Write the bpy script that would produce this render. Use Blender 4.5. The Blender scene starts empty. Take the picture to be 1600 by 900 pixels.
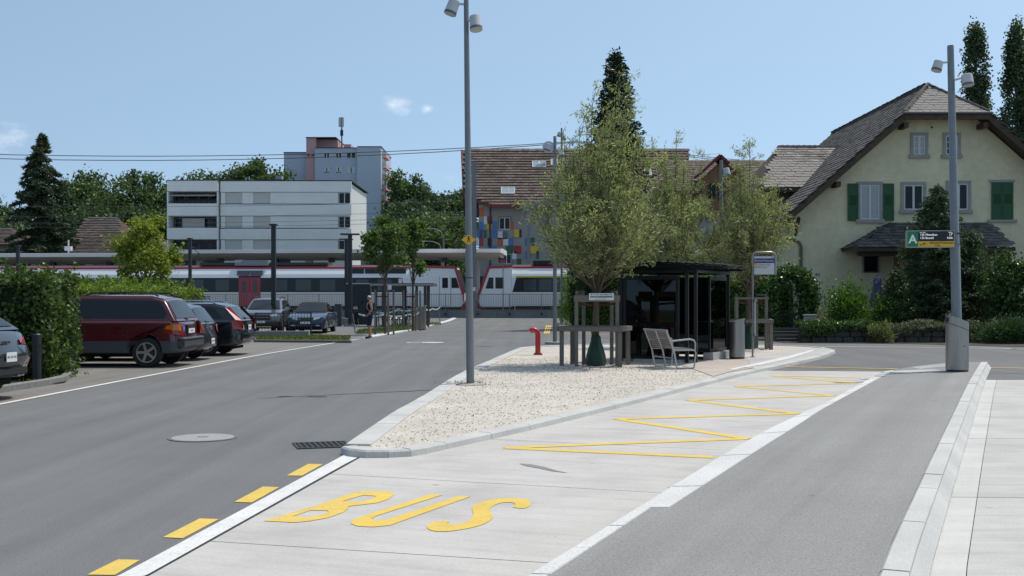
import bpy, bmesh, math, random
import numpy as np
from mathutils import Vector, Matrix
R = math.radians
SC = bpy.context.scene
COL = SC.collection
# ------------------------------------------------------------------ camera, sky, sun
F, HZ, H = 1800.0, 465.0, 1.65            # focal length and horizon of the photograph in its pixels, eye height
cam_d = bpy.data.cameras.new('camera'); cam = bpy.data.objects.new('camera', cam_d); COL.objects.link(cam)
cam_d.sensor_width = 36; cam_d.lens = F/1600*36; cam_d.shift_y = (HZ-450)/1600
cam_d.clip_start = .1; cam_d.clip_end = 6000
cam.location = (0, 0, H); cam.rotation_euler = (R(90), 0, 0)
SC.camera = cam
SUN_EL, SUN_AZ = 65.0, 57.0               # azimuth from +Y towards +X
w = bpy.data.worlds.new('World'); SC.world = w; w.use_nodes = True
nt = w.node_tree; nt.nodes.clear()
def wn(t, **k):
    n = nt.nodes.new(t)
    for a, b in k.items(): setattr(n, a, b)
    return n
sky = wn('ShaderNodeTexSky', sky_type='NISHITA', sun_disc=False, sun_elevation=R(SUN_EL), sun_rotation=R(SUN_AZ),
         altitude=400, air_density=1.0, dust_density=.8, ozone_density=.35)
bg = wn('ShaderNodeBackground'); bg.inputs[1].default_value = .15
out = wn('ShaderNodeOutputWorld')
# a few small fair-weather clouds round the horizon
tc = wn('ShaderNodeTexCoord'); nz = wn('ShaderNodeTexNoise'); nz.inputs['Scale'].default_value = 26; nz.inputs['Detail'].default_value = 8; nz.inputs['Roughness'].default_value = .6
mp = wn('ShaderNodeMapping'); mp.inputs['Scale'].default_value = (1, 1, 1.7); mx = wn('ShaderNodeMix', data_type='RGBA'); hs_ = wn('ShaderNodeHueSaturation')
hs_.inputs['Saturation'].default_value = .92; hs_.inputs['Value'].default_value = .92
va = wn('ShaderNodeVectorMath', operation='ADD'); va.inputs[1].default_value = (0, 0, .30); vn = wn('ShaderNodeVectorMath', operation='NORMALIZE')
L = nt.links
L.new(tc.outputs['Generated'], va.inputs[0]); L.new(va.outputs[0], vn.inputs[0]); L.new(vn.outputs[0], sky.inputs['Vector'])
L.new(tc.outputs['Generated'], mp.inputs[0]); L.new(mp.outputs[0], nz.inputs['Vector'])
last = None
for az, el, r_, st in ((-5.9,9.4,.026,1.0),(-4.2,9.3,.014,.8),(-23.8,7.2,.045,.9),(-3.6,6.0,.055,.5),(-34,8,.04,1),(38,8,.03,1),(70,10,.05,1),(110,7,.04,1),(150,9,.05,1),(-160,8,.05,1),(-120,10,.05,1),(-75,7,.04,1)):
    c = Vector((math.sin(R(az))*math.cos(R(el)), math.cos(R(az))*math.cos(R(el)), math.sin(R(el))*1.7))
    dn = wn('ShaderNodeVectorMath', operation='DISTANCE'); dn.inputs[1].default_value = c; L.new(mp.outputs[0], dn.inputs[0])
    mr = wn('ShaderNodeMapRange'); mr.inputs['From Min'].default_value = 0; mr.inputs['From Max'].default_value = r_; mr.inputs['To Min'].default_value = st; mr.inputs['To Max'].default_value = 0
    L.new(dn.outputs['Value'], mr.inputs[0])
    if last is None: last = mr.outputs[0]
    else:
        mm = wn('ShaderNodeMath', operation='MAXIMUM'); L.new(last, mm.inputs[0]); L.new(mr.outputs[0], mm.inputs[1]); last = mm.outputs[0]
ad_ = wn('ShaderNodeMath', operation='MULTIPLY_ADD'); ad_.inputs[1].default_value = 2.2; L.new(nz.outputs[0], ad_.inputs[0]); 
sb_ = wn('ShaderNodeMath', operation='MULTIPLY_ADD'); sb_.inputs[1].default_value = 1.5; sb_.inputs[2].default_value = -1.78; L.new(last, sb_.inputs[0]); L.new(sb_.outputs[0], ad_.inputs[2])
cl_ = wn('ShaderNodeMapRange', interpolation_type='SMOOTHSTEP'); cl_.inputs['From Min'].default_value = 0; cl_.inputs['From Max'].default_value = 1.15; cl_.inputs['To Max'].default_value = .70; L.new(ad_.outputs[0], cl_.inputs[0])
L.new(sky.outputs[0], hs_.inputs['Color']); tn = wn('ShaderNodeMix', data_type='RGBA', blend_type='MULTIPLY'); tn.inputs[0].default_value = 1; tn.inputs[7].default_value = (1.06, 1.09, .96, 1); L.new(hs_.outputs[0], tn.inputs[6]); L.new(tn.outputs[2], mx.inputs[6]); mx.inputs[7].default_value = (6.0, 6.05, 6.2, 1); L.new(cl_.outputs[0], mx.inputs[0])
L.new(mx.outputs[2], bg.inputs[0]); L.new(bg.outputs[0], out.inputs[0])
sun_d = bpy.data.lights.new('sun', 'SUN'); sun_d.energy = 2.6; sun_d.angle = R(.53); sun_d.color = (1, .945, .86)
sun = bpy.data.objects.new('sun', sun_d); COL.objects.link(sun)
sdir = Vector((math.sin(R(SUN_AZ))*math.cos(R(SUN_EL)), math.cos(R(SUN_AZ))*math.cos(R(SUN_EL)), math.sin(R(SUN_EL))))
sun.rotation_euler = sdir.to_track_quat('Z', 'Y').to_euler(); sun.location = sdir*60
vs = SC.view_settings; vs.view_transform = 'Standard'; vs.look = 'None'; vs.exposure = .42; vs.gamma = 1; vs.use_curve_mapping = False
SC.render.engine = 'CYCLES'; SC.cycles.use_denoising = True; SC.cycles.max_bounces = 8
SC.cycles.sample_clamp_indirect = 6

# ------------------------------------------------------------------ positions
def G(px, py, z=0.0):
    d = F*(H-z)/(py-HZ); return Vector(((px-800)/F*d, d, z))
def A(px, py, d): return Vector(((px-800)/F*d, d, H-(py-HZ)/F*d))
def GX(px, d): return (px-800)/F*d
def GZ(py, d): return H-(py-HZ)/F*d

# ------------------------------------------------------------------ materials
MATS = {}
def mat(name, col, rough=.7, metal=0, var=0, scale=4, bump=0, bscale=60, var2=0, scale2=.4, spec=.5, trans=0, coat=0, stretch=None, island=0, col2=None, emit=None):
    if name in MATS: return MATS[name]
    m = bpy.data.materials.new(name); m.use_nodes = True; t = m.node_tree; N, K = t.nodes, t.links
    b = N['Principled BSDF']; b.inputs['Roughness'].default_value = rough; b.inputs['Metallic'].default_value = metal
    b.inputs['Specular IOR Level'].default_value = spec
    c = (*col, 1); b.inputs['Base Color'].default_value = c
    if coat: b.inputs['Coat Weight'].default_value = coat; b.inputs['Coat Roughness'].default_value = .04
    if emit: b.inputs['Emission Color'].default_value = (*emit[:3], 1); b.inputs['Emission Strength'].default_value = emit[3]
    last = None
    co = N.new('ShaderNodeTexCoord').outputs['Object']
    if stretch:
        mp = N.new('ShaderNodeMapping'); mp.inputs['Scale'].default_value = stretch; K.new(co, mp.inputs[0]); co = mp.outputs[0]
    def mixin(fac, amount, lo, hi):
        nonlocal last
        r = N.new('ShaderNodeMapRange'); r.inputs['To Min'].default_value = 1-amount; r.inputs['To Max'].default_value = 1+amount
        r.inputs['From Min'].default_value = lo; r.inputs['From Max'].default_value = hi
        K.new(fac, r.inputs[0])
        v = N.new('ShaderNodeVectorMath'); v.operation = 'SCALE'
        if last: K.new(last, v.inputs[0])
        else: v.inputs[0].default_value = col
        K.new(r.outputs[0], v.inputs['Scale']); last = v.outputs[0]
    if col2 is not None:
        n = N.new('ShaderNodeTexNoise'); n.inputs['Scale'].default_value = scale2; n.inputs['Detail'].default_value = 6
        K.new(co, n.inputs['Vector']); rp = N.new('ShaderNodeValToRGB')
        rp.color_ramp.elements[0].position = .42; rp.color_ramp.elements[1].position = .62
        rp.color_ramp.elements[0].color = c; rp.color_ramp.elements[1].color = (*col2, 1)
        K.new(n.outputs[0], rp.inputs[0]); last = rp.outputs[0]
    if var:
        n = N.new('ShaderNodeTexNoise'); n.inputs['Scale'].default_value = scale; n.inputs['Detail'].default_value = 5; n.inputs['Roughness'].default_value = .65
        K.new(co, n.inputs['Vector']); mixin(n.outputs[0], var, .3, .7)
    if var2 and col2 is None:
        n = N.new('ShaderNodeTexNoise'); n.inputs['Scale'].default_value = scale2; n.inputs['Detail'].default_value = 4
        K.new(co, n.inputs['Vector']); mixin(n.outputs[0], var2, .3, .7)
    if island:
        g = N.new('ShaderNodeNewGeometry'); mixin(g.outputs['Random Per Island'], island, 0, 1)
    if last: K.new(last, b.inputs['Base Color'])
    if bump:
        n = N.new('ShaderNodeTexNoise'); n.inputs['Scale'].default_value = bscale; n.inputs['Detail'].default_value = 4
        K.new(co, n.inputs['Vector']); bp = N.new('ShaderNodeBump'); bp.inputs['Strength'].default_value = bump; bp.inputs['Distance'].default_value = .02
        K.new(n.outputs[0], bp.inputs['Height']); K.new(bp.outputs[0], b.inputs['Normal'])
    if trans:
        tr = N.new('ShaderNodeBsdfTranslucent'); ms = N.new('ShaderNodeMixShader'); ms.inputs[0].default_value = trans
        sc_ = N.new('ShaderNodeVectorMath'); sc_.operation = 'MULTIPLY'; sc_.inputs[1].default_value = (1.35, 1.5, .55)
        if last: K.new(last, sc_.inputs[0])
        else: sc_.inputs[0].default_value = col
        K.new(sc_.outputs[0], tr.inputs['Color'])
        K.new(b.outputs[0], ms.inputs[1]); K.new(tr.outputs[0], ms.inputs[2]); K.new(ms.outputs[0], N['Material Output'].inputs[0])
    MATS[name] = m
    return m
def glassmat(name, tint, alpha):
    if name in MATS: return MATS[name]
    m = bpy.data.materials.new(name); m.use_nodes = True; t = m.node_tree; N, K = t.nodes, t.links
    N.remove(N['Principled BSDF']); gl = N.new('ShaderNodeBsdfGlossy'); gl.inputs['Roughness'].default_value = .02
    tp = N.new('ShaderNodeBsdfTransparent'); tp.inputs['Color'].default_value = (*tint, 1)
    fr = N.new('ShaderNodeFresnel'); fr.inputs['IOR'].default_value = 1.5; ms = N.new('ShaderNodeMixShader')
    K.new(fr.outputs[0], ms.inputs[0]); K.new(tp.outputs[0], ms.inputs[1]); K.new(gl.outputs[0], ms.inputs[2])
    K.new(ms.outputs[0], N['Material Output'].inputs[0]); MATS[name] = m; return m

# ------------------------------------------------------------------ objects
def tag(o, label=None, cat=None, group=None, kind=None):
    if label: o['label'] = label
    if cat: o['category'] = cat
    if group: o['group'] = group
    if kind: o['kind'] = kind
    return o
def empty(name, loc=(0,0,0), rz=0, label=None, cat=None, group=None, kind=None):
    o = bpy.data.objects.new(name, None); COL.objects.link(o); o.empty_display_size = .2
    o.location = loc; o.rotation_euler = (0, 0, rz)
    return tag(o, label, cat, group, kind)
def link(name, me, m=None, parent=None):
    o = bpy.data.objects.new(name, me); COL.objects.link(o)
    if m is not None and not me.materials:
        for k in (m if isinstance(m, (list, tuple)) else [m]): me.materials.append(k)
    o.parent = parent
    return o
class MB:
    def __init__(s): s.v = []; s.f = []; s.mi = []; s.cur = 0
    def _add(s, vs, fs):
        n = len(s.v); s.v += [tuple(p) for p in vs]
        for f in fs: s.f.append([i+n for i in f]); s.mi.append(s.cur)
        return s
    def box(s, x0, x1, y0, y1, z0, z1):
        vs = [(x, y, z) for z in (z0, z1) for y in (y0, y1) for x in (x0, x1)]
        return s._add(vs, [(0,2,3,1),(4,5,7,6),(0,1,5,4),(2,6,7,3),(0,4,6,2),(1,3,7,5)])
    def obox(s, c, ux, uy, uz):                   # oriented box: centre and three half-axis vectors
        c, ux, uy, uz = map(Vector, (c, ux, uy, uz))
        vs = [c+ux*a+uy*b+uz*k for k in (-1,1) for b in (-1,1) for a in (-1,1)]
        return s._add(vs, [(0,2,3,1),(4,5,7,6),(0,1,5,4),(2,6,7,3),(0,4,6,2),(1,3,7,5)])
    def bar(s, a, b, wd, ht, up=(0,0,1)):
        a, b = Vector(a), Vector(b); t = (b-a); l = t.length; t.normalize(); up = Vector(up)
        if abs(t.dot(up)) > .98: up = Vector((0,1,0))
        sd = t.cross(up).normalized(); u = sd.cross(t)
        return s.obox((a+b)/2, t*l/2, sd*wd/2, u*ht/2)
    def prism(s, poly, vec):                      # polygon (3-D points) swept along vec
        n = len(poly); p = [Vector(q) for q in poly]; v = Vector(vec)
        return s._add(p+[q+v for q in p], [list(range(n))[::-1], list(range(n, 2*n))]+[(i, (i+1)%n, (i+1)%n+n, i+n) for i in range(n)])
    def sheet(s, poly): return s._add(poly, [list(range(len(poly)))])
    def tube(s, pts, rad, n=8, cap=True):
        pts = [Vector(p) for p in pts]; k = len(pts)
        rs = rad if isinstance(rad, (list, tuple)) else [rad]*k
        vs = []; prev = None
        for i, p in enumerate(pts):
            t = (pts[min(i+1, k-1)]-pts[max(i-1, 0)]).normalized()
            if prev is None:
                a = Vector((0,0,1)) if abs(t.z) < .9 else Vector((1,0,0)); u = t.cross(a).normalized()
            else:
                u = (prev-t*prev.dot(t)); u = u.normalized() if u.length > 1e-6 else t.orthogonal().normalized()
            prev = u; v = t.cross(u)
            vs += [p+(u*math.cos(j*2*math.pi/n)+v*math.sin(j*2*math.pi/n))*rs[i] for j in range(n)]
        fs = [(i*n+j, i*n+(j+1)%n, (i+1)*n+(j+1)%n, (i+1)*n+j) for i in range(k-1) for j in range(n)]
        if cap: fs += [list(range(n))[::-1], list(range((k-1)*n, k*n))]
        return s._add(vs, fs)
    def lathe(s, prof, c=(0,0,0), axis='z', n=16, cap=True):
        c = Vector(c); vs = []
        for r, h in prof:
            for j in range(n):
                a = 2*math.pi*j/n; ca, sa = r*math.cos(a), r*math.sin(a)
                vs.append(c+Vector({'z': (ca, sa, h), 'y': (sa, h, ca), 'x': (h, ca, sa)}[axis]))
        k = len(prof)
        fs = [(i*n+j, i*n+(j+1)%n, (i+1)*n+(j+1)%n, (i+1)*n+j) for i in range(k-1) for j in range(n)]
        if cap: fs += [list(range(n))[::-1], list(range((k-1)*n, k*n))]
        return s._add(vs, fs)
    def build(s, name, m, parent=None, smooth=0, bevel=0, fix=True):
        me = bpy.data.meshes.new(name); me.from_pydata(s.v, [], s.f); me.update()
        if max(s.mi, default=0): me.polygons.foreach_set('material_index', s.mi)
        if fix or bevel:
            b = bmesh.new(); b.from_mesh(me)
            if bevel:
                bmesh.ops.remove_doubles(b, verts=b.verts, dist=1e-5)
                bmesh.ops.bevel(b, geom=[e_ for e_ in b.edges if e_.is_manifold and e_.calc_face_angle(0) > .5], offset=bevel, segments=2, affect='EDGES', clamp_overlap=True)
            bmesh.ops.recalc_face_normals(b, faces=b.faces); b.to_mesh(me); b.free()
        if smooth:
            me.polygons.foreach_set('use_smooth', [True]*len(me.polygons)); me.set_sharp_from_angle(angle=R(smooth))
        return link(name, me, m, parent)
def part(name, m, parent, fn, smooth=0, bevel=0):
    b = MB(); fn(b); return b.build(name, m, parent, smooth, bevel)
def fillpoly(loops, z):                           # flat polygon with holes -> mesh (normals up)
    b = bmesh.new(); es = []
    for lp in loops:
        vs = [b.verts.new((p[0], p[1], z)) for p in lp]
        es += [b.edges.new((vs[i], vs[(i+1) % len(vs)])) for i in range(len(vs))]
    bmesh.ops.triangle_fill(b, use_beauty=True, use_dissolve=False, edges=es, normal=(0,0,1))
    for f in b.faces:
        if f.normal.z < 0: f.normal_flip()
    return b
def sheet(name, loops, z, m, kind='structure', parent=None, thick=0):
    if not hasattr(loops[0][0], '__len__'): loops = [loops]
    b = fillpoly(loops, z)
    if thick:
        r = bmesh.ops.extrude_face_region(b, geom=b.faces[:])
        bmesh.ops.translate(b, verts=[g for g in r['geom'] if isinstance(g, bmesh.types.BMVert)], vec=(0,0,-thick))
        bmesh.ops.recalc_face_normals(b, faces=b.faces)
    me = bpy.data.meshes.new(name); b.to_mesh(me); b.free(); o = link(name, me, m, parent)
    if kind and parent is None: o['kind'] = kind
    return o
def clip(poly, p, n):                             # keep the side where (q-p).n >= 0 (2-D)
    o = []
    for i in range(len(poly)):
        a, b = poly[i], poly[(i+1) % len(poly)]
        da = (a[0]-p[0])*n[0]+(a[1]-p[1])*n[1]; db = (b[0]-p[0])*n[0]+(b[1]-p[1])*n[1]
        if da >= 0: o.append((a[0], a[1]))
        if da*db < 0:
            t = da/(da-db); o.append((a[0]+(b[0]-a[0])*t, a[1]+(b[1]-a[1])*t))
    return o
def resample(path, step):
    pts = [Vector((p[0], p[1])) for p in path]; out_ = [pts[0]]; left = step
    for a, b in zip(pts, pts[1:]):
        l = (b-a).length; t = (b-a)/l if l else None; pos = 0
        while l-pos >= left: pos += left; out_.append(a+t*pos); left = step
        left -= (l-pos)
    if (out_[-1]-pts[-1]).length > step*.3: out_.append(pts[-1])
    return out_
def smoothpath(path, n=6):                        # Catmull-Rom through the points
    p = [Vector((q[0], q[1])) for q in path]; o = []
    for i in range(len(p)-1):
        a, b, c, d = p[max(i-1,0)], p[i], p[i+1], p[min(i+2, len(p)-1)]
        for k in range(n):
            t = k/n; o.append(.5*((2*b)+(c-a)*t+(2*a-5*b+4*c-d)*t*t+(3*b-a-3*c+d)*t**3))
    return o+[p[-1]]
def offs(path, wd):                               # path shifted to its left by wd
    o = []
    for i, q in enumerate(path):
        t = path[min(i+1, len(path)-1)]-path[max(i-1, 0)]; t.normalize(); o.append(q+Vector((-t.y, t.x))*wd)
    return o
def ribbon(name, path, wd, z, m, parent=None, kind='structure', center=True):
    p = [Vector((q[0], q[1])) for q in path]; a = offs(p, wd/2 if center else 0); b = offs(p, -wd/2 if center else -wd)
    mb = MB()
    for i in range(len(p)-1): mb.sheet([(*b[i], z), (*b[i+1], z), (*a[i+1], z), (*a[i], z)])
    o = mb.build(name, m, parent, fix=False)
    if kind and not parent: o['kind'] = kind
    return o
def textmesh(body, size, ex=.002, align='CENTER', bold=0):
    c = bpy.data.curves.new('lettering', 'FONT'); c.body = body; c.size = size; c.extrude = ex; c.align_x = align; c.align_y = 'CENTER'; c.offset = bold
    c.resolution_u = 3
    o = bpy.data.objects.new('lettering', c); COL.objects.link(o)
    dg = bpy.context.evaluated_depsgraph_get(); me = bpy.data.meshes.new_from_object(o.evaluated_get(dg)); me.materials.clear()
    bpy.data.objects.remove(o); bpy.data.curves.remove(c); return me
def text(body, size, m, parent, loc, rot=(R(90),0,0), ex=.002, align='CENTER', name='lettering', bold=0):
    o = link(name, textmesh(body, size, ex, align, bold), m, parent); o.location = loc; o.rotation_euler = rot; return o
def copy_tree(o, parent=None):
    c = o.copy(); COL.objects.link(c); c.parent = parent
    for ch in o.children: copy_tree(ch, c)
    return c

# ------------------------------------------------------------------ foliage
def leafobj(name, C, ln, wd, m, parent, rng, up=0.0, along=None, jit=.35):
    C = np.asarray(C, float); n = len(C)
    t = rng.normal(size=(n,3)); t[:,2] += up
    if along is not None: t = t*.55+np.asarray(along)*1.0
    t /= np.linalg.norm(t, axis=1)[:,None]
    s = np.cross(t, rng.normal(size=(n,3))); s /= np.linalg.norm(s, axis=1)[:,None]+1e-9
    k = (1+rng.uniform(-jit, jit, n))[:,None]
    nn = np.cross(t, s)
    V = np.stack([C-t*ln*k/2, C+s*wd*k/2+nn*wd*.18*k, C+t*ln*k/2, C-s*wd*k/2+nn*wd*.18*k], 1).reshape(-1,3)
    me = bpy.data.meshes.new(name); me.vertices.add(4*n); me.vertices.foreach_set('co', V.astype(np.float32).ravel())
    me.loops.add(4*n); me.loops.foreach_set('vertex_index', np.arange(4*n, dtype=np.int32))
    me.polygons.add(n); me.polygons.foreach_set('loop_start', np.arange(0, 4*n, 4, dtype=np.int32)); me.polygons.foreach_set('loop_total', np.full(n, 4, np.int32))
    me.update(calc_edges=True); me.validate()
    o = link(name, me, m, parent); o['kind'] = 'stuff'
    return o
def ball(rng, n):
    v = rng.normal(size=(n,3)); v /= np.linalg.norm(v, axis=1)[:,None]; return v*(rng.uniform(0,1,n)**(1/3))[:,None]
LEAF = dict(rough=.55, spec=.35)
def leafmat(name, col, trans=.35, island=.45, rough=.55): return mat(name, col, rough=rough, spec=.3, trans=trans, island=island)
def broad_tree(name, label, base, h, rad, zc, rz, m, bark, seed, n=9000, clumps=26, ln=.22, wd=.14, trunk_r=.18, group=None, cr=.3, cat='tree', tilt=(0,0), lo=None):
    rng = np.random.default_rng(seed); t = empty(name, base, 0, label, cat, group)
    d = ball(rng, clumps); r = np.linalg.norm(d, axis=1); d *= (np.maximum(r, .45)/np.maximum(r, 1e-6))[:,None]
    cc = d*np.array([rad, rad, rz])*.80+np.array([tilt[0], tilt[1], zc])
    cs = rng.uniform(.7, 1.3, clumps)*cr*rad
    which = rng.integers(0, clumps, n); g = rng.normal(size=(n,3))*.55
    C = cc[which]+g*cs[which][:,None]*np.array([1,1,.8])
    if lo is not None: C = C[C[:,2] > lo]
    leafobj('crown', C, ln, wd, m, t, rng, up=.2)
    mb = MB(); mb.tube([(0,0,-.1), (0,0,zc*.5), (tilt[0]*.5, tilt[1]*.5, zc)], [trunk_r*1.15, trunk_r*.85, trunk_r*.4], 8)
    for c in cc[:min(clumps, 16)]:
        z0 = rng.uniform(max(.35*zc, .3), zc*.95); a = Vector((tilt[0]*z0/zc*.5, tilt[1]*z0/zc*.5, z0)); c = Vector(c)
        if c.z < z0: a.z = max(c.z*.7, .3)
        mid = a.lerp(c, .5)+Vector((0, 0, .08*rad)); mb.tube([a, mid, c], [trunk_r*.4, trunk_r*.25, trunk_r*.08], 5, cap=False)
    mb.build('trunk', bark, t, 40)
    return t
def conifer(name, label, base, h, rad, m, bark, seed, n=9000, z0=.06, droop=.25, ln=.3, wd=.07, power=.85, cat='tree', group=None, whorl=None, trunk_r=.14, spread=.05):
    rng = np.random.default_rng(seed); t = empty(name, base, 0, label, cat, group)
    nb = whorl or 150; mb = MB(); mb.tube([(0,0,-.1), (0,0,h*.97)], [trunk_r, .012], 7)
    C = []; D = []; per = max(8, n//nb)
    for i in range(nb):
        u = z0+(1-z0)*((i+rng.uniform(0,1))/nb)**.92; z = u*h
        r = rad*(1-u)**power*rng.uniform(.72, 1.12)+.04*rad; a = rng.uniform(0, 2*math.pi)
        dr = Vector((math.cos(a), math.sin(a), 0)); end = dr*r+Vector((0,0,-r*droop+.12*r))
        mb.tube([(0,0,z), Vector((0,0,z))+end*.5+Vector((0,0,.05*r)), Vector((0,0,z))+end], [.02*rad*.3+.01, .012, .004], 4, cap=False)
        k = max(5, int(per*2*(r/rad)**1.1)); s = rng.uniform(.15, 1.05, k)
        side = np.array([-dr.y, dr.x, 0]); q = np.array([0,0,z])+np.outer(s, np.array(end))
        q[:,2] += .05*r*np.sin(s*3.1)
        lat = rng.normal(size=k)*(.16*r*(1.15-s)+spread*rad*.5); q += lat[:,None]*side; q[:,2] += rng.normal(size=k)*spread*rad*.6-np.abs(lat)*.25
        C.append(q); D.append(np.array(dr)[None,:]*.8+np.sign(lat)[:,None]*side*.7+np.array([0,0,-.2]))
    leafobj('crown', np.concatenate(C), ln, wd, m, t, rng, along=np.concatenate(D))
    mb.build('trunk', bark, t, 40)
    return t
def hedge_points(rng, n, x0, x1, y0, y1, z0, z1, amp=.1, faces=('f','l','r','t','b')):
    ar = dict(f=(x1-x0)*(z1-z0), b=(x1-x0)*(z1-z0)*.4, l=(y1-y0)*(z1-z0), r=(y1-y0)*(z1-z0), t=(x1-x0)*(y1-y0))
    tot = sum(ar[k] for k in faces); P = []
    for k in faces:
        c = int(n*ar[k]/tot); u, v = rng.uniform(0,1,c), rng.uniform(0,1,c); X, Y, Z = x0+(x1-x0)*u, y0+(y1-y0)*u, z0+(z1-z0)*v
        o = {'f': (X, np.full(c,y0), Z), 'b': (X, np.full(c,y1), Z), 'l': (np.full(c,x0), Y, Z), 'r': (np.full(c,x1), Y, Z), 't': (X, y0+(y1-y0)*v, np.full(c,z1))}[k]
        P.append(np.stack(o, 1))
    P = np.concatenate(P)
    ph = rng.uniform(0, 6, 6)
    bulge = amp*(np.sin(P[:,0]*2.1+ph[0])*np.sin(P[:,2]*2.7+ph[1])+.6*np.sin(P[:,0]*5.3+ph[2]+P[:,1]*3)*np.sin(P[:,2]*6+ph[3]))
    cen = np.array([(x0+x1)/2, (y0+y1)/2, (z0+z1)/2]); d = (P-cen)/np.array([x1-x0, y1-y0, z1-z0])*2
    m = np.abs(d).max(1)[:,None]; d = np.where(np.abs(d) > m*.93, d, 0); d /= np.linalg.norm(d, axis=1)[:,None]+1e-9
    P += d*bulge[:,None]+rng.normal(size=P.shape)*amp*.55
    return P
def hedge(name, label, loc, rz, lx, ly, h, m, core, seed, n, ln=.09, wd=.06, amp=.09, cat='hedge', sprigs=0, group=None):
    rng = np.random.default_rng(seed); t = empty(name, loc, rz, label, cat, group)
    P = hedge_points(rng, n, 0, lx, 0, ly, .08, h, amp)
    if sprigs:
        for i in range(sprigs):
            b = np.array([rng.uniform(0,lx), rng.uniform(0,ly), h]); k = 26; s = rng.uniform(0,1,k); hh = rng.uniform(.15,.42)
            dv = np.array([rng.normal()*.25, rng.normal()*.25, 1])*hh
            P = np.concatenate([P, b+np.outer(s, dv)+rng.normal(size=(k,3))*.035])
    P = P[P[:,2] > .03]
    leafobj('foliage', P, ln, wd, m, t, rng, up=.3)
    part('core', core, t, lambda b: b.box(.14, lx-.14, .14, ly-.14, 0, h-.16))
    return t
def bush(name, label, base, rx, ry, h, m, core, seed, n=4000, ln=.1, wd=.05, cat='shrub', group=None, clumps=24, spiky=0, cs=.32):
    rng = np.random.default_rng(seed); t = empty(name, base, 0, label, cat, group)
    d = rng.normal(size=(clumps,3)); d /= np.linalg.norm(d, axis=1)[:,None]; d[:,2] = np.abs(d[:,2])
    cc = d*np.array([rx,ry,h*.78])*rng.uniform(.45,.8,clumps)[:,None]+np.array([0,0,h*.12]); wch = rng.integers(0, clumps, n)
    C = cc[wch]+rng.normal(size=(n,3))*cs*.6*np.array([rx, ry, h*.6]); C = C[(C[:,2] > .02)]
    al = None
    if spiky: al = (C-np.array([0,0,h*.1])); al /= np.linalg.norm(al, axis=1)[:,None]+1e-9; al *= spiky
    leafobj('foliage', C, ln, wd, m, t, rng, up=.3, along=al)
    mb = MB()
    for c in cc[:12]: mb.tube([(rng.normal()*.05, rng.normal()*.05, -.05), Vector(c)*.6, Vector(c)], [.02,.014,.006], 5, cap=False)
    mb.build('stems', core, t)
    return t
# ================================================================== surfaces
def nodes_mat(name, build, rough=.85):
    m = bpy.data.materials.new(name); m.use_nodes = True; t = m.node_tree; b = t.nodes['Principled BSDF']
    b.inputs['Roughness'].default_value = rough; b.inputs['Specular IOR Level'].default_value = .3
    build(t.nodes, t.links, b); MATS[name] = m; return m
def ramp(N, K, src, stops):
    r = N.new('ShaderNodeValToRGB'); e = r.color_ramp.elements
    while len(e) < len(stops): e.new(.5)
    for el, (p, c) in zip(e, stops): el.position = p; el.color = (*c, 1)
    K.new(src, r.inputs[0]); return r.outputs[0]
def noise(N, K, co, s, det=5, rough=.6, stretch=None):
    if stretch:
        mp = N.new('ShaderNodeMapping'); mp.vector_type = 'TEXTURE'; mp.inputs['Scale'].default_value = [1/v for v in stretch[:3]]
        if len(stretch) > 3: mp.inputs['Rotation'].default_value = (0,0,stretch[3])
        K.new(co, mp.inputs[0]); co = mp.outputs[0]
    n = N.new('ShaderNodeTexNoise'); n.inputs['Scale'].default_value = s; n.inputs['Detail'].default_value = det; n.inputs['Roughness'].default_value = rough
    K.new(co, n.inputs['Vector']); return n.outputs[0]
def mul(N, K, a, b):
    m = N.new('ShaderNodeMix'); m.data_type = 'RGBA'; m.blend_type = 'MULTIPLY'; m.inputs[0].default_value = 1
    K.new(a, m.inputs[6]); K.new(b, m.inputs[7]); return m.outputs[2]
def bumpy(N, K, b, src, st, dist=.01):
    bp = N.new('ShaderNodeBump'); bp.inputs['Strength'].default_value = st; bp.inputs['Distance'].default_value = dist
    K.new(src, bp.inputs['Height']); K.new(bp.outputs[0], b.inputs['Normal'])
def g3(v): return (v, v, v)
def asphalt(col, spk=.3, rot=0.0):
    def f(N, K, b):
        co = N.new('ShaderNodeTexCoord').outputs['Object']
        s = noise(N, K, co, 70, 3, .75); c = ramp(N, K, s, [(.32, tuple(x*(1-spk) for x in col)), (.5, col), (.7, tuple(x*(1+spk*1.1) for x in col))])
        c = mul(N, K, c, ramp(N, K, noise(N, K, co, .35, 5, .6), [(.3, g3(.92)), (.7, g3(1.07))]))
        c = mul(N, K, c, ramp(N, K, noise(N, K, co, 1, 4, .6, (2.0, .05, 1, rot)), [(.35, g3(.90)), (.52, g3(1.0)), (.68, g3(1.10))]))   # wheel tracks along the lane
        c = mul(N, K, c, ramp(N, K, noise(N, K, co, 2.3, 7, .7), [(.26, g3(.86)), (.38, g3(1)), (.8, g3(1.03))]))
        c = mul(N, K, c, ramp(N, K, noise(N, K, co, 3.1, 2, .4), [(.19, g3(.68)), (.25, g3(1))]))
        K.new(c, b.inputs['Base Color']); bumpy(N, K, b, s, .35, .006)
    return f
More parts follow.
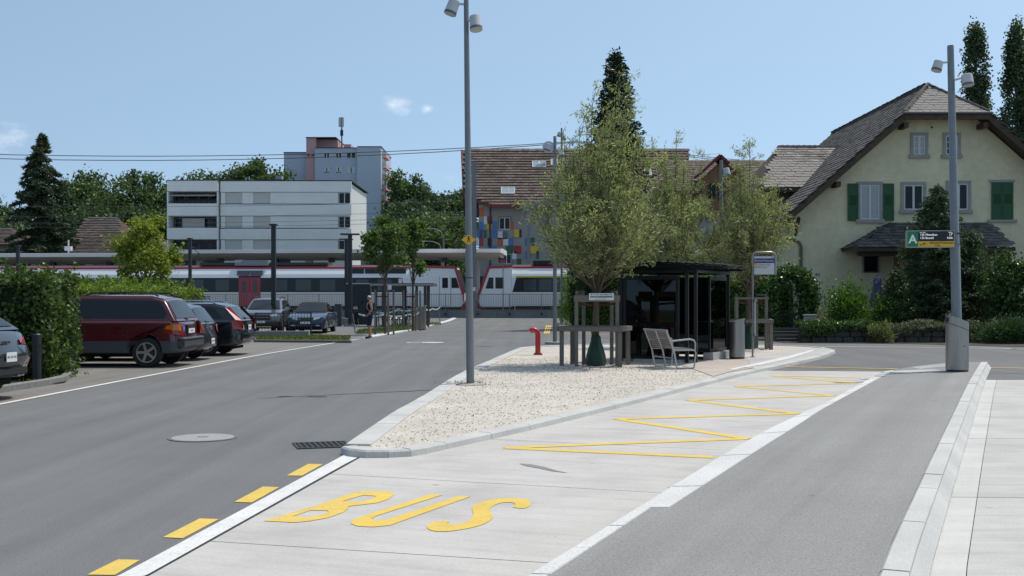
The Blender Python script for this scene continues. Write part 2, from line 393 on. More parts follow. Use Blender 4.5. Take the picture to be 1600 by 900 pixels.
def concrete(col, rot=0.0, streak=.09):
    def f(N, K, b):
        co = N.new('ShaderNodeTexCoord').outputs['Object']
        c = ramp(N, K, noise(N, K, co, .9, 6, .6), [(.3, tuple(x*.83 for x in col)), (.55, col), (.75, tuple(min(x*1.07, 1) for x in col))])
        c = mul(N, K, c, ramp(N, K, noise(N, K, co, 1.0, 6, .65, (.5, 5.5, 1, rot)), [(.3, g3(1-streak*1.4)), (.5, g3(1)), (.7, g3(1+streak*.5))]))
        c = mul(N, K, c, ramp(N, K, noise(N, K, co, 55, 3, .7), [(.28, g3(.88)), (.5, g3(1)), (.72, g3(1.06))]))
        c = mul(N, K, c, ramp(N, K, noise(N, K, co, 5.5, 2, .4), [(.20, g3(.62)), (.255, g3(1))]))                                   # small oil spots
        K.new(c, b.inputs['Base Color']); bumpy(N, K, b, noise(N, K, co, 40, 4, .7, (.4, 4, 1, rot)), .18, .004)
    return f
def gravelnodes(N, K, b):
    co = N.new('ShaderNodeTexCoord').outputs['Object']
    v = N.new('ShaderNodeTexVoronoi'); v.inputs['Scale'].default_value = 62; K.new(co, v.inputs['Vector'])
    c = ramp(N, K, v.outputs['Color'], [(.12, (.36,.32,.27)), (.3, (.52,.47,.405)), (.55, (.60,.55,.485)), (.8, (.66,.615,.55)), (.97, (.74,.70,.64))])
    d = ramp(N, K, v.outputs['Distance'], [(0, g3(1)), (.6, g3(.9)), (.95, g3(.70))])
    c = mul(N, K, c, d); c = mul(N, K, c, ramp(N, K, noise(N, K, co, .8, 5), [(.3, g3(.86)), (.7, g3(1.1))]))
    c = mul(N, K, c, ramp(N, K, noise(N, K, co, 9, 4, .7), [(.3, g3(.88)), (.45, g3(1.0))]))
    K.new(c, b.inputs['Base Color']); bumpy(N, K, b, v.outputs['Distance'], -.8, .012)
M_ASPH = nodes_mat('asphalt_road', asphalt((.150,.149,.149), rot=-.02))
M_ASPH2 = nodes_mat('asphalt_parking', asphalt((.19,.18,.165), .35))
M_ASPH3 = nodes_mat('asphalt_platform', asphalt((.248,.243,.233), .30, -.41))
M_ASPHB = nodes_mat('asphalt_crossing', asphalt((.150,.149,.149), .25))
M_CONC = nodes_mat('concrete_bay', concrete((.49,.47,.44), -.34, .075))
M_CONC2 = nodes_mat('concrete_lane', concrete((.47,.455,.43), .05, .10))
M_CONCL = nodes_mat('concrete_gutter', concrete((.53,.52,.495), .05, .05))
M_GRAVEL = nodes_mat('pale_gravel', gravelnodes, .95)
M_KERB = mat('kerb_granite', (.49,.48,.455), .8, var=.16, scale=60, var2=.10, scale2=1.2, bump=.2, bscale=120)
M_GRANITE = mat('granite_strip', (.58,.57,.55), .8, var=.24, scale=55, var2=.10, scale2=.9, bump=.2, bscale=120)
def paint(col, under, lo, hi):
    def f(N, K, b):
        co = N.new('ShaderNodeTexCoord').outputs['Object']
        c = ramp(N, K, noise(N, K, co, 1.3, 6, .65), [(.3, tuple(x*.88 for x in col)), (.6, col), (.8, tuple(min(1, x*1.05) for x in col))])
        w_ = ramp(N, K, noise(N, K, co, 38, 6, .8), [(lo, g3(1)), (hi, g3(0))]); big = ramp(N, K, noise(N, K, co, 1.7, 4, .6, (1, .35, 1, -.4)), [(.35, g3(.25)), (.68, g3(1))])
        ml = N.new('ShaderNodeMath'); ml.operation = 'MULTIPLY'; K.new(w_, ml.inputs[0]); K.new(big, ml.inputs[1])
        mx_ = N.new('ShaderNodeMix'); mx_.data_type = 'RGBA'; K.new(ml.outputs[0], mx_.inputs[0]); K.new(c, mx_.inputs[6]); mx_.inputs[7].default_value = (*under, 1)
        K.new(mul(N, K, mx_.outputs[2], ramp(N, K, noise(N, K, co, 6, 5, .7), [(.3, g3(.90)), (.6, g3(1.02))])), b.inputs['Base Color']); bumpy(N, K, b, noise(N, K, co, 60, 3), .15, .004)
    return f
M_WHITE = nodes_mat('white_road_paint', paint((.70,.695,.675), (.30,.295,.285), .36, .46), .7)
M_YEL = nodes_mat('yellow_road_paint', paint((.74,.51,.085), (.40,.37,.28), .37, .50), .7)
M_DARK = mat('joint_bitumen', (.035,.035,.036), .9, var=.3, scale=30)
M_GRASSG = mat('ground_meadow', (.075,.095,.035), .95, var=.35, scale=.6, var2=.3, scale2=.03)
M_SOIL = mat('garden_soil', (.06,.05,.035), .95, var=.4, scale=6)
M_PAVE = nodes_mat('paving_pink', concrete((.47,.41,.36), 0, .05))
M_PAVE2 = nodes_mat('paving_pale', concrete((.46,.45,.43), 0, .05))

RS = -.08                                                   # slope of the railway against the X axis
def rail(x, off=0.0): return 97+off+RS*x
sheet('ground', [(-1800,-60), (1800,-60), (1800,3200), (-1800,3200)], -.03, M_GRASSG)
sheet('road', [(-75,-8), (75,-8), (75,rail(75,-4)), (-75,rail(-75,-4))], 0, M_ASPH)
wl = smoothpath([G(*p) for p in [(-420,716),(-150,661.5),(0,632),(200,593.5),(400,556),(500,539.5),(582,526.5)]], 5)
sheet('parking_area', [tuple(p) for p in wl]+[tuple(G(540,521).xy), (-13,62), (-60,62), (-60,4)], .004, M_ASPH2)
sheet('garden_soil', [tuple(G(1225,536).xy), tuple(G(1420,537.5).xy), tuple(G(1700,545).xy), (60,36), (60,90), (4,88), (3.0,62.4), tuple(G(893,511).xy), tuple(G(1130,524).xy)], .012, M_SOIL)
ribbon('parking_line', wl, .11, .008, M_WHITE)
# lighter crossing road behind the island
sheet('crossing_road', [tuple(G(*p).xy) for p in [(905,521),(1060,531),(1230,537.5),(1420,539),(1760,547),(1900,592),(1545,583),(1400,574.5),(1200,580)]], .004, M_ASPHB)

# ---- bus bay slabs
bay = [tuple(G(*p).xy) for p in [(-118,1100),(238,900),(545,727),(583,705.5),(643,704),(697,693),(771,677),(839,662),(923,642),(1007,622),(1111,596),(1172,581),(1200,580),(1379,581.5),
       (1290,633),(1269,641),(1211,668),(1090,740),(1004,793),(848,890),(508,1100)]]
sheet('bus_bay_bed', bay, .002, M_DARK)
joints = [((-.9,7.43),(.27,.963)), ((-.27,10.2),(.33,.944)), ((.9,12.9),(.35,.937)), ((2.2,15.6),(.37,.93)), ((3.3,18.2),(.40,.917)), ((4.5,20.7),(.42,.907)), ((5.7,23.2),(.42,.907))]
bayE = empty('bus_bay', kind='structure')
for i in range(len(joints)+1):
    q = bay
    if i > 0: (p, n) = joints[i-1]; q = clip(q, (p[0]+n[0]*.007, p[1]+n[1]*.007), n)
    if i < len(joints): (p, n) = joints[i]; q = clip(q, (p[0]-n[0]*.007, p[1]-n[1]*.007), (-n[0], -n[1]))
    o = sheet('concrete_slab', q, .012, M_CONC, parent=bayE, thick=.012)
sheet('tyre_mark', [tuple(G(*p).xy) for p in [(811,726.5),(828,727.5),(850,731.5),(868,737),(888,741.5),(862,738.5),(842,734),(822,730.5)]], .0155, mat('rubber_smear', (.23,.225,.22), .9, var=.25, scale=9))
# white painted edge strip and yellow dashes on the road
ribw = [G(-305,1100), G(189,900), G(540,711), G(566,698)]; ribr = [G(-262,1100), G(230.5,900), G(540,726), G(578,706.5)]
sheet('white_edge_strip', [tuple(p.xy) for p in ribw]+[tuple(p.xy) for p in ribr[::-1]], .010, M_WHITE)
sheet('joint_filler', [tuple(p.xy) for p in ribr]+[tuple(G(*p).xy) for p in [(583,705.5),(545,727),(238,900),(-118,1100)]], .006, M_DARK)
YG = empty('yellow_markings', kind='structure')
for q in [[(136,899),(184.4,875),(219,876),(179.5,899.5)], [(254.7,840.4),(312,811),(342,812),(286,842)], [(365.8,785),(411,761),(436.5,762),(393.8,786)], [(448,743.7),(481.5,725.5),(504.5,726),(472,744)], [(0,978),(56,942),(98,943),(46,979)]]:
    sheet('yellow_dash', [tuple(G(*p).xy) for p in q], .005, M_YEL, parent=YG)
def Z4(p): return tuple(G(400+p[0]/2.963, 640+p[1]/2.963).xy)
Bo = [(35,525),(270,455),(460,390),(510,384),(600,387),(630,392),(640,402),(612,424),(560,440),(500,448),(425,457),(430,465),(404,485),(332,510),(252,525),(180,532),(100,528)]
Bh = [[(400,433),(495,405),(550,408),(555,414),(515,430),(470,436)], [(170,504),(250,476),(330,476),(338,484),(295,498),(240,508)]]
Uo = [(810,400),(865,403),(560,500),(535,515),(545,523),(600,520),(640,508),(940,408),(995,410),(690,520),(620,545),(540,553),(470,549),(440,538),(446,520),(500,500)]
So = [(1215,465),(1190,460),(1201,450),(1190,440),(1150,438),(1110,448),(1085,465),(1080,480),(1096,498),(1092,516),(1050,541),(980,560),(900,572),(830,573),(797,562),(793,548),(820,531),(860,525),(895,527),(884,535),(894,541),(935,540),(980,526),(1000,510),(1006,490),(1000,470),(1010,453),(1060,431),(1130,420),(1200,420),(1250,424),(1271,436),(1265,455),(1245,465)]
So = [tuple(p) for p in smoothpath(So+So[:1], 3)[:-1]]
for lp in ([Bo]+Bh, [Uo], [So]): sheet('bus_letter', [[Z4(p) for p in l] for l in lp], .016, M_YEL, parent=YG)
zz = [(1115,716.6),(789,701.7),(1168,687.3),(964,656.3),(1247,648),(1075.6,626.6),(1302.5,619.6),(1150,604.8),(1337.5,600),(1205.5,588),(1346,591.5)]
for i in range(len(zz)-1): ribbon('zigzag_stroke', [G(*zz[i]), G(*zz[i+1])], .16, .0158+.0004*(i % 2), M_YEL, parent=YG)
ribbon('yellow_line', [G(1203,573), G(1310,575.5), G(1402,577)], .15, .012, M_YEL, parent=YG)
ribbon('yellow_line', [G(1541,575), G(1700,578)], .15, .012, M_YEL, parent=YG)
ribbon('yellow_line', [G(712,509), G(760,508.5), G(805,506.6), G(862,508.5)], .16, .008, M_YEL, parent=YG)
ribbon('yellow_line', [G(865,520), G(960,524)], .12, .008, M_YEL, parent=YG)
for a in (-3.2, 0, 3.2): ribbon('yellow_line', [G(854+a,521.5), G(857.5+a,508.5)], .075, .012, M_YEL, parent=YG)
ribbon('white_line', [G(1285,542), G(1400,542.5), G(1600,546), G(1800,550)], .13, .012, M_WHITE)
ribbon('white_line', [G(1515,542), G(1590,546)], .10, .012, M_WHITE)

# ---- gravel island with its kerb stones
def kerb_stones(parent, path, wd, z0, z1, step, m, slope=0.0, name='kerb_stone', gap=.006, cham=.018):
    p = resample(path, step); inn = offs(p, wd); outl = offs(p, -slope); rng = random.Random(len(path)*7+int(step*100))
    for i in range(len(p)-1):
        t = (p[i+1]-p[i]); l = t.length; t /= l; dz = rng.uniform(-.003, .003)
        a0, a1 = p[i]+t*gap/2, p[i+1]-t*gap/2; b0, b1 = inn[i]+t*gap/2, inn[i+1]-t*gap/2; o0, o1 = outl[i]+t*gap/2, outl[i+1]-t*gap/2
        c = []
        for (o, a, b) in ((o0, a0, b0), (o1, a1, b1)):
            n = (b-a).normalized()
            q = a+n*cham
            c.append([(*o, z0), (*a, z1-cham+dz), (*q, z1+dz), (*(b-n*.006), z1+dz), (*b, z1-.006+dz), (*b, z0)])
        mb = MB(); k = 6; mb._add(c[0]+c[1], [list(range(k))[::-1], list(range(k, 2*k))]+[(j, (j+1)%k, (j+1)%k+k, j+k) for j in range(k)])
        mb.build(name, m, parent)
KZ = .09
def GK(l): return [Vector(G(x, y, KZ).xy) for x, y in l]
kL = smoothpath(GK([(533,697),(571,671),(619,640),(656,620),(720,581.5),(759,565),(804,545.6),(822,541.5),(862,539.6),(900,538)]), 4)
kT = smoothpath(GK([(900,538),(1000,536.5),(1150,537),(1247,540),(1284,542),(1306,547)]), 4)
kB = smoothpath(GK([(1306,547),(1280,556.5),(1197,574),(1172,579),(1111,593.6),(1007,619.5),(923,640),(839,660),(771,675),(697,690.6)]), 4)
kTip = smoothpath(GK([(697,690.6),(643,701.5),(583,703.5),(552,702),(533,696.5)]), 8)
isl = empty('island_kerb', kind='structure')
kerb_stones(isl, [p for p in kL[::-1]], .28, -.01, KZ, 1.0, M_KERB, .012)
kerb_stones(isl, [p for p in kT[::-1]], .16, -.01, KZ, 1.0, M_KERB, .012)
kerb_stones(isl, [p for p in kB[::-1]], .17, -.01, KZ, 1.0, M_KERB, .012)
kerb_stones(isl, [p for p in kTip[::-1]], .17, -.01, KZ-.002, .24, M_KERB, .012, gap=.003)
ring = [Vector(p) for p in kL[:-1]+kT[:-1]+kB[:-1]+kTip[:-1]]
sheet('gravel_island', [tuple(p) for p in offs(ring+ring[:1], -.06)[:-1]], KZ-.022, M_GRAVEL)
# paving beside the shelter
sheet('paving_by_shelter', [tuple(G(x, y, KZ).xy) for x, y in [(1066,571),(1085,563),(1130,559.5),(1165,557),(1178,573.5),(1140,580),(1115,587),(1075,572.5)]], KZ-.012, M_PAVE)
sheet('boarding_edge', [tuple(G(x, y, KZ).xy) for x, y in [(1165,557),(1215,551.5),(1250,543.5),(1285,543.5),(1301,547),(1277,555.8),(1196,573),(1178,575)]], KZ-.009, M_PAVE2)
for k in range(3): ribbon('tactile_line', [G(1142+k*20, 577-k*3.4, KZ), G(1190+k*20, 566.5-k*3.4, KZ), G(1247+k*12, 553.5-k*3.4, KZ)], .16, KZ-.005+.0015*k, M_WHITE)
# loose pebbles and leaf litter on the gravel
rng = np.random.default_rng(5)
def scatter_in(poly, n, rng):
    P = np.array([(p[0], p[1]) for p in poly]); lo, hi = P.min(0), P.max(0); out_ = []
    while sum(map(len, out_)) < n:
        q = rng.uniform(lo, hi, (n*4, 2)); ins = np.zeros(len(q), bool); j = len(P)-1
        for i in range(len(P)):
            c = ((P[i,1] > q[:,1]) != (P[j,1] > q[:,1])) & (q[:,0] < (P[j,0]-P[i,0])*(q[:,1]-P[i,1])/(P[j,1]-P[i,1]+1e-12)+P[i,0]); ins ^= c; j = i
        out_.append(q[ins])
    return np.concatenate(out_)[:n]
inner = offs(ring+ring[:1], -.32)[:-1]
q = scatter_in(inner, 9000, rng); keep = q[:,1] < 30; q = q[keep]; n = len(q)
oc = np.array([(1,0,0),(-1,0,0),(0,1,0),(0,-1,0),(0,0,1),(0,0,-1)], float); of = np.array([(0,2,4),(2,1,4),(1,3,4),(3,0,4),(2,0,5),(1,2,5),(3,1,5),(0,3,5)])
s = rng.uniform(.006,.015,(n,1,3)); V = oc[None]*s; a = rng.uniform(0,6.28,n); ca, sa = np.cos(a)[:,None], np.sin(a)[:,None]
V = np.stack([V[:,:,0]*ca-V[:,:,1]*sa, V[:,:,0]*sa+V[:,:,1]*ca, V[:,:,2]*.7], 2)+np.concatenate([q, np.full((n,1), KZ-.017)], 1)[:,None,:]
me = bpy.data.meshes.new('pebbles'); me.from_pydata(V.reshape(-1,3).tolist(), [], (of[None]+np.arange(n)[:,None,None]*6).reshape(-1,3).tolist())
tag(link('pebbles', me, mat('pebble_stone', (.46,.42,.355), .9, island=.35)), 'loose pale pebbles strewn over the gravel island', 'gravel', kind='stuff')
q = scatter_in(inner, 160, rng)
q2 = []
for cx, cy, k, sp in [(930,573,170,.7),(845,566,30,1.0),(738,600,20,.22),(1030,560,40,.8),(1165,546,50,.8)]:
    c = G(cx, cy, KZ); q2.append(np.array([c.x, c.y])+rng.normal(size=(k,2))*sp)
q = np.concatenate([q]+q2)
def inpoly(P, q):
    P = np.array([(p[0], p[1]) for p in P]); ins = np.zeros(len(q), bool); j = len(P)-1
    for i in range(len(P)):
        ins ^= ((P[i,1] > q[:,1]) != (P[j,1] > q[:,1])) & (q[:,0] < (P[j,0]-P[i,0])*(q[:,1]-P[i,1])/(P[j,1]-P[i,1]+1e-12)+P[i,0]); j = i
    return ins
q = q[inpoly(inner, q)]
leafobj('leaf_litter', np.concatenate([q, np.full((len(q),1), KZ-.014)], 1), .032, .016, mat('dry_leaf', (.16,.13,.09), .9, island=.5), None, rng, jit=.6)
tag(bpy.data.objects['leaf_litter'], 'dry fallen leaves strewn over the gravel under the trees', 'leaf litter', kind='stuff')

# ---- raised asphalt platform between the bays, granite strip on one side, kerb on the other
PZ = .14
def GP(l): return [Vector(G(x, y, PZ).xy) for x, y in l]
gl1, gr1 = GP([(508,1100),(840,890),(997,793)]), GP([(540,1100),(856,900),(1017,793)])
gl2, gr2 = GP([(997,793),(1144,702),(1205.5,668),(1263,641),(1284,633),(1379,581)]), GP([(1045,793),(1189,700),(1247,664),(1278,643),(1296,633),(1397,578)])
kR = GP([(1290,1100),(1372,900),(1395,842),(1462,700),(1511,600),(1521,583),(1532,566)])
gs = empty('granite_edge_strip', kind='structure')
def edge_stones(a, b, n):
    def at(pl, t):
        ls = [(pl[i+1]-pl[i]).length for i in range(len(pl)-1)]; d = t*sum(ls)
        for i, l in enumerate(ls):
            if d <= l or i == len(ls)-1: return pl[i].lerp(pl[i+1], min(d/l, 1))
            d -= l
    for i in range(n):
        e = .004; t0, t1 = i/n+e/n, (i+1)/n-e/n; q = [at(a,t0), at(b,t0), at(b,t1), at(a,t1)]
        part('paving_stone', M_GRANITE, gs, lambda m: m.prism([(*p, -.01) for p in q], (0,0,PZ+.013+.002*(i % 2))), bevel=.004)
edge_stones(gl1, gr1, 6); edge_stones(gl2, gr2, 17)
plat = gr1+gr2+GP([(1420,573.5),(1479,566.5),(1532,565.5)])+[p for p in kR[::-1]]
sheet('asphalt_platform', [tuple(p) for p in plat], PZ, M_ASPH3, thick=PZ)
kk = empty('platform_kerb', kind='structure')
kerb_stones(kk, kR, -.155, -.01, PZ+.012, .75, M_KERB, 0)
kr_out = offs(kR, -.155)
# the sloped outer face of the kerb
def batter(b):
    for i in range(len(kR)-1):
        a0, a1, o0, o1 = kr_out[i], kr_out[i+1], offs(kR, -.235)[i], offs(kR, -.235)[i+1]
        b._add([(*a0, PZ-.02), (*a1, PZ-.02), (*o1, .02), (*o0, .02)], [(0,1,2,3)])
part('kerb_footing', M_KERB, kk, batter)
# concrete lane on the other side of the kerb
lane = [tuple(p) for p in offs(kR, -.225)]
far = [tuple(G(2400,592).xy), (16,4.0), (3,4)]
sheet('concrete_lane_bed', [p for p in lane[:-1]]+far, .003, M_DARK)
lj = [((2.5,5.2),(.05,1)), ((3.6,9.45),(.05,1)), ((5.2,13.4),(.05,1)), ((6.5,17.4),(.05,1)), ((8,21.4),(.05,1))]
laneE = empty('concrete_lane', kind='structure')
g_in, g_out = offs(kR, -.235), offs(kR, -.43)
main = [tuple(p) for p in offs(kR, -.436)[:-1]]+far
gut = [tuple(p) for p in g_in[:-1]]+[tuple(p) for p in g_out[:-1]][::-1]
for poly, m_ in ((main, M_CONC2), (gut, M_CONCL)):
    for i in range(len(lj)+1):
        q = poly
        if i > 0: (p, n) = lj[i-1]; q = clip(q, (p[0], p[1]+.008), n)
        if i < len(lj): (p, n) = lj[i]; q = clip(q, (p[0], p[1]-.008), (-n[0], -n[1]))
        if len(q) > 2: sheet('concrete_slab', q, .014, m_, parent=laneE, thick=.012)
# tactile bars at the head of the platform
tb = MB()
for (a, b, k) in (((1394,581.8),(1466,578.6),19), ((1430,575.2),(1484,570.5),15)):
    for i in range(k):
        u = (i+.5)/k; x, y = a[0]+(b[0]-a[0])*u, a[1]+(b[1]-a[1])*u; c = G(x, y, PZ); tb.box(c.x-.019, c.x+.019, c.y-.30, c.y+.30, PZ+.001, PZ+.006)
o = tb.build('tactile_bars', M_WHITE); o['kind'] = 'structure'
# white kerb curve behind, grass strips
wk = empty('white_kerb', kind='structure')
kerb_stones(wk, smoothpath([G(582,527.2), G(640,517), G(680,508), G(703,502), G(713,497.5)], 5), .32, -.01, .05, 1.1, mat('white_kerb_stone', (.62,.615,.60), .8, var=.12, scale=30), 0)
ribbon('white_line', [G(480,529.5), G(545,526), G(610,520.5), G(657,515.5)], .16, .010, M_WHITE)
M_GRASS = leafmat('grass_blade', (.12,.15,.045), .3, .5)
def grass_patch(label, poly, n, h, seed, z=.02):
    rng = np.random.default_rng(seed); q = scatter_in(poly, n, rng); P = np.concatenate([q, np.full((n,1), z+h*.4)], 1)
    o = leafobj('grass', P, h, .03, M_GRASS, None, rng, up=2.5); return tag(o, label, 'grass', kind='stuff')
gp = [tuple(G(*p).xy) for p in [(398,533),(545,534),(548,527.5),(480,525),(398,525)]]
sheet('verge', gp, .03, M_SOIL); grass_patch('dry short grass on the verge behind the dark kerb', gp, 2600, .12, 3, .03)
ve = empty('verge_kerb', kind='structure')
kerb_stones(ve, [Vector(G(*p).xy) for p in [(396,535),(548,536)]][::1], .14, -.01, .10, 1.0, mat('old_kerb', (.13,.125,.115), .9, var=.3, scale=20), 0)
gp = [tuple(G(*p).xy) for p in [(556,523),(600,521.5),(655,515),(652,511),(600,514),(560,518)]]
grass_patch('rough grass under the two young plane trees', gp, 2400, .16, 4, .01)
gp = [tuple(G(*p).xy) for p in [(610,511),(690,508.5),(688,505.5),(612,507)]]
grass_patch('thin grass strip behind the bicycle stands', gp, 1200, .14, 6, .01)

# ---- covers in the road
def manhole(px, py, r, label):
    c = G(px, py); t = empty('manhole_cover', (c.x, c.y, 0), 0, label, 'manhole cover')
    iron = mat('cast_iron', (.16,.155,.15), .6, .3, var=.2, scale=12); lidm = mat('cover_concrete', (.30,.295,.285), .85, var=.12, scale=20)
    part('rim', iron, t, lambda b: b.lathe([(r*1.11,.001),(r*1.11,.009),(r*1.01,.010),(r*1.01,.001)], n=40, cap=False))
    part('lid', lidm, t, lambda b: b.lathe([(r,.001),(r,.011),(r*.9,.013),(0.001,.013)], n=40, cap=False))
    part('lift_hole', M_DARK, t, lambda b: b.box(-.06,.06,-.025,.025,.0135,.0145))
    return t
manhole(317, 684.5, .36, 'round concrete manhole cover in the dark asphalt road')
c0 = G(503, 696); t = empty('drain_grate', (c0.x, c0.y, 0), .3, 'square iron drain grate at the tip of the gravel island', 'drain')
iron = mat('grate_iron', (.05,.05,.05), .6, .4)
part('pit', mat('pit_black', (.01,.01,.01), 1), t, lambda b: b.box(-.27,.27,-.22,.22,.002,.004))
def fr(b):
    b.box(-.30,.30,-.26,-.22,.002,.012); b.box(-.30,.30,.22,.26,.002,.012); b.box(-.30,-.27,-.22,.22,.002,.012); b.box(.27,.30,-.22,.22,.002,.012)
part('frame', iron, t, fr)
for i in range(9): part('bar', iron, t, lambda b: b.box(-.24+i*.06-.012, -.24+i*.06+.012, -.22, .22, .005, .011))
for px, py, lab, r0 in ((651.5,535.4,'white painted ring round a cover in the middle of the road',.52), (677,535.4,'faint white painted disc next to the white ring',0)):
    c = G(px, py); o = part('road_marking', M_WHITE, None, lambda b: b.lathe([(.40,.009),(.28 if r0 else .02,.0095)], (c.x, c.y, 0), n=36, cap=False)); tag(o, lab, 'road marking')
# ================================================================== street furniture
STEEL = mat('brushed_steel', (.30,.295,.28), .34, .85, var=.10, scale=3, stretch=(12,12,.6), bump=.05, bscale=30)
GALV = mat('galvanised_grey', (.20,.21,.22), .45, .5, var=.08, scale=5)
GALVD = mat('dark_steel_post', (.03,.032,.036), .5, .2)
LAMPW = mat('lamp_grey_paint', (.50,.51,.52), .45, 0, var=.03)
WOOD = mat('weathered_wood', (.175,.155,.13), .85, var=.32, scale=5, stretch=(14,14,1.2), bump=.4, bscale=20)
WOODH = mat('weathered_rail', (.175,.155,.13), .85, var=.32, scale=5, stretch=(1.5,14,14), bump=.4, bscale=20)
BLACKM = mat('black_metal', (.012,.013,.014), .4, .3)
WHITEP = mat('white_print', (.75,.75,.74), .5); BLACKP = mat('black_print', (.01,.01,.01), .6)
BARK = mat('bark_grey_brown', (.11,.085,.06), .95, var=.35, scale=8, stretch=(6,6,1), bump=.5, bscale=20)
REDP = mat('red_paint', (.42,.018,.022), .35, var=.06, scale=6, coat=.4)

def lamp_head(name, t, at, end, r, ln, aim):
    at, end, aim = Vector(at), Vector(end), Vector(aim).normalized()
    h = part(name, LAMPW, t, lambda b: (b.tube([end-aim*ln*.5, end-aim*ln*.46, end+aim*ln*.5], [r*.78, r*.9, r], 18), b.tube([at, end-aim*ln*.3], .022, 6)), 40)
    part('lens', mat('lamp_lens', (.35,.36,.36), .15, 0, spec=.6), h, lambda b: b.tube([end+aim*ln*.5, end+aim*(ln*.5+.006)], r*.86, 18))
    part('bezel', mat('lamp_bezel', (.12,.12,.125), .4), h, lambda b: b.tube([end+aim*(ln*.5-.05), end+aim*(ln*.5-.001)], [r*1.012, r*1.015], 18))
    return h
# tall lamp on the gravel island
c = G(735, 600.5, .07)
t = empty('street_lamp', c, 0, 'tall grey lamp pole on the gravel island with two drum spotlights', 'street lamp')
lean = Vector((-.011, 0, 1))
part('pole', GALV, t, lambda b: b.tube([(0,0,-.05), lean*1.1, lean*4.0, lean*8.2], [.072,.070,.056,.040], 16), 40)
part('base_plate', mat('pole_foot_concrete', (.36,.35,.33), .9, var=.1), t, lambda b: b.lathe([(.30,-.02),(.30,.012),(.11,.02)], n=20))
part('sleeve', GALVD, t, lambda b: b.tube([lean*1.93, lean*1.95], .0665, 16))
lamp_head('spotlight', t, lean*6.92, (-.33,-.02,6.86), .115, .27, (-.35,-.1,-1))
lamp_head('spotlight', t, lean*6.62, (.10,-.17,6.54), .115, .27, (.10,-.25,-1))
def diamond(b, s, y): b.prism([(-s,y,0),(0,y,-s*.72),(s,y,0),(0,y,s*.72)], (0,.006,0))
sg = empty('warning_sign', (c.x-.029, c.y-.075, c.z+2.63), 0, 'small yellow diamond warning sign on the tall lamp pole', 'sign')
part('plate', mat('sign_yellow', (.72,.40,.02), .4), sg, lambda b: diamond(b, .135, 0))
fig = MB(); fig.lathe([(.011,-.003),(.011,-.001)], (0,-.001,.058), 'y', 10)
for p in ([(-.012,.045),(.012,.045),(.014,.005),(-.012,.005)], [(-.012,.006),(.000,.006),(-.016,-.052),(-.028,-.052)], [(.0,.006),(.013,.006),(.028,-.05),(.016,-.05)], [(.010,.042),(.016,.036),(.034,.012),(.026,.008)], [(-.010,.042),(-.016,.036),(-.032,.014),(-.026,.010)]):
    fig.prism([(x,-.003,z) for x, z in p], (0,.0015,0))
fig.build('walking_figure', BLACKP, sg)
# slim lamps by the road behind the island
for px, py, top, lab, hd in ((867,538,213,'slim grey lamp post at the back edge of the gravel island',(-.16,.14)), (1127,545,250,'slim grey lamp post rising behind the bus shelter roof',(.10,)), (877.5,507,200,'thin grey lamp post beyond the road behind the willow',(-.1,.1))):
    c = G(px, py, .0); hh = GZ(top, c.y)
    t = empty('street_lamp', c, 0, lab, 'street lamp', 'slim lamp posts')
    part('pole', GALV, t, lambda b: b.tube([(0,0,-.03),(0,0,hh)], [.075,.055], 12), 40)
    part('base_plate', mat('pole_foot_concrete', (.36,.35,.33)), t, lambda b: b.lathe([(.36,.0),(.36,.085),(.10,.09)], n=16))
    for i, dx in enumerate(hd): lamp_head('spotlight', t, (0,0,hh-.42-.2*i), (dx*1.6,-.05,hh-.40-.2*i), .12, .26, (dx*2,-.1,-1))
# lamp at the platform with the departure board and litter bin
cb = G(1497, 580.5, PZ); cp = Vector((GX(1496.5, cb.y+.30), cb.y+.30, PZ))
t = empty('street_lamp', cp, 0, 'tall grey lamp pole on the platform carrying the green and yellow board', 'street lamp')
hh = GZ(72, cp.y)-PZ; lean = Vector((-.0225, 0, 1))
part('pole', GALV, t, lambda b: b.tube([(0,0,-.02), lean*2.6, lean*2.62, lean*hh], [.10,.098,.088,.066], 16), 40)
part('pole_cap', GALVD, t, lambda b: b.tube([lean*hh, lean*(hh+.012)], .06, 16))
lamp_head('spotlight', t, lean*(hh-.33), (-.43,-.03,hh-.42), .105, .22, (-.3,-.05,-1))
lamp_head('spotlight', t, lean*(hh-.72), (.12,-.20,hh-.74), .12, .24, (.08,-.12,-1))
# board
bc = A(1453, 373.5, cp.y-.02); wdt, hgt = .97, .355
t = empty('departure_board', bc, R(-5), 'departure board with white A on green, black display and yellow strip', 'sign')
part('casing', mat('board_casing', (.33,.33,.32), .45, .4), t, lambda b: b.box(-wdt/2, wdt/2, -.05, .05, -hgt/2, hgt/2), bevel=.008)
part('green_panel', mat('board_green', (.0,.17,.075), .5), t, lambda b: b.box(-wdt/2+.02, -wdt/2+.23, -.056, -.051, -hgt/2+.02, hgt/2-.02))
part('display', mat('board_display', (.006,.006,.007), .25), t, lambda b: b.box(-wdt/2+.234, wdt/2-.02, -.056, -.051, -.045, hgt/2-.02))
part('yellow_panel', mat('board_yellow', (.62,.36,.02), .5), t, lambda b: b.box(-wdt/2+.234, wdt/2-.02, -.056, -.051, -hgt/2+.02, -.049))
text('A', .245, WHITEP, t, (-wdt/2+.125,-.058,-.012), bold=.006)
LED = mat('display_led', (.5,.5,.5), .5, emit=(.8,.8,.85,.55))
text('135 Menziken', .062, LED, t, (-.215,-.058,.085), align='LEFT'); text('135 Boswil', .062, LED, t, (-.215,-.058,.018), align='LEFT')
text("17'", .062, LED, t, (.44,-.058,.085), align='RIGHT'); text('N56', .062, LED, t, (.44,-.058,.018), align='RIGHT')
text('Linie  Ziel', .028, LED, t, (-.22,-.058,.135), align='LEFT'); text('Abfahrt', .028, LED, t, (.44,-.058,.135), align='RIGHT')
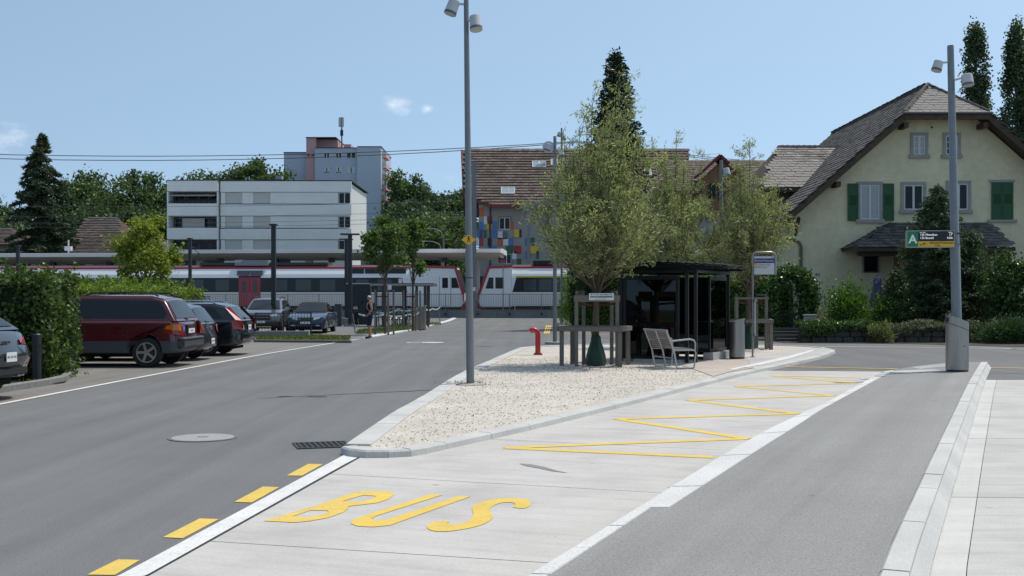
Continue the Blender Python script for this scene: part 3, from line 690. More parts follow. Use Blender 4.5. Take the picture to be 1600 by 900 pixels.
text('Bahnhof/Talstrasse', .062, BLACKP, t, (.46,-.058,-.082), align='RIGHT'); text('Wohlen', .036, BLACKP, t, (.14,-.058,-.135))
part('bus_symbol', BLACKP, t, lambda b: (b.box(-.22,-.165,-.058,-.0565,-.13,-.115), b.lathe([(.016,-.058),(.016,-.0565)], (-.115,0,-.10), 'y', 10), b.box(-.15,-.135,-.058,-.0565,-.13,-.08)))
part('bracket', GALVD, t, lambda b: b.box(wdt/2, wdt/2+.10, -.02,.02,.10,.13)); part('bracket', GALVD, t, lambda b: b.box(wdt/2, wdt/2+.10,-.02,.02,-.13,-.10))
def litter_bin(c, rz, r, h, drop, label, split=False):
    t = empty('litter_bin', c, rz, label, 'litter bin', 'steel litter bins')
    n = 28; mb = MB(); top = []; bot = []; inn = []
    for j in range(n):
        a = 2*math.pi*j/n; x, y = r*math.cos(a), r*math.sin(a); z = h-drop*(x/r+1)/2
        bot.append((x,y,.04)); top.append((x,y,z)); inn.append((x*.95,y*.95,z))
    mb._add(bot+top+inn, [(j,(j+1)%n,(j+1)%n+n,j+n) for j in range(n)]+[(j+n,(j+1)%n+n,(j+1)%n+2*n,j+2*n) for j in range(n)]+[list(range(n))[::-1]])
    mb.build('shell', STEEL, t, 35)
    part('lid', STEEL, t, lambda b: b._add([(x*.95,y*.95,h-drop*(x/r+1)/2-.006) for x,y in [(r*math.cos(2*math.pi*j/n), r*math.sin(2*math.pi*j/n)) for j in range(n)]], [list(range(n))]))
    part('plinth', BLACKM, t, lambda b: b.lathe([(r*.97,0),(r*.97,.04)], n=n))
    part('hood_seam', BLACKM, t, lambda b: b.tube([(r*1.003*math.cos(a), r*1.003*math.sin(a), h-.17-drop*(math.cos(a)+1)/2) for a in [R(170+k*8) for k in range(25)]], .006, 4))
    part('lock', BLACKM, t, lambda b: b.tube([(r*.30,-r*.955,h*.45),(r*.30,-r*.98,h*.45)], .012, 8))
    part('mouth', BLACKM, t, lambda b: b.box(-r*1.012,-r*.8,-.09,.09,h-.15,h-.06))
    return t
litter_bin(cb+Vector((0,.05,0)), 0, .225, 1.16, .17, 'tall brushed steel litter bin with slanted top on the asphalt platform')
c = G(1151.5, 560, .085); litter_bin(c, R(180), .20, 1.04, .11, 'brushed steel litter bin between the bus shelter and bus stop sign')
# red gooseneck standpipe
c = G(840.5, 554.5, .07); t = empty('standpipe', c, 0, 'red gooseneck vent pipe standing on the pale gravel', 'vent pipe')
arc = [(-.13+.13*math.cos(a), 0, .56+.13*math.sin(a)) for a in [R(k*15) for k in range(0,10)]]
part('pipe', REDP, t, lambda b: b.tube([(0,0,.03),(0,0,.3)]+arc, .075, 18), 40)
part('flange', REDP, t, lambda b: (b.box(-.12,.12,-.12,.12,0,.035), b.lathe([(.10,.035),(.10,.06)], n=16)))
tip = Vector(arc[-1]); dv = (tip-Vector(arc[-2])).normalized()
part('mouth_ring', mat('chrome_ring', (.5,.5,.5), .25, .9), t, lambda b: b.tube([tip, tip+dv*.018], .079, 18))
part('opening', BLACKM, t, lambda b: b.tube([tip+dv*.018, tip+dv*.02], .064, 18))
for dx, dy in ((-.09,-.09),(.09,-.09),(.09,.09),(-.09,.09)): part('bolt', STEEL, t, lambda b: b.lathe([(.012,.035),(.012,.052)], (dx,dy,0), n=6))

# tree stakes with benches of weathered timber
def tree_frame(c, rz, label, board=False, s=1.0):
    t = empty('tree_stake_frame', c, rz, label, 'tree stakes', 'timber tree frames')
    for (x, y, h) in ((-.47,-.30,1.62),(.47,-.30,1.62),(-.26,.36,1.60),(.40,.36,1.60)):
        part('stake', WOOD, t, lambda b: b.box(x-.042,x+.042,y-.042,y+.042,-.03,h*s), bevel=.006)
    for (x, y) in ((-.80,-.12),(-.52,.52),(.50,-.62),(.78,.30)):
        part('post', WOOD, t, lambda b: b.box(x-.05,x+.05,y-.05,y+.05,-.03,.80), bevel=.006)
    for a, b_ in (((-.86,-.2,.86),(.56,-.68,.86)), ((.50,-.72,.861),(.84,.38,.861)), ((.84,.34,.862),(-.60,.60,.862)), ((-.58,.62,.863),(-.88,-.18,.863))):
        part('low_rail', WOODH, t, lambda b: b.bar(a, b_, .10, .11), bevel=.006)
    for a, b_ in (((-.53,-.345,1.56),(.53,-.345,1.56)), ((-.32,.41,1.55),(.46,.41,1.55)), ((-.47,-.30,1.665),(-.26,.36,1.665)), ((.47,-.30,1.665),(.40,.36,1.665))):
        part('top_rail', WOODH, t, lambda b: b.bar(a, b_, .045, .15 if board else .06), bevel=.004)
    part('tie', mat('coir_tie', (.10,.035,.02), .95), t, lambda b: (b.bar((-.44,-.26,1.44),(.0,.05,1.40),.03,.05), b.bar((.44,-.26,1.44),(.0,.05,1.40),.03,.05)))
    return t
def water_bag(c, label):
    t = empty('watering_bag', c, 0, label, 'watering bag', 'green tree bags'); n = 20; mb = MB(); vs = []; rng = random.Random(3)
    prof = [(.03,.20),(.02,.235),(.10,.245),(.25,.215),(.42,.165),(.56,.115),(.66,.105),(.70,.08)]
    for z, r in prof[1:]:
        for j in range(n):
            a = 2*math.pi*j/n; k = 1+.10*math.sin(a*5+1)*(z/.7)+.05*math.sin(a*3); vs.append((r*k*math.cos(a), r*k*math.sin(a), z))
    q = len(prof)-1; mb._add(vs, [(i*n+j, i*n+(j+1)%n, (i+1)*n+(j+1)%n, (i+1)*n+j) for i in range(q-1) for j in range(n)]+[list(range(n))[::-1]])
    mb.build('bag', mat('bag_green', (.010,.045,.022), .5, var=.15, scale=6), t, 60)
    part('seam', mat('bag_seam', (.006,.025,.012), .6), t, lambda b: b.tube([(.01,-.235,.04),(.02,-.24,.12),(.01,-.21,.26),(0,-.165,.42),(0,-.115,.58),(0,-.10,.68)], .012, 5))
    part('strap', BLACKM, t, lambda b: (b.tube([(-.09,-.03,.66),(-.10,-.05,.80),(-.05,-.06,.86)], .014, 5), b.tube([(.05,-.08,.68),(-.02,-.12,.78)], .012, 5)))
    return t
T1 = G(931, 571, .07); T3 = G(1169, 545, .07)
fr1 = tree_frame(T1, 0, 'weathered timber stakes round the near willow, signboard on the top rail', True)
tree_frame(T3, R(8), 'weathered timber stakes round the far willow beside the bus stop sign')
water_bag(T1+Vector((.0,-.02,0)), 'dark green watering bag round the near willow trunk')
water_bag(T3+Vector((.0,-.02,0)), 'dark green watering bag round the far willow trunk')
c = T1+Vector((.10,-.375,1.60)); t = empty('signboard', c, 0, 'small white firm signboard nailed to the timber tree frame', 'sign')
part('plate', mat('signboard_white', (.70,.71,.69), .5), t, lambda b: b.box(-.285,.285,-.012,0,-.08,.08))
part('green_bar', mat('signboard_green', (.0,.075,.05), .5), t, lambda b: b.box(-.255,.255,-.0135,-.012,-.018,.012))
text('M. P. Rovy Gartenbau AG', .047, BLACKP, t, (0,-.0135,.048), bold=.0006); text('Gartenbau und Unterhalt', .026, BLACKP, t, (-.02,-.0135,-.052))
text('5610 Wohlen', .022, WHITEP, t, (-.12,-.015,-.003))

# benches
def bench(c, rz, label, ln=1.25):
    t = empty('bench', c, rz, label, 'bench', 'steel and timber benches'); tube = mat('bench_tube', (.40,.41,.42), .35, .8)
    slat = mat('bench_slat', (.15,.135,.12), .8, var=.25, scale=6, stretch=(2,20,20))
    for x in (-ln/2, 0, ln/2):     # local: bench length along x, facing -y
        part('back_frame', tube, t, lambda b: b.tube([(x,.08,.03),(x,.15,.40),(x,.33,.84)], .02, 8), 40)
    for x in (-ln/2, ln/2):
        part('leg_frame', tube, t, lambda b: b.tube([(x,.16,.42),(x,-.34,.42),(x,-.38,.36),(x,-.34,.03),(x,-.30,.018),(x,.06,.018),(x,.09,.05),(x,.15,.40)], .018, 8), 40)
        part('armrest', tube, t, lambda b: b.tube([(x,.22,.62),(x,-.24,.66),(x,-.34,.63),(x,-.37,.55),(x,-.36,.40)], .02, 8), 40)
    part('top_rail', tube, t, lambda b: b.tube([(-ln/2-.03,.335,.85),(ln/2+.03,.335,.85)], .027, 10), 40)
    part('cross_rail', tube, t, lambda b: b.tube([(-ln/2,.12,.24),(ln/2,.12,.24)], .016, 8), 40)
    for k in range(8):
        u = k/7; y, z = .165+.15*u, .46+.33*u
        part('back_slat', slat, t, lambda b: b.obox((0,y-.02,z), (ln/2-.02,0,0), (0,.008,-.004), (0,.007,.0155)))
    for k in range(7): part('seat_slat', slat, t, lambda b: b.box(-ln/2+.02, ln/2-.02, -.31+k*.065, -.31+k*.065+.048, .435, .452))
    return t
b1 = G(1045, 574.5, .07); bench(b1, R(108), 'slatted bench with steel tube frame beside the black shelter, seen from behind', 1.15)
b2 = G(1116, 545.5, .07); bench(b2, R(177), 'slatted bench with steel tube frame behind the shelter glass', 1.15)

# bus stop sign
c = G(1176, 558, .085); t = empty('bus_stop_sign', c, 0, 'bus stop sign with blue name band in a rounded steel frame', 'bus stop sign')
hh = GZ(394, c.y)-.085; wv = .60
part('frame', STEEL, t, lambda b: b.tube([(0,0,0),(0,0,hh-.10),(.03,0,hh-.03),(.10,0,hh),(wv-.10,0,hh),(wv-.03,0,hh-.03),(wv,0,hh-.10),(wv,0,hh-.60)], .026, 10), 40)
part('plate', mat('stop_plate', (.55,.56,.58), .4), t, lambda b: b.box(.04,wv-.03,-.012,.012,hh-.585,hh-.11))
part('name_band', mat('stop_blue', (.006,.018,.12), .4), t, lambda b: b.box(.042,wv-.032,-.0145,-.012,hh-.285,hh-.165))
text('Bahnhof/Talstrasse', .066, WHITEP, t, (wv/2+.005,-.016,hh-.225)); text('A-Welle', .026, BLACKP, t, (wv-.07,-.0135,hh-.137))
part('route_tiles', mat('stop_orange', (.60,.30,.01), .5), t, lambda b: (b.box(.045,.12,-.0145,-.012,hh-.345,hh-.29), b.box(.045,.12,-.0145,-.012,hh-.42,hh-.365)))
text('135 Menziken - Reinach', .034, BLACKP, t, (.14,-.0135,hh-.318), align='LEFT'); text('Boswil - Muri - Aarau', .034, BLACKP, t, (.14,-.0135,hh-.362), align='LEFT'); text('N56 Bremgarten', .034, BLACKP, t, (.14,-.0135,hh-.406), align='LEFT')
zt = GZ(467, c.y)-.085; zb = GZ(522, c.y)-.085
tt = part('timetable_holder', mat('holder_panel', (.45,.46,.47), .3), t, lambda b: b.box(.035,.075,-.05,-.03,zb,zt-.08))
part('end_cap', STEEL, tt, lambda b: b.tube([(.055,-.04,zt-.08),(.055,-.04,zt)], [.04,.03], 10)); part('end_cap', STEEL, tt, lambda b: b.tube([(.055,-.04,zb),(.055,-.04,zb-.05)], [.045,.04], 10))
part('foot', STEEL, t, lambda b: b.lathe([(.07,0),(.07,.012)], n=14))

# ---- bus shelter: end glass faces the camera, long side parallel to the kerb
SO = Vector(G(1087, 567, .07)); va = math.atan2(.45, .89)      # local y runs along the kerb, local x towards the kerb
t = empty('bus_shelter', SO, -va, 'black steel and dark glass bus shelter with louvred flat roof', 'bus shelter')
SG = glassmat('smoked_glass', (.16,.18,.19), 1); FRM = mat('shelter_black', (.010,.011,.012), .35, .4)
W_, L_, Hs = 1.92, 2.75, 2.12
for x, y in ((0,0),(-.22,.0),(-W_,0),(0,L_),(-W_,L_),(-W_,L_/2)):
    part('post', FRM, t, lambda b: b.box(x-.04,x+.04,y-.04,y+.04,0,2.30), bevel=.004)
def panel(a, b_, z0, z1, nm='glass_panel'):
    a, b_ = Vector(a), Vector(b_); u = (b_-a).normalized(); n = Vector((u.y,-u.x,0)); mid = (a+b_)/2; l = (b_-a).length
    p = part(nm, SG, t, lambda m: m.obox(mid+Vector((0,0,(z0+z1)/2)), u*(l/2-.04), n*.005, Vector((0,0,(z1-z0)/2-.04))))
    def f(m):
        for zz_ in (z0+.035, z1-.05): m.obox(mid+Vector((0,0,zz_)), u*l/2, n*.024, Vector((0,0,.035 if zz_ < 1 else .05)))
        for e_ in (a+u*.04, b_-u*.04): m.obox(e_+Vector((0,0,(z0+z1)/2)), u*.04, n*.0235, Vector((0,0,(z1-z0)/2-.002)))
    part('frame', FRM, p, f)
panel((-W_+.05,0,0), (-.42,0,0), .06, Hs)                # end wall facing the camera
panel((-.02,1.15,0), (-.02,L_-.05,0), .22, Hs)           # kerb side screen
panel((-W_,.05,0), (-W_,L_/2-.05,0), .06, Hs); panel((-W_,L_/2+.05,0), (-W_,L_-.05,0), .06, Hs); panel((-W_+.05,L_,0), (-.05,L_,0), .06, Hs)
part('plinth', mat('shelter_plinth', (.40,.39,.37), .9, var=.1), t, lambda b: b.box(-.16,.10,1.10,L_+.02,-.02,.20), bevel=.01)
part('plinth', mat('shelter_plinth', (.40,.39,.37)), t, lambda b: b.box(-1.5,-.30,-.30,-.06,-.02,.07), bevel=.01)
part('floor_slab', mat('shelter_plinth', (.40,.39,.37)), t, lambda b: b.box(-W_-.05,.05,-.03,L_+.05,-.06,.012))
def eaves(b):
    b.box(-W_-.04,.04,-.04,.04,2.18,2.26); b.box(-W_-.04,.04,L_-.04,L_+.04,2.18,2.26); b.box(-.04,.04,.04,L_-.04,2.18,2.26); b.box(-W_-.04,-W_+.04,.04,L_-.04,2.18,2.26)
part('top_beam', FRM, t, eaves)
for k in range(5):
    y = .05+k*.66; part('roof_bracket', FRM, t, lambda b: b.prism([(-W_-.12,y-.015,2.27),(.42,y-.015,2.27),(.42,y-.015,2.31),(-.7,y-.015,2.42),(-W_-.12,y-.015,2.31)], (0,.03,0)))
ROOFG = mat('roof_glass_dark', (.022,.032,.036), .18, .1, spec=.6)
for k in range(12):
    x0 = -W_-.22+k*.225; zc = 2.345+.075*(1-abs((x0+.11+.85)/1.3))+.012
    part('roof_pane', ROOFG, t, lambda b: b.obox((x0+.12, L_/2-.02, zc+.012), (.13,0,.022), (0,L_/2+.36,0), (-.002,0,.006)))
sb = empty('shelter_bench', SO+Matrix.Rotation(-va, 3, 'Z') @ Vector((-1.45, 1.4, 0)), -va, 'dark bench inside the glass bus shelter', 'bench')
part('seat', WOODH, sb, lambda b: (b.box(-.22,.22,-.9,.9,.43,.46))); part('leg', FRM, sb, lambda b: b.box(-.16,.16,-.8,-.74,-.0,.43)); part('leg', FRM, sb, lambda b: b.box(-.16,.16,.74,.8,-.0,.43))
# ================================================================== cars
CGLASS = mat('car_glass', (.010,.012,.014), .05, 0, spec=.5); TYRE = mat('tyre_rubber', (.016,.016,.016), .85, var=.2, scale=20)
ALLOY = mat('alloy', (.45,.45,.45), .35, .85); PLAST = mat('black_plastic', (.022,.022,.023), .6, var=.1); REDL = mat('tail_red', (.28,.012,.012), .15, coat=.6)
ORANGE = mat('indicator_orange', (.55,.16,.01), .15, coat=.5); CLEARL = mat('headlight_clear', (.55,.57,.58), .08, .3, coat=.8); PLATE = mat('number_plate', (.72,.72,.70), .5)
CHROME = mat('chrome', (.6,.6,.61), .15, 1)
def poly_offset(P, d):
    n = len(P); o = []
    area = sum(P[i][0]*P[(i+1)%n][1]-P[(i+1)%n][0]*P[i][1] for i in range(n)); sg = 1 if area > 0 else -1
    for i in range(n):
        a, b, c = Vector(P[i-1]), Vector(P[i]), Vector(P[(i+1)%n]); e1 = (b-a).normalized(); e2 = (c-b).normalized()
        n1 = Vector((-e1.y, e1.x))*sg; n2 = Vector((-e2.y, e2.x))*sg; m = n1+n2; k = m.length_squared
        m = m/max(k/2, .6); o.append((b.x+m.x*d, b.y+m.y*d))
    return o
def arch(cx, r, zs, cz):
    a0 = math.asin(max(-1, min(1, (zs-cz)/r))); k = 12
    return [(cx-r*math.cos(a0+(math.pi-2*a0)*i/k), cz+r*math.sin(a0+(math.pi-2*a0)*i/k)) for i in range(k+1)]
def loft_body(t, sil, hw, L_, paint, cut=None, lowmat=None, round_=.19, mid=None):
    layers = [(0,0,0), (.55,.0,.10), (.80,.0,.30), (.90,.004,.52), (.965,.014,.75), (.992,.035,.92), (1.0,.06,1.0)]
    n = len(sil); vs = []; fs = []; cx = L_/2
    def ring(y, off, e):
        q = poly_offset(sil, off) if off else sil
        for x, z in q:
            u = (x-cx)/(L_/2); vs.append((x-math.copysign(abs(u)**5*e*round_, u), y, z))
    full = [(-f, o, e) for f, o, e in layers[:0:-1]]+layers
    for f, o, e in full: ring(f*hw, o, e)
    for k in range(len(full)-1): fs += [(k*n+i, k*n+(i+1)%n, (k+1)*n+(i+1)%n, (k+1)*n+i) for i in range(n)]
    fs += [list(range(n)), list(range((len(full)-1)*n, len(full)*n))[::-1]]
    b = bmesh.new(); bv = [b.verts.new(v) for v in vs]
    for f in fs: b.faces.new([bv[i] for i in f])
    bmesh.ops.triangulate(b, faces=[f for f in b.faces if len(f.verts) > 4]); bmesh.ops.recalc_face_normals(b, faces=b.faces)
    if cut:
        bmesh.ops.bisect_plane(b, geom=b.verts[:]+b.edges[:]+b.faces[:], plane_co=(0,0,cut), plane_no=(0,0,1))
    def out_(name, sel, m, off=0):
        c = b.copy(); bad = [f for f in c.faces if not sel(f)]; bmesh.ops.delete(c, geom=bad, context='FACES')
        me = bpy.data.meshes.new(name); c.to_mesh(me); c.free()
        me.polygons.foreach_set('use_smooth', [True]*len(me.polygons)); me.set_sharp_from_angle(angle=R(38)); return link(name, me, m, t)
    if cut:
        o = out_('body', lambda f: f.calc_center_median().z >= cut, paint); out_('cladding', lambda f: f.calc_center_median().z < cut, lowmat)
    else: o = out_('body', lambda f: True, paint)
    b.free(); return o
def wheel(t, x, y, r, w_, spokes=5, face=1):
    h = part('wheel', TYRE, t, lambda b: b.lathe([(r*.66,-w_/2),(r*.93,-w_/2),(r,-w_/2+.03),(r,w_/2-.03),(r*.93,w_/2),(r*.66,w_/2)], (x,y,r), 'y', 28), 35)
    s = face
    def rim(b):
        b.lathe([(r*.68,s*(w_/2-.012)),(r*.68,s*(w_/2+.004)),(r*.60,s*(w_/2+.004)),(r*.58,s*(w_/2-.05))], (x,y,r), 'y', 28, cap=False)
        for k in range(spokes):
            a = 2*math.pi*k/spokes+.3; d = Vector((math.sin(a),0,math.cos(a))); q = Vector((math.cos(a),0,-math.sin(a)))
            b.obox(Vector((x,y+s*(w_/2-.012),r))+d*r*.34, d*r*.30, Vector((0,s*.014,0)), q*r*.085)
        b.lathe([(r*.16,s*(w_/2-.03)),(r*.15,s*(w_/2+.008)),(.001,s*(w_/2+.010))], (x,y,r), 'y', 14, cap=False)
    part('rim', ALLOY, h, rim, 30); part('hub_shadow', PLAST, h, lambda b: b.lathe([(r*.66,s*(w_/2-.06)),(.001,s*(w_/2-.06))], (x,y,r), 'y', 20, cap=False))
def car(name, label, loc, rz, S, paint, cat='car'):
    """local x: rear bumper 0 -> nose L; y: left +; S holds the side-view outline"""
    L_, hw, r = S['L'], S['W']/2, S['r']; t = empty(name, loc, rz, label, cat, 'parked cars')
    zs = S.get('sill', .26); xr, xf = S['axles']; ra = r+.055
    low = [S['tail'][0]]+arch(xr, ra, zs+.02, r)+arch(xf, ra, zs+.02, r)+S['nose']
    belt = S['deck']                                 # from cowl to the rear, then down the tail
    sil = low+belt+S['tail'][:0:-1]
    loft_body(t, sil, hw, L_, paint, S.get('cut'), S.get('lowmat', PLAST), S.get('round', .19))
    part('wheel_well', mat('well_black', (.004,.004,.004), 1), t, lambda b: (b.box(xr-.36,xr+.36,-hw*.62,hw*.62,zs-.02,.80), b.box(xf-.36,xf+.36,-hw*.62,hw*.62,zs-.02,.74), b.box(.4,L_-.4,-hw*.72,hw*.72,zs-.06,zs+.03)))
    gh = S['gh']; zb = min(p[1] for p in gh); zr = max(p[1] for p in gh)
    wb, wt = hw*S.get('gw', (.93,.74))[0], hw*S.get('gw', (.93,.74))[1]
    def yy(z): return wb+(wt-wb)*(z-zb)/(zr-zb)
    roofm = S.get('roofmat', paint); k = len(gh)
    b = bmesh.new(); rows = []
    for f in (-1, -.6, 0, .6, 1): rows.append([b.verts.new((x, f*yy(z), z+(.035 if z > zb+.2 else .0)*(1-f*f))) for x, z in gh])
    for i in range(4):
        for j in range(k-1): b.faces.new((rows[i][j], rows[i][j+1], rows[i+1][j+1], rows[i+1][j]))
    b.faces.new(rows[0][::-1]); b.faces.new(rows[-1])
    bmesh.ops.recalc_face_normals(b, faces=b.faces)
    ed = [e_ for e_ in b.edges if len(e_.link_faces) == 2 and e_.calc_face_angle(0) > .35]
    bmesh.ops.bevel(b, geom=ed, offset=.045, segments=3, affect='EDGES', clamp_overlap=True)
    me = bpy.data.meshes.new('roof'); b.to_mesh(me); b.free(); me.polygons.foreach_set('use_smooth', [True]*len(me.polygons)); me.set_sharp_from_angle(angle=R(40))
    link('roof', me, roofm, t)
    # side windows
    ty = (wb-wt)/(zr-zb)
    for sgn in (-1, 1):
        for q in S['windows']:
            part('side_window', CGLASS, t, lambda m: m.prism([(x, sgn*(yy(z)-.012), z) for x, z in q], (0, sgn*.018, sgn*0+.004)))
        for q in S.get('trims', []):
            part('window_trim', PLAST, t, lambda m: m.prism([(x, sgn*(yy(z)-.012), z) for x, z in q], (0, sgn*.015, .003)))
        for x in S['seams']:
            part('door_seam', PLAST, t, lambda m: m.box(x-.006, x+.006, sgn*(hw-.01), sgn*(hw+.0015), zs+.10, zb-.02))
        for x in S['handles']:
            part('door_handle', S.get('handlemat', paint), t, lambda m: m.box(x-.10, x+.10, sgn*(hw-.005), sgn*(hw+.03), zb-.15, zb-.115), bevel=.008)
        mx_, mz = S['mirror']
        part('mirror', S.get('mirmat', paint), t, lambda m: m.obox((mx_, sgn*(hw+.10), mz), (.05,0,0), (0,.11,0), (0,0,.075)), bevel=.03)
        if S.get('side_strip'):
            z0, z1 = S['side_strip']; part('side_strip', S.get('stripmat', PLAST), t, lambda m: m.box(xr+ra+.02, xf-ra-.02, sgn*(hw-.01), sgn*(hw+.012), z0, z1))
        if S.get('rails'):
            a, c_ = S['rails']; zz_ = zr+.02
            part('roof_rail', S.get('railmat', PLAST), t, lambda m: m.tube([(a,sgn*wt*.86,zz_-.03),(a+.14,sgn*wt*.87,zz_+.045),((a+c_)/2,sgn*wt*.87,zz_+.06),(c_-.22,sgn*wt*.87,zz_+.045),(c_,sgn*wt*.86,zz_-.05)], .022, 6), 40)
        for x, fz in ((xr, S.get('spokes', 5)), (xf, S.get('spokes', 5))): wheel(t, x, sgn*(hw-.115), r, .215, fz, sgn)
    # rear window and windscreen on the greenhouse ends
    def glass_end(nm, p0, p1, u0, u1, inset):
        a, c_ = Vector((p0[0],0,p0[1])), Vector((p1[0],0,p1[1])); d = (c_-a); n = Vector((d.z,0,-d.x)).normalized()
        if (n.x > 0) != (nm == 'windscreen'): n = -n
        pts = []
        for u, s_ in ((u0,-1),(u0,1),(u1,1),(u1,-1)):
            q = a+d*u; pts.append(Vector((q.x, s_*(yy(q.z)-inset), q.z)))
        b2 = MB(); K_ = 6; top = []; 
        grid = []
        for vj in range(5):
            v = vj/4; row = []
            for j in range(K_+1):
                f = j/K_*2-1; q0 = pts[0].lerp(pts[1], j/K_); q1 = pts[3].lerp(pts[2], j/K_); q = q0.lerp(q1, v)
                u = u0+(u1-u0)*v
                hgt = (.035*u if nm != 'x' else 0)*(1-f*f)
                row.append(q+n*.012+Vector((0,0,hgt)))
            grid.append(row)
        flat = [p for r_ in grid for p in r_]; w1 = K_+1
        b2._add(flat, [(i*w1+j, i*w1+j+1, (i+1)*w1+j+1, (i+1)*w1+j) for i in range(4) for j in range(K_)])
        return b2.build(nm, CGLASS, t, 60)
    glass_end('rear_window', gh[0], gh[1], S.get('rw', (.12,.90))[0], S.get('rw', (.12,.90))[1], .10)
    glass_end('windscreen', gh[-1], gh[-2], .06, .92, .09)
    return t
def plate_rear(t, x, z, txt, tilt=0, y=0, w_=.30, h_=.15, nose=False):
    s = 1 if nose else -1
    p = part('number_plate', PLATE, t, lambda b: b.obox((x,y,z), (.006,0,0), (0,w_/2,0), (s*math.sin(tilt)*-h_/2,0,math.cos(tilt)*h_/2)))
    text(txt, h_*.36, BLACKP, p, (x+s*.008, y, z), (R(90), 0, R(90 if nose else -90)), ex=.001)
def rear_quad(t, nm, m, pts, dx=-.02, parent=None):
    return part(nm, m, parent or t, lambda b: b.prism(pts, (dx,0,0)), bevel=.008)
PAINT_RED = mat('paint_dark_red', (.095,.010,.016), .28, .15, coat=.9); PAINT_BLK = mat('paint_blue_black', (.012,.014,.019), .28, .2, coat=.9); PAINT_GRY = mat('paint_dark_grey', (.045,.048,.054), .26, .5, coat=.9)
PAINT_SIL = mat('paint_grey_silver', (.16,.17,.19), .28, .6, coat=.9); PAINT_NAVY = mat('paint_navy', (.008,.016,.045), .25, .2, coat=.9); PAINT_CHAR = mat('paint_charcoal', (.03,.032,.036), .28, .4, coat=.9)
CLAD = mat('grey_cladding', (.055,.06,.068), .5, var=.06)
# red sport utility vehicle, parked nose-in to the hedge
S1 = dict(L=4.5, W=1.84, r=.355, axles=(.80,3.42), sill=.30, cut=.62, lowmat=CLAD,
  tail=[(.14,.34),(.02,.42),(0,.60),(.03,.72),(.05,.95),(.10,1.06)],
  nose=[(4.30,.30),(4.46,.45),(4.48,.75),(4.40,.92),(4.10,1.03),(3.45,1.10)],
  deck=[(3.38,1.10),(.14,1.10)],
  gh=[(.10,1.09),(.42,1.60),(.75,1.68),(2.35,1.69),(2.62,1.65),(3.50,1.09)],
  windows=[[(.42,1.15),(.34,1.26),(.52,1.54),(.66,1.57),(1.14,1.585),(1.20,1.15)], [(1.30,1.15),(1.25,1.59),(2.12,1.60),(2.19,1.15)], [(2.30,1.15),(2.24,1.60),(2.52,1.60),(2.74,1.50),(3.24,1.15)]],
  trims=[[(2.18,1.14),(2.12,1.60),(2.25,1.60),(2.31,1.14)], [(1.20,1.14),(1.14,1.59),(1.26,1.59),(1.31,1.14)], [(1.50,1.15),(1.47,1.59),(1.50,1.59),(1.53,1.15)]],
  seams=(1.26,2.28,3.32), handles=(1.45,2.48), mirror=(3.18,1.16), mirmat=PAINT_RED, rails=(.62,2.45), gw=(.945,.76))
d0 = 27.0; t = car('parked_car', 'dark red estate off-roader with grey lower cladding parked by the hedge', (-7.76, d0+.95, .004), R(178), S1, PAINT_RED)
for s_ in (-.95, 1):
    tl = part('tail_light', REDL, t, lambda b: b._add([(.0,s_*.68,.76),(.02,s_*.88,.76),(.17,s_*.926,.78),(.40,s_*.928,.82),(.34,s_*.926,.97),(.24,s_*.924,1.06),(.05,s_*.87,1.06),(.03,s_*.72,1.0)], [(0,1,6,7),(1,2,5,6),(2,3,4,5)]))
    part('indicator', ORANGE, tl, lambda b: b._add([(.005,s_*.80,.87),(.015,s_*.885,.87),(.16,s_*.932,.88),(.36,s_*.934,.91),(.32,s_*.932,.98),(.16,s_*.929,1.02),(.04,s_*.885,1.02),(.03,s_*.81,1.0)], [(0,1,6,7),(1,2,5,6),(2,3,4,5)]))
    part('reflector', REDL, t, lambda b: b.tube([(-.015,s_*.66,.52),(.02,s_*.66,.52)], .05, 14)); part('fog_lamp', CLEARL, t, lambda b: b.tube([(-.015,s_*.46,.52),(.02,s_*.46,.52)], .05, 14))
part('rear_bumper', CLAD, t, lambda b: b.box(-.06,.14,-.80,.80,.44,.66), bevel=.05)
part('bumper_step', mat('bumper_silver', (.30,.32,.35), .3, .6), t, lambda b: b.box(-.064,.12,-.78,.78,.662,.70), bevel=.015)
part('plate_recess', PLAST, t, lambda b: b.box(.015,.06,-.28,.28,.76,1.0)); plate_rear(t, .012, .85, 'AG 95 214', w_=.46, h_=.11)
part('wiper', PLAST, t, lambda b: b.tube([(.09,.0,1.12),(.19,.35,1.20)], .012, 5)); part('badge_sticker', mat('blue_sticker', (.03,.16,.45), .5), t, lambda b: b.box(.010,.03,.54,.64,.84,.98))
text('P', .09, WHITEP, t, (.008,.59,.91), (R(90),0,R(-90)), ex=.001)
# small dark hatchback
S2 = dict(L=3.8, W=1.68, r=.30, axles=(.72,3.12), sill=.24,
  tail=[(.12,.28),(.01,.36),(0,.60),(.06,.78),(.10,.92)], nose=[(3.62,.24),(3.76,.36),(3.78,.62),(3.64,.80),(3.3,.90),(2.95,.95)], deck=[(2.9,.96),(.16,.96)],
  gh=[(.12,.95),(.44,1.40),(.70,1.46),(1.9,1.47),(2.15,1.42),(3.0,.95)],
  windows=[[(.50,1.0),(.62,1.36),(1.30,1.39),(1.34,1.0)], [(1.42,1.0),(1.38,1.39),(2.0,1.39),(2.72,1.0)]], seams=(1.38,2.75), handles=(1.6,), mirror=(2.62,1.02))
t = car('parked_car', 'small charcoal hatchback squeezed between the red car and dark estate', (-7.95, 30.6, .004), R(179), S2, PAINT_CHAR)
for s_ in (-.95, 1): part('tail_light', mat('lamp_silver_red', (.25,.03,.03), .15, coat=.6), t, lambda b: b._add([(.035,s_*.60,.72),(.05,s_*.76,.72),(.20,s_*.846,.74),(.24,s_*.845,.92),(.09,s_*.79,.94),(.09,s_*.66,.93)], [(0,1,4,5),(1,2,3,4)]))
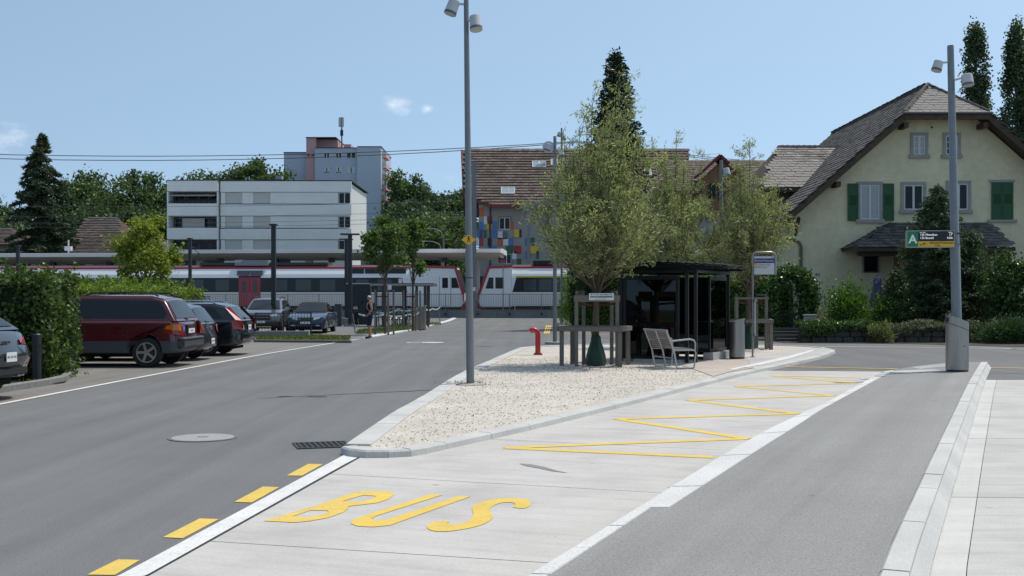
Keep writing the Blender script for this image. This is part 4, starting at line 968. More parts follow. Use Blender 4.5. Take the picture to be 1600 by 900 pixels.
part('emblem', CHROME, t, lambda b: b.tube([(.03,0,.84),(.06,0,.84)], .06, 16)); plate_rear(t, -.012, .50, 'AG 27 660', w_=.30, h_=.15); part('wiper', PLAST, t, lambda b: b.tube([(.11,0,.99),(.2,.3,1.06)], .012, 5))
# dark estate with tall red tail lights
S3 = dict(L=4.82, W=1.86, r=.335, axles=(1.02,3.82), sill=.24, round=.24,
  tail=[(.22,.28),(.03,.36),(0,.62),(.05,.72),(.06,.98)], nose=[(4.58,.24),(4.78,.38),(4.80,.66),(4.66,.82),(4.2,.92),(3.65,.98)], deck=[(3.55,.99),(.16,1.01)],
  gh=[(.10,.99),(.52,1.40),(.86,1.47),(2.5,1.48),(2.8,1.43),(3.7,.98)],
  windows=[[(.66,1.05),(.62,1.10),(.86,1.36),(1.58,1.40),(1.62,1.05)], [(1.70,1.05),(1.66,1.40),(2.42,1.41),(2.48,1.05)], [(2.56,1.05),(2.50,1.41),(2.72,1.40),(3.42,1.04)]],
  seams=(1.66,2.52,3.5), handles=(1.85,2.75), mirror=(3.35,1.06), rails=(.85,2.7), railmat=CHROME, handlemat=PAINT_BLK, spokes=10, gw=(.93,.74), side_strip=(.60,.645), stripmat=PAINT_BLK)
t = car('parked_car', 'blue-black estate car with tall red corner tail lights and roof rails', (-7.55, 33.3, .004), R(178), S3, PAINT_BLK)
for s_ in (-.87, 1):
    tl = part('tail_light', REDL, t, lambda b: b._add([(.03,s_*.62,.74),(.03,s_*.80,.74),(.26,s_*.938,.76),(.30,s_*.936,.98),(.20,s_*.885,1.02),(.54,s_*.755,1.38),(.42,s_*.70,1.39),(.05,s_*.76,1.0)], [(0,1,4,7),(1,2,3,4),(7,4,5,6)]))
    part('reverse_lamp', CLEARL, tl, lambda b: b._add([(.02,s_*.60,.74),(.022,s_*.72,.74),(.022,s_*.735,.86),(.03,s_*.66,.90)], [(0,1,2,3)]))
    part('reflector', REDL, t, lambda b: b.box(.035,.06,s_*.62-.09,s_*.62+.09,.44,.48))
part('bumper_trim', PLAST, t, lambda b: b.box(-.012,.10,-.74,.74,.60,.635), bevel=.01); plate_rear(t, .030, .80, 'AG 4152', w_=.30, h_=.15)
part('tailgate_bar', PAINT_BLK, t, lambda b: b.box(.025,.08,-.34,.34,.89,.95), bevel=.01); part('wiper', PLAST, t, lambda b: b.tube([(.11,0,1.05),(.24,.34,1.12)], .012, 5))
# dark grey sport utility vehicle at the left edge
S4 = dict(L=4.7, W=1.94, r=.37, axles=(.98,3.80), sill=.28, cut=.50, round=.34,
  tail=[(.30,.34),(.12,.40),(.05,.56),(.0,.66),(.02,.76),(.10,.90),(.20,1.06),(.34,1.12)], nose=[(4.4,.28),(4.64,.42),(4.68,.72),(4.5,.92),(4.1,1.02),(3.45,1.08)], deck=[(3.38,1.08),(.50,1.14)],
  gh=[(.32,1.12),(.98,1.55),(1.35,1.61),(2.3,1.62),(2.6,1.56),(3.5,1.07)],
  windows=[[(.90,1.18),(1.22,1.46),(1.62,1.52),(1.68,1.17)], [(1.76,1.17),(1.72,1.53),(2.36,1.53),(2.42,1.16)], [(2.50,1.16),(2.46,1.53),(3.2,1.14)]], seams=(1.72,2.46,3.3), handles=(1.9,2.7), mirror=(3.1,1.16), gw=(.90,.70))
t = car('parked_car', 'dark grey sport off-roader cut off by the photo edge, twin tailpipes', (-7.98, 18.35, .004), R(174), S4, PAINT_GRY)
for s_ in (-1, 1):
    tl = part('tail_light', REDL, t, lambda b: b._add([(.09,s_*.46,.90),(.14,s_*.70,.87),(.34,s_*.93,.88),(.55,s_*.962,.94),(.42,s_*.945,1.02),(.20,s_*.74,1.00),(.15,s_*.50,.97)], [(0,1,5,6),(1,2,4,5),(2,3,4)]))
    part('tailpipe', CHROME, t, lambda b: (b.tube([(.14,s_*.62,.41),(.32,s_*.62,.41)], .05, 14), b.tube([(.14,s_*.50,.41),(.32,s_*.50,.41)], .055, 14)), 40)
    part('reflector', REDL, t, lambda b: b.box(.105,.16,s_*.60-.12,s_*.60+.12,.55,.58))
plate_rear(t, -.012, .70, 'AG 134 152', w_=.30, h_=.15); text('PORSCHE', .06, BLACKP, t, (.085,0,.93), (R(72),0,R(-90)), ex=.004); part('wiper', PLAST, t, lambda b: b.tube([(.36,0,1.15),(.52,.34,1.24)], .014, 5))
part('diffuser', PLAST, t, lambda b: b.box(.02,.16,-.56,.56,.40,.52), bevel=.02)
# two cars facing the camera
S5 = dict(L=4.4, W=1.80, r=.345, axles=(.90,3.52), sill=.28, cut=.55,
  tail=[(.14,.32),(.02,.42),(0,.70),(.06,.95),(.10,1.04)], nose=[(4.18,.28),(4.34,.40),(4.37,.72),(4.28,.94),(4.0,1.04),(3.35,1.10)], deck=[(3.28,1.10),(.16,1.08)],
  gh=[(.12,1.07),(.5,1.50),(.85,1.57),(2.2,1.59),(2.5,1.55),(3.4,1.08)],
  windows=[[(.62,1.14),(.80,1.46),(1.28,1.49),(1.32,1.14)], [(1.40,1.14),(1.36,1.50),(2.1,1.51),(2.16,1.14)], [(2.24,1.14),(2.2,1.51),(2.42,1.50),(3.05,1.13)]], seams=(1.36,2.2,3.2), handles=(1.5,2.4), mirror=(2.98,1.14), rails=(.7,2.4), railmat=PLAST, mirmat=ALLOY)
c = G(403, 521.5); t = car('parked_car', 'grey-silver crossover facing the camera behind the dark estate', (c.x-.1, c.y+4.3, .004), R(-87), S5, PAINT_SIL)
for s_ in (-1, 1): part('headlight', CLEARL, t, lambda b: b._add([(4.36,s_*.42,.78),(4.30,s_*.74,.80),(4.05,s_*.88,.86),(4.05,s_*.87,.96),(4.26,s_*.72,.93),(4.33,s_*.44,.88)], [(0,1,4,5),(1,2,3,4)]))
part('grille', PLAST, t, lambda b: b.box(4.30,4.385,-.44,.44,.62,.84), bevel=.02); part('grille_bar', CHROME, t, lambda b: b.box(4.38,4.395,-.40,.40,.73,.76)); plate_rear(t, 4.395, .54, 'AG 48 10', w_=.46, h_=.10, nose=True); part('skid_plate', CHROME, t, lambda b: b.box(4.25,4.36,-.5,.5,.29,.34))
S6 = dict(L=4.6, W=1.74, r=.31, axles=(.95,3.56), sill=.22,
  tail=[(.16,.26),(.02,.34),(0,.62),(.04,.86),(.14,.92)], nose=[(4.4,.22),(4.56,.34),(4.59,.60),(4.50,.74),(4.1,.86),(3.3,.95)], deck=[(3.2,.96),(.4,.96)],
  gh=[(.80,.95),(1.30,1.33),(1.65,1.41),(2.15,1.42),(2.4,1.37),(3.2,.95)],
  windows=[[(1.5,1.0),(1.55,1.30),(2.0,1.32),(2.04,1.0)], [(2.12,1.0),(2.08,1.33),(2.34,1.32),(2.9,1.0)]], seams=(1.9,3.0), handles=(2.1,), mirror=(2.82,1.03), roofmat=mat('soft_top', (.012,.012,.013), .9), mirmat=PLAST, gw=(.9,.70))
c = G(480, 521.5); t = car('parked_car', 'navy blue soft-top convertible facing the camera behind the low wall', (c.x-.15, c.y+4.5, .004), R(-89), S6, PAINT_NAVY)
for s_ in (-1, 1): part('headlight', CLEARL, t, lambda b: b._add([(4.575,s_*.36,.62),(4.52,s_*.62,.62),(4.32,s_*.82,.66),(4.32,s_*.81,.76),(4.48,s_*.62,.75),(4.53,s_*.38,.74)], [(0,1,4,5),(1,2,3,4)])); part('fog_lamp', CLEARL, t, lambda b: b.box(4.50,4.59,s_*.56-.09,s_*.56+.09,.35,.40))
part('grille', CHROME, t, lambda b: b.box(4.50,4.60,-.30,.30,.62,.73), bevel=.03); part('grille_mesh', PLAST, t, lambda b: b.box(4.60,4.606,-.24,.24,.645,.71)); plate_rear(t, 4.61, .50, 'AG 72 31', w_=.46, h_=.10, nose=True)
part('bumper', PLAST, t, lambda b: b.box(4.50,4.60,-.78,.78,.42,.46), bevel=.01)
# ================================================================== buildings
WGLASS = mat('window_glass', (.012,.014,.016), .12, spec=.28); WFRAME = mat('window_frame_white', (.62,.62,.60), .5)
CREAM = mat('cream_render', (.71,.63,.42), .95, var=.10, scale=3, var2=.07, scale2=.5, bump=.5, bscale=14)
STONE = mat('stone_surround', (.34,.325,.29), .9, var=.12, scale=6); TIMB = mat('dark_timber', (.075,.052,.034), .85, var=.25, scale=4)
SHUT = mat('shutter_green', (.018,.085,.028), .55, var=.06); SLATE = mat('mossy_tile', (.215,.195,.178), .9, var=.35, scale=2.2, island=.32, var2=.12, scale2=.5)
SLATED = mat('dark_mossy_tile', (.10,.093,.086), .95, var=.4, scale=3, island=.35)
CURT = mat('white_curtain', (.42,.43,.44), .9, var=.06)
def window(parent, x0, x1, z0, z1, y, frame=WFRAME, surround=None, sill=True, mull=1, rows=1, glass=WGLASS, sw=.14, curtain=False, name='window', fw=.055):
    """a framed window in a wall whose outer face is the plane y (outside is -y)"""
    w_ = part(name, glass, parent, lambda b: b.box(x0+.01, x1-.01, y-.008, y+.03, z0+.01, z1-.01))
    def fr(b):
        b.box(x0, x0+fw, y-.035, y+.02, z0, z1); b.box(x1-fw, x1, y-.035, y+.02, z0, z1)
        b.box(x0+fw, x1-fw, y-.035, y+.02, z0, z0+fw); b.box(x0+fw, x1-fw, y-.035, y+.02, z1-fw, z1)
        for k in range(1, mull+1): xc = x0+(x1-x0)*k/(mull+1); b.box(xc-fw*.8, xc+fw*.8, y-.040, y+.02, z0+fw, z1-fw)
        for k in range(1, rows): zc = z0+(z1-z0)*k/rows; b.box(x0+fw, x1-fw, y-.030, y+.02, zc-.018, zc+.018)
    part('frame', frame, w_, fr)
    if curtain: part('curtain', CURT, w_, lambda b: b.box(x0+fw, x1-fw, y-.014, y-.009, z0+fw, z1-fw))
    if surround:
        def su(b):
            b.box(x0-sw, x0, y-.06, y+.02, z0-.0, z1+sw); b.box(x1, x1+sw, y-.06, y+.02, z0-.0, z1+sw); b.box(x0, x1, y-.06, y+.02, z1, z1+sw)
        part('surround', surround, w_, su)
        if sill: part('sill', surround, w_, lambda b: b.box(x0-sw-.06, x1+sw+.06, y-.12, y+.02, z0-.15, z0))
    return w_
def tiles_on(poly3, u, wv, nrm, tw, th, rng, thick=.03):
    """lapped tiles covering a planar polygon; returns a list of (centre, u, w, n) frames"""
    o = Vector(poly3[0]); P = [((Vector(p)-o).dot(u), (Vector(p)-o).dot(wv)) for p in poly3]
    xs = [p[0] for p in P]; ys = [p[1] for p in P]; fr = []
    def inside(x, y):
        c = False; j = len(P)-1
        for i in range(len(P)):
            if (P[i][1] > y) != (P[j][1] > y) and x < (P[j][0]-P[i][0])*(y-P[i][1])/(P[j][1]-P[i][1])+P[i][0]: c = not c
            j = i
        return c
    r = 0; y = min(ys)+th/2
    while y < max(ys)+th*.2:
        x = min(xs)+(tw/2 if r % 2 else 0)
        while x < max(xs)+tw*.5:
            if inside(x, min(y, max(ys)-.03)): fr.append((o+u*(x+rng.uniform(-.012,.012))+wv*(y+rng.uniform(-.012,.012))+nrm*rng.uniform(.0,.012), rng.uniform(-.03,.03)))
            x += tw
        y += th; r += 1
    return fr
def add_tiles(parent, poly3, eave_dir, m, tw, th, single=0, seed=1, name='roof_tile'):
    rng = random.Random(seed); P = [Vector(p) for p in poly3]; u = Vector(eave_dir).normalized(); n = (P[1]-P[0]).cross(P[2]-P[0]).normalized()
    if n.z < 0: n = -n
    wv = n.cross(u).normalized()
    if wv.z < 0: wv = -wv
    fr = tiles_on(P, u, wv, n, tw, th, rng); hx, hy, hz = u*tw*.485, wv*th*.62, n*.016
    tilt = n*(.018 if tw < .4 else .055); left = fr
    if single:
        mb = MB(); mb.box(-tw*.485, tw*.485, -th*.62, th*.62, -.016, .016)
        me = None
        for c, a in fr[:single]:
            if me is None: o = mb.build(name, m, parent); me = o.data
            else: o = link(name, me, None, parent)
            rot = Matrix((u, wv, n)).transposed().to_4x4() @ Matrix.Rotation(-.06, 4, 'X') @ Matrix.Rotation(a, 4, 'Z')
            o.matrix_local = Matrix.Translation(c+n*.035) @ rot
        left = fr[single:]
    if left:
        mb = MB()
        for c, a in left: mb.obox(c+n*.035, hx+wv*a*.15, hy-tilt, hz)
        o = mb.build(name if not single else name+'s', m, parent, fix=False); o['kind'] = 'stuff'
# ---- cream house with half-hipped gable, facing the camera
HD = 50.0; cx = 18.55; hs = empty('cream_house', (cx, HD, 0), 0, 'cream gabled house with green shutters and mossy tiled half-hip roof', 'house')
def hx(px, d=HD): return GX(px, d)-cx
def hz(py, d=HD): return GZ(py, d)
SL = .873; zr = 10.83; hw_ = 6.25
ze = zr-SL*hw_
def gwall(b):
    b.prism([(-hw_,0,0),(hw_,0,0),(hw_,0,ze-.02),(1.62,0,zr-SL*1.62-.02),(-1.62,0,zr-SL*1.62-.02),(-hw_,0,ze-.02)], (0,16,0))
part('wall', CREAM, hs, gwall)
part('base_course', STONE, hs, lambda b: b.box(-hw_-.03,hw_+.03,-.03,.2,0,.75))
ap = (0,1.4,11.1); rb = (0,16.6,11.1); ew = 7.0; zE = 11.1-SL*ew; hcx = 1.78; zH = 11.1-SL*hcx-.0
roofL = [(-ew,-.85,zE),(-hcx,-.85,zH),ap,rb,(-ew,16.6,zE)]; roofR = [(-x,y,z) for x,y,z in roofL]; hip = [(-hcx,-.85,zH),(hcx,-.85,zH),ap]
rf = part('roof', TIMB, hs, lambda b: (b.prism(roofL, (0,0,-.20)), b.prism(roofR, (0,0,-.20)), b.prism([(x,y-.0,z) for x,y,z in hip], (0,0,-.16))))
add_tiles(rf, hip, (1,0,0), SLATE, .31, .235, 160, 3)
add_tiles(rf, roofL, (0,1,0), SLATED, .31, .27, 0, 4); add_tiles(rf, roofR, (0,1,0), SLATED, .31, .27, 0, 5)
for a, b_ in ((hip[0], ap), (hip[1], ap), (ap, rb)):
    a, b_ = Vector(a), Vector(b_); k = max(3, int((b_-a).length/.33))
    for i in range(k): part('ridge_tile', SLATED, rf, lambda m: m.tube([a.lerp(b_, i/k)+Vector((0,0,.03)), a.lerp(b_, (i+1.08)/k)+Vector((0,0,.045))], [.095,.11], 6))
part('eave_board', TIMB, rf, lambda b: b.box(-hcx-.05,hcx+.05,-.93,-.80,zH-.30,zH-.05))
part('gutter', mat('zinc_gutter', (.12,.12,.125), .5, .5), rf, lambda b: b.tube([(-hcx-.1,-.97,zH-.03),(hcx+.1,-.97,zH-.03)], .06, 8))
for s_ in (-1, 1):
    part('barge_board', TIMB, rf, lambda b: b.prism([(s_*(ew),-.90,zE-.34),(s_*(ew),-.90,zE-.02),(s_*hcx,-.90,zH-.02),(s_*hcx,-.90,zH-.34)], (0,.06,0)))
    for q in (1.7, 4.6): part('purlin', TIMB, rf, lambda b: b.box(s_*q-.10, s_*q+.10, -.80, .0, zr-SL*q-.42, zr-SL*q-.20))
SG2 = STONE
for (x0, x1, y0, y1, kw) in ((1427,1445,212,242,dict(mull=1, rows=3, curtain=True)), (1477.5,1496,212,242,dict(mull=1, rows=3)), (1412,1442,289,328,dict(mull=1)), (1483,1512,287,328,dict(mull=1))):
    window(hs, hx(x0), hx(x1), hz(y1), hz(y0), 0, surround=SG2, sw=.13, **kw)
wn_ = window(hs, hx(1344), hx(1374), hz(343), hz(289), 0, surround=SG2, mull=1, curtain=True)
def shutter(parent, x0, x1, z0, z1, y=-.04):
    s_ = part('shutter', SHUT, parent, lambda b: b.box(x0, x1, y-.035, y, z0, z1))
    def rim(b):
        b.box(x0, x0+.07, y-.05, y-.035, z0, z1); b.box(x1-.07, x1, y-.05, y-.035, z0, z1)
        for f in (0, .38, .72, 1): zc = z0+(z1-z0-.08)*f; b.box(x0+.07, x1-.07, y-.05, y-.035, zc, zc+.08)
    part('shutter_rail', SHUT, s_, rim)
    k = 9; z0a, z1a = z0+(z1-z0)*.42, z0+(z1-z0)*.70
    for i in range(k): part('slat', SHUT, s_, lambda b: b.obox(((x0+x1)/2, y-.042, z0a+(z1a-z0a)*(i+.5)/k), ((x1-x0)/2-.08,0,0), (0,.010,.010), (0,-.003,.012)))
shutter(hs, hx(1324), hx(1340.5), hz(345), hz(287)); shutter(hs, hx(1379), hx(1396), hz(345), hz(287))
shutter(hs, hx(1548.5), hx(1565.2), hz(343), hz(285)); shutter(hs, hx(1565.8), hx(1582), hz(343), hz(285))
part('lintel', STONE, hs, lambda b: b.box(hx(1545), hx(1585.5), -.035, .0, hz(285), hz(281))); part('sill', STONE, hs, lambda b: b.box(hx(1543), hx(1588), -.12, 0, hz(347.5), hz(343.5)))
part('vent_hole', PLAST, hs, lambda b: b.tube([(hx(1456),-.01,hz(199)),(hx(1456),.02,hz(199))], .05, 10))
# ground floor
window(hs, hx(1349), hx(1372), hz(426), hz(398), 0, frame=TIMB, surround=STONE, sill=False, mull=0, sw=.07)
part('jar', WFRAME, hs, lambda b: b.lathe([(.05,0),(.06,.05),(.04,.12),(.055,.2),(.02,.22)], (hx(1357), -.03, hz(426)+.02), n=10)) if False else None
window(hs, hx(1408), hx(1432), hz(457), hz(396), -.9, frame=TIMB, surround=None, mull=0, glass=mat('porch_glass', (.12,.14,.15), .15, spec=.6))
window(hs, hx(1557), hx(1577), hz(422), hz(398), 0, frame=TIMB, surround=STONE, sill=False, mull=1, sw=.07)
part('house_number', mat('number_plate_grey', (.30,.30,.28), .6), hs, lambda b: (b.box(hx(1275), hx(1277.6), -.02, 0, hz(431), hz(427)), b.box(hx(1278.4), hx(1281), -.02, 0, hz(431), hz(427))))
# porch with its own tiled roof
pd = HD-1.9; pz0, pz1 = GZ(387, pd), GZ(350, HD)
pe = [(hx(1335,pd),-1.9,pz0),(hx(1587,pd),-1.9,pz0),(hx(1548),0,pz1),(hx(1387),0,pz1)]
pl_ = [(hx(1335,pd),-1.9,pz0),(hx(1387),0,pz1),(hx(1335,pd),0,pz0+.02)]; pr_ = [(hx(1587,pd),-1.9,pz0),(hx(1548),0,pz1),(hx(1587,pd),0,pz0+.02)]
pr = part('porch_roof', TIMB, hs, lambda b: (b.prism(pe, (0,0,-.14)), b.prism(pl_, (0,0,-.12)), b.prism(pr_, (0,0,-.12))))
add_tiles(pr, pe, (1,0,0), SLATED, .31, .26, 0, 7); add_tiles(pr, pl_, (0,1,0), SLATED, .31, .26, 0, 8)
for px in (1403, 1545): part('porch_post', mat('brown_post', (.14,.07,.035), .8, var=.2), hs, lambda b: b.box(hx(px,pd+.3)-.10, hx(px,pd+.3)+.10, -1.55, -1.35, .6, pz0-.1))
part('porch_beam', TIMB, hs, lambda b: b.box(hx(1345,pd), hx(1580,pd), -1.56, -1.34, pz0-.34, pz0-.14))
part('porch_wall', CREAM, hs, lambda b: b.box(hx(1405), hx(1540), -1.30, -1.10, .3, 1.55)); part('stair_side', mat('stair_concrete', (.25,.25,.24), .9), hs, lambda b: b.prism([(hx(1375),-1.2,.2),(hx(1408),-1.2,.2),(hx(1408),-1.2,1.55)], (0,1.1,0)))
part('downpipe', mat('copper_pipe', (.13,.12,.085), .6, .3), hs, lambda b: b.tube([(-hw_-.75,.6,hz(366)),(-hw_-.35,.2,hz(371)),(-hw_+.15,-.08,hz(379)),(-hw_+.22,-.09,hz(386)),(-hw_+.22,-.09,.2)], .07, 8), 40)
for y in (3.2, 5.4):
    part('side_window', WGLASS, hs, lambda b: b.box(-hw_-.02,-hw_+.05, y, y+1.0, 1.4, 2.9)); part('side_shutter', mat('shutter_dark', (.02,.03,.025), .6), hs, lambda b: b.box(-hw_-.06,-hw_, y-.52, y-.02, 1.35, 2.95)); part('side_shutter', mat('shutter_dark', (.02,.03,.025), .6), hs, lambda b: b.box(-hw_-.06,-hw_, y+1.02, y+1.52, 1.35, 2.95))
    part('flower_box', mat('terracotta', (.25,.09,.05), .9), hs, lambda b: b.box(-hw_-.24,-hw_-.02, y, y+1.0, 1.15, 1.34))
part('brace', TIMB, hs, lambda b: b.bar((-hw_-.02,-.02,hz(367)),(-hw_-.02,-.7,hz(342)),.12,.14))
# cross wings left and right behind the gable
for sgn, (xa, xb) in ((-1, (hx(1188,54), -1.9)), (1, (1.9, 9.5))):
    yE, zE2 = 4.0, GZ(293, 54); yR, zR2 = 8.0, GZ(231, 58); xh = xa if sgn < 0 else xb
    xr0 = hx(1215,58) if sgn < 0 else xa; xr1 = xb if sgn < 0 else xb-1.2
    fpoly = [(xa,yE,zE2),(xb,yE,zE2),(xr1,yR,zR2),(xr0,yR,zR2)]
    wr = part('wing_roof', TIMB, hs, lambda b: (b.prism(fpoly, (0,0,-.2)), b.prism([(xr0,yR,zR2),(xr1,yR,zR2),(xb,12,zE2),(xa,12,zE2)], (0,0,-.2)), b.prism([(xa if sgn < 0 else xb,yE,zE2),(xr0 if sgn < 0 else xr1,yR,zR2),(xa if sgn < 0 else xb,12,zE2)], (0,0,-.18))))
    add_tiles(wr, fpoly, (1,0,0), SLATE, .33, .29, 140 if sgn < 0 else 0, 9)
    part('wing_wall', TIMB if sgn < 0 else CREAM, hs, lambda b: b.box(xa+.35, xb, yE+.45, 11.6, 0, zE2-.05))
    k = 12
    for i in range(k): part('ridge_tile', SLATED, wr, lambda m: m.tube([Vector((xr0,yR,zR2+.03)).lerp(Vector((xr1,yR,zR2+.03)), i/k), Vector((xr0,yR,zR2+.045)).lerp(Vector((xr1,yR,zR2+.045)), (i+1.08)/k)], [.10,.115], 6))
part('chimney_flashing', mat('lead_sheet', (.35,.35,.34), .6), hs, lambda b: b.bar((hx(1345,52.5),2.5,GZ(232,52.5)),(hx(1336,52),2.0,GZ(240,52)),.10,.04)) if False else None

# ---- grey block building with coloured panels and brown roof, beyond the railway
MD = 114.0; mb_ = empty('panelled_building', (0, MD, 0), 0, 'grey building with coloured square panels and brown tiled roof', 'building')
GREYW = mat('grey_facade', (.29,.285,.275), .9, var=.08, scale=.8); BROWNT = mat('brown_tile', (.115,.085,.072), .9, var=.25, scale=.9, island=.30)
def mx2(px, d=MD): return GX(px, d)
def mz2(py, d=MD): return GZ(py, d)
RX0, RX1 = mx2(723, 120), mx2(1076, 120); yb = 12.0
part('wall', GREYW, mb_, lambda b: b.box(mx2(748), mx2(1070), 0, yb, 0, mz2(320)))
part('gable_wall', GREYW, mb_, lambda b: b.prism([(mx2(748)+.01,.01,0),(mx2(748)+.01,yb-.01,0),(mx2(748)+.01,yb-.01,mz2(320)),(mx2(748)+.01,6,mz2(247,120)),(mx2(748)+.01,.01,mz2(320))], (.3,0,0)))
zrf, zev = mz2(235,120), mz2(320,113)
rp_ = [(mx2(768,113),-1.0,zev),(mx2(1078,113),-1.0,zev),(RX1,6,zrf),(RX0,6,zrf),(mx2(738,113),-.1-.4,mz2(341,113.3))]
rf2 = part('roof', mat('brown_roof_deck', (.07,.035,.03), .9), mb_, lambda b: (b.prism([rp_[0],rp_[1],rp_[2],rp_[3],(mx2(728,114),.6,mz2(307,114.6))], (0,0,-.3)), b.prism([(RX0,6.01,zrf),(RX1,6.01,zrf),(RX1,13,zev),(RX0,13,zev)], (0,0,-.3))))
add_tiles(rf2, [rp_[0],rp_[1],rp_[2],rp_[3],(mx2(728,114),.6,mz2(307,114.6))], (1,0,0), BROWNT, .52, .46, 0, 11)
part('barge_board', mat('red_brown_board', (.13,.04,.035), .8), rf2, lambda b: (b.bar((RX0-.1,6,zrf-.1),(mx2(728,114)-.1,.6,mz2(307,114.6)-.2),.18,.45), b.bar((RX0-.1,6,zrf-.1),(RX0-.1,12.8,zev),.18,.45)))
part('eave_board', mat('red_brown_board', (.13,.04,.035), .8), rf2, lambda b: (b.bar((mx2(768,113),-1.05,zev-.15),(mx2(1078,113),-1.05,zev-.15),.12,.40), b.bar((mx2(728,114),.55,mz2(308,114.6)),(mx2(768,113),-1.05,zev-.1),.14,.40)))
RW = mat('roof_window_glass', (.30,.34,.38), .1, spec=.8)
sl_ = Vector((0,7,zrf-zev)).normalized(); nn_ = Vector((0,-sl_.z,sl_.y))
for (xa, ya) in ((788.5,300),(799,300),(837,259),(847.8,259),(866,256),(1012,272)):
    f = (320-ya)/(320-235.0); q = Vector((mx2(xa,113+7*f), -1+7*f, zev+(zrf-zev)*f))+nn_*.12
    rw = part('roof_window', RW, rf2, lambda b: b.obox(q, (.30,0,0), sl_*.46, nn_*.03)); part('frame', WFRAME, rw, lambda b: (b.obox(q-Vector((.33,0,0)), (.03,0,0), sl_*.50, nn_*.06), b.obox(q+Vector((.33,0,0)), (.03,0,0), sl_*.50, nn_*.06), b.obox(q+sl_*.5, (.36,0,0), sl_*.03, nn_*.06), b.obox(q-sl_*.5, (.36,0,0), sl_*.03, nn_*.06)))
PC = dict(r=(.33,.035,.03), o=(.52,.09,.03), b=(.05,.16,.42), g=(.02,.11,.05), y=(.62,.42,.04), w=(.58,.62,.64), k=(.012,.014,.02), d=(.12,.125,.13), n=(.03,.06,.20))
# coloured panels: (x, y, colour) of their top left corner in a 13-pixel grid
cols = {'760':0}
pan = [(743,325,'k'),(749,325,'o',7),(756,338,'w',5.5),(762,338,'r',7.5),(744.5,347,'g',4.5),(750,347,'b'),(761,346,'y',4),(765,346,'y',4.5),(770,346,'b',7),(744.5,359.5,'b',4.5),(749.5,359.5,'n',5.5),(756,359.5,'g',5),(770,359.5,'b',7),(778,361.5,'w',8),(786,361.5,'d',8),(803,358.5,'y',9),(812,358.5,'k',3.5),(744.5,372,'w',4),(749,372,'r',7),(762,372,'k',7),(778,371.5,'o',7.5),(786,371.5,'w',9),(795.5,371.5,'b',7),(765,384,'b',12),(791,384,'g',11.5),(803,384,'r',12),(800,393,'w',8),(821,371.5,'b',8),(829,371.5,'g',7),(828,384,'y',13),(821.5,392,'b',4),(826,392,'n',4),(838,392,'g',5),(797,346,'o',6),(808,404,'g',7)]
for p in pan:
    px, py, c_ = p[:3]; w_ = p[3] if len(p) > 3 else 6.5
    part('facade_panel', mat('panel_'+c_, PC[c_], .5, var=.05, scale=.5), mb_, lambda b: b.box(mx2(px), mx2(px+w_)-.05, -.08, -.002, mz2(py+12.2), mz2(py)), bevel=.01)
for (x0, x1, y0, y1) in ((780,797,340,358.5),(784,799,397,412)): window(mb_, mx2(x0), mx2(x1), mz2(y1), mz2(y0), 0, mull=1, surround=mat('window_band', (.15,.15,.15), .8), sill=False, sw=.12)
part('antenna', GALV, mb_, lambda b: b.tube([(mx2(861,118),4.5,zrf-.5),(mx2(861,118),4.5,zrf+.6)], .05, 6)); part('dish', LAMPW, mb_, lambda b: b.lathe([(.02,.0),(.5,-.12),(.62,-.25)], (mx2(857,118),4.4,zrf+.1), 'y', 14))
part('downpipe', GALVD, mb_, lambda b: b.tube([(mx2(766),-.15,mz2(322)),(mx2(766),-.15,.3)], .08, 6))

# ---- timber house and white hall behind the willows
td = 72.0; th_ = empty('timber_house', (0, td, 0), 0, 'brown timber-clad house with small gable behind the willows', 'house')
PINE = mat('brown_boards', (.21,.12,.062), .85, var=.22, scale=2, stretch=(5,5,.4))
part('wall', PINE, th_, lambda b: b.box(GX(1015,td), GX(1192,td), 0, 9, 0, GZ(296,td)))
tr_ = part('roof', mat('brown_roof_deck', (.07,.035,.03)), th_, lambda b: (b.prism([(GX(1005,td),-.7,GZ(300,td)),(GX(1200,td),-.7,GZ(300,td)),(GX(1198,76),4.5,GZ(250,76)),(GX(1040,76),4.5,GZ(250,76))], (0,0,-.2)), b.prism([(GX(1040,76),4.5,GZ(250,76)),(GX(1198,76),4.5,GZ(250,76)),(GX(1200,td),9.7,GZ(300,td)),(GX(1005,td),9.7,GZ(300,td))], (0,0,-.2))))
add_tiles(tr_, [(GX(1005,td),-.7,GZ(300,td)),(GX(1200,td),-.7,GZ(300,td)),(GX(1198,76),4.5,GZ(250,76)),(GX(1040,76),4.5,GZ(250,76))], (1,0,0), BROWNT, .36, .36, 0, 21)
dg_ = part('gable', PINE, th_, lambda b: b.prism([(GX(1093,td),-.9,GZ(345,td)),(GX(1160,td),-.9,GZ(345,td)),(GX(1160,td),-.9,GZ(282,td)),(GX(1127,td),-.9,GZ(252,td)),(GX(1093,td),-.9,GZ(282,td))], (0,3,0)))
part('gable_roof', mat('red_brown_board', (.13,.04,.035)), dg_, lambda b: (b.bar((GX(1120,td),-.2,GZ(249,td)+.1),(GX(1152,td),-.2,GZ(276,td)),2.2,.16,(0,0,1)), b.bar((GX(1120,td),-.2,GZ(249,td)+.1),(GX(1088,td),-.2,GZ(276,td)),2.2,.16,(0,0,1))))
for x0, x1 in ((1106,1118),(1121,1133)): window(dg_, GX(x0,td-.9), GX(x1,td-.9), GZ(315,td), GZ(289,td), -.92, frame=TIMB, mull=0)
wh = empty('white_hall', (0, 66, 0), 0, 'low white-walled hall behind the willow trees', 'building')
part('wall', mat('pale_panel', (.50,.52,.55), .7, var=.05), wh, lambda b: b.box(GX(1030,66), GX(1192,66), 0, 5, 0, GZ(341,66)))
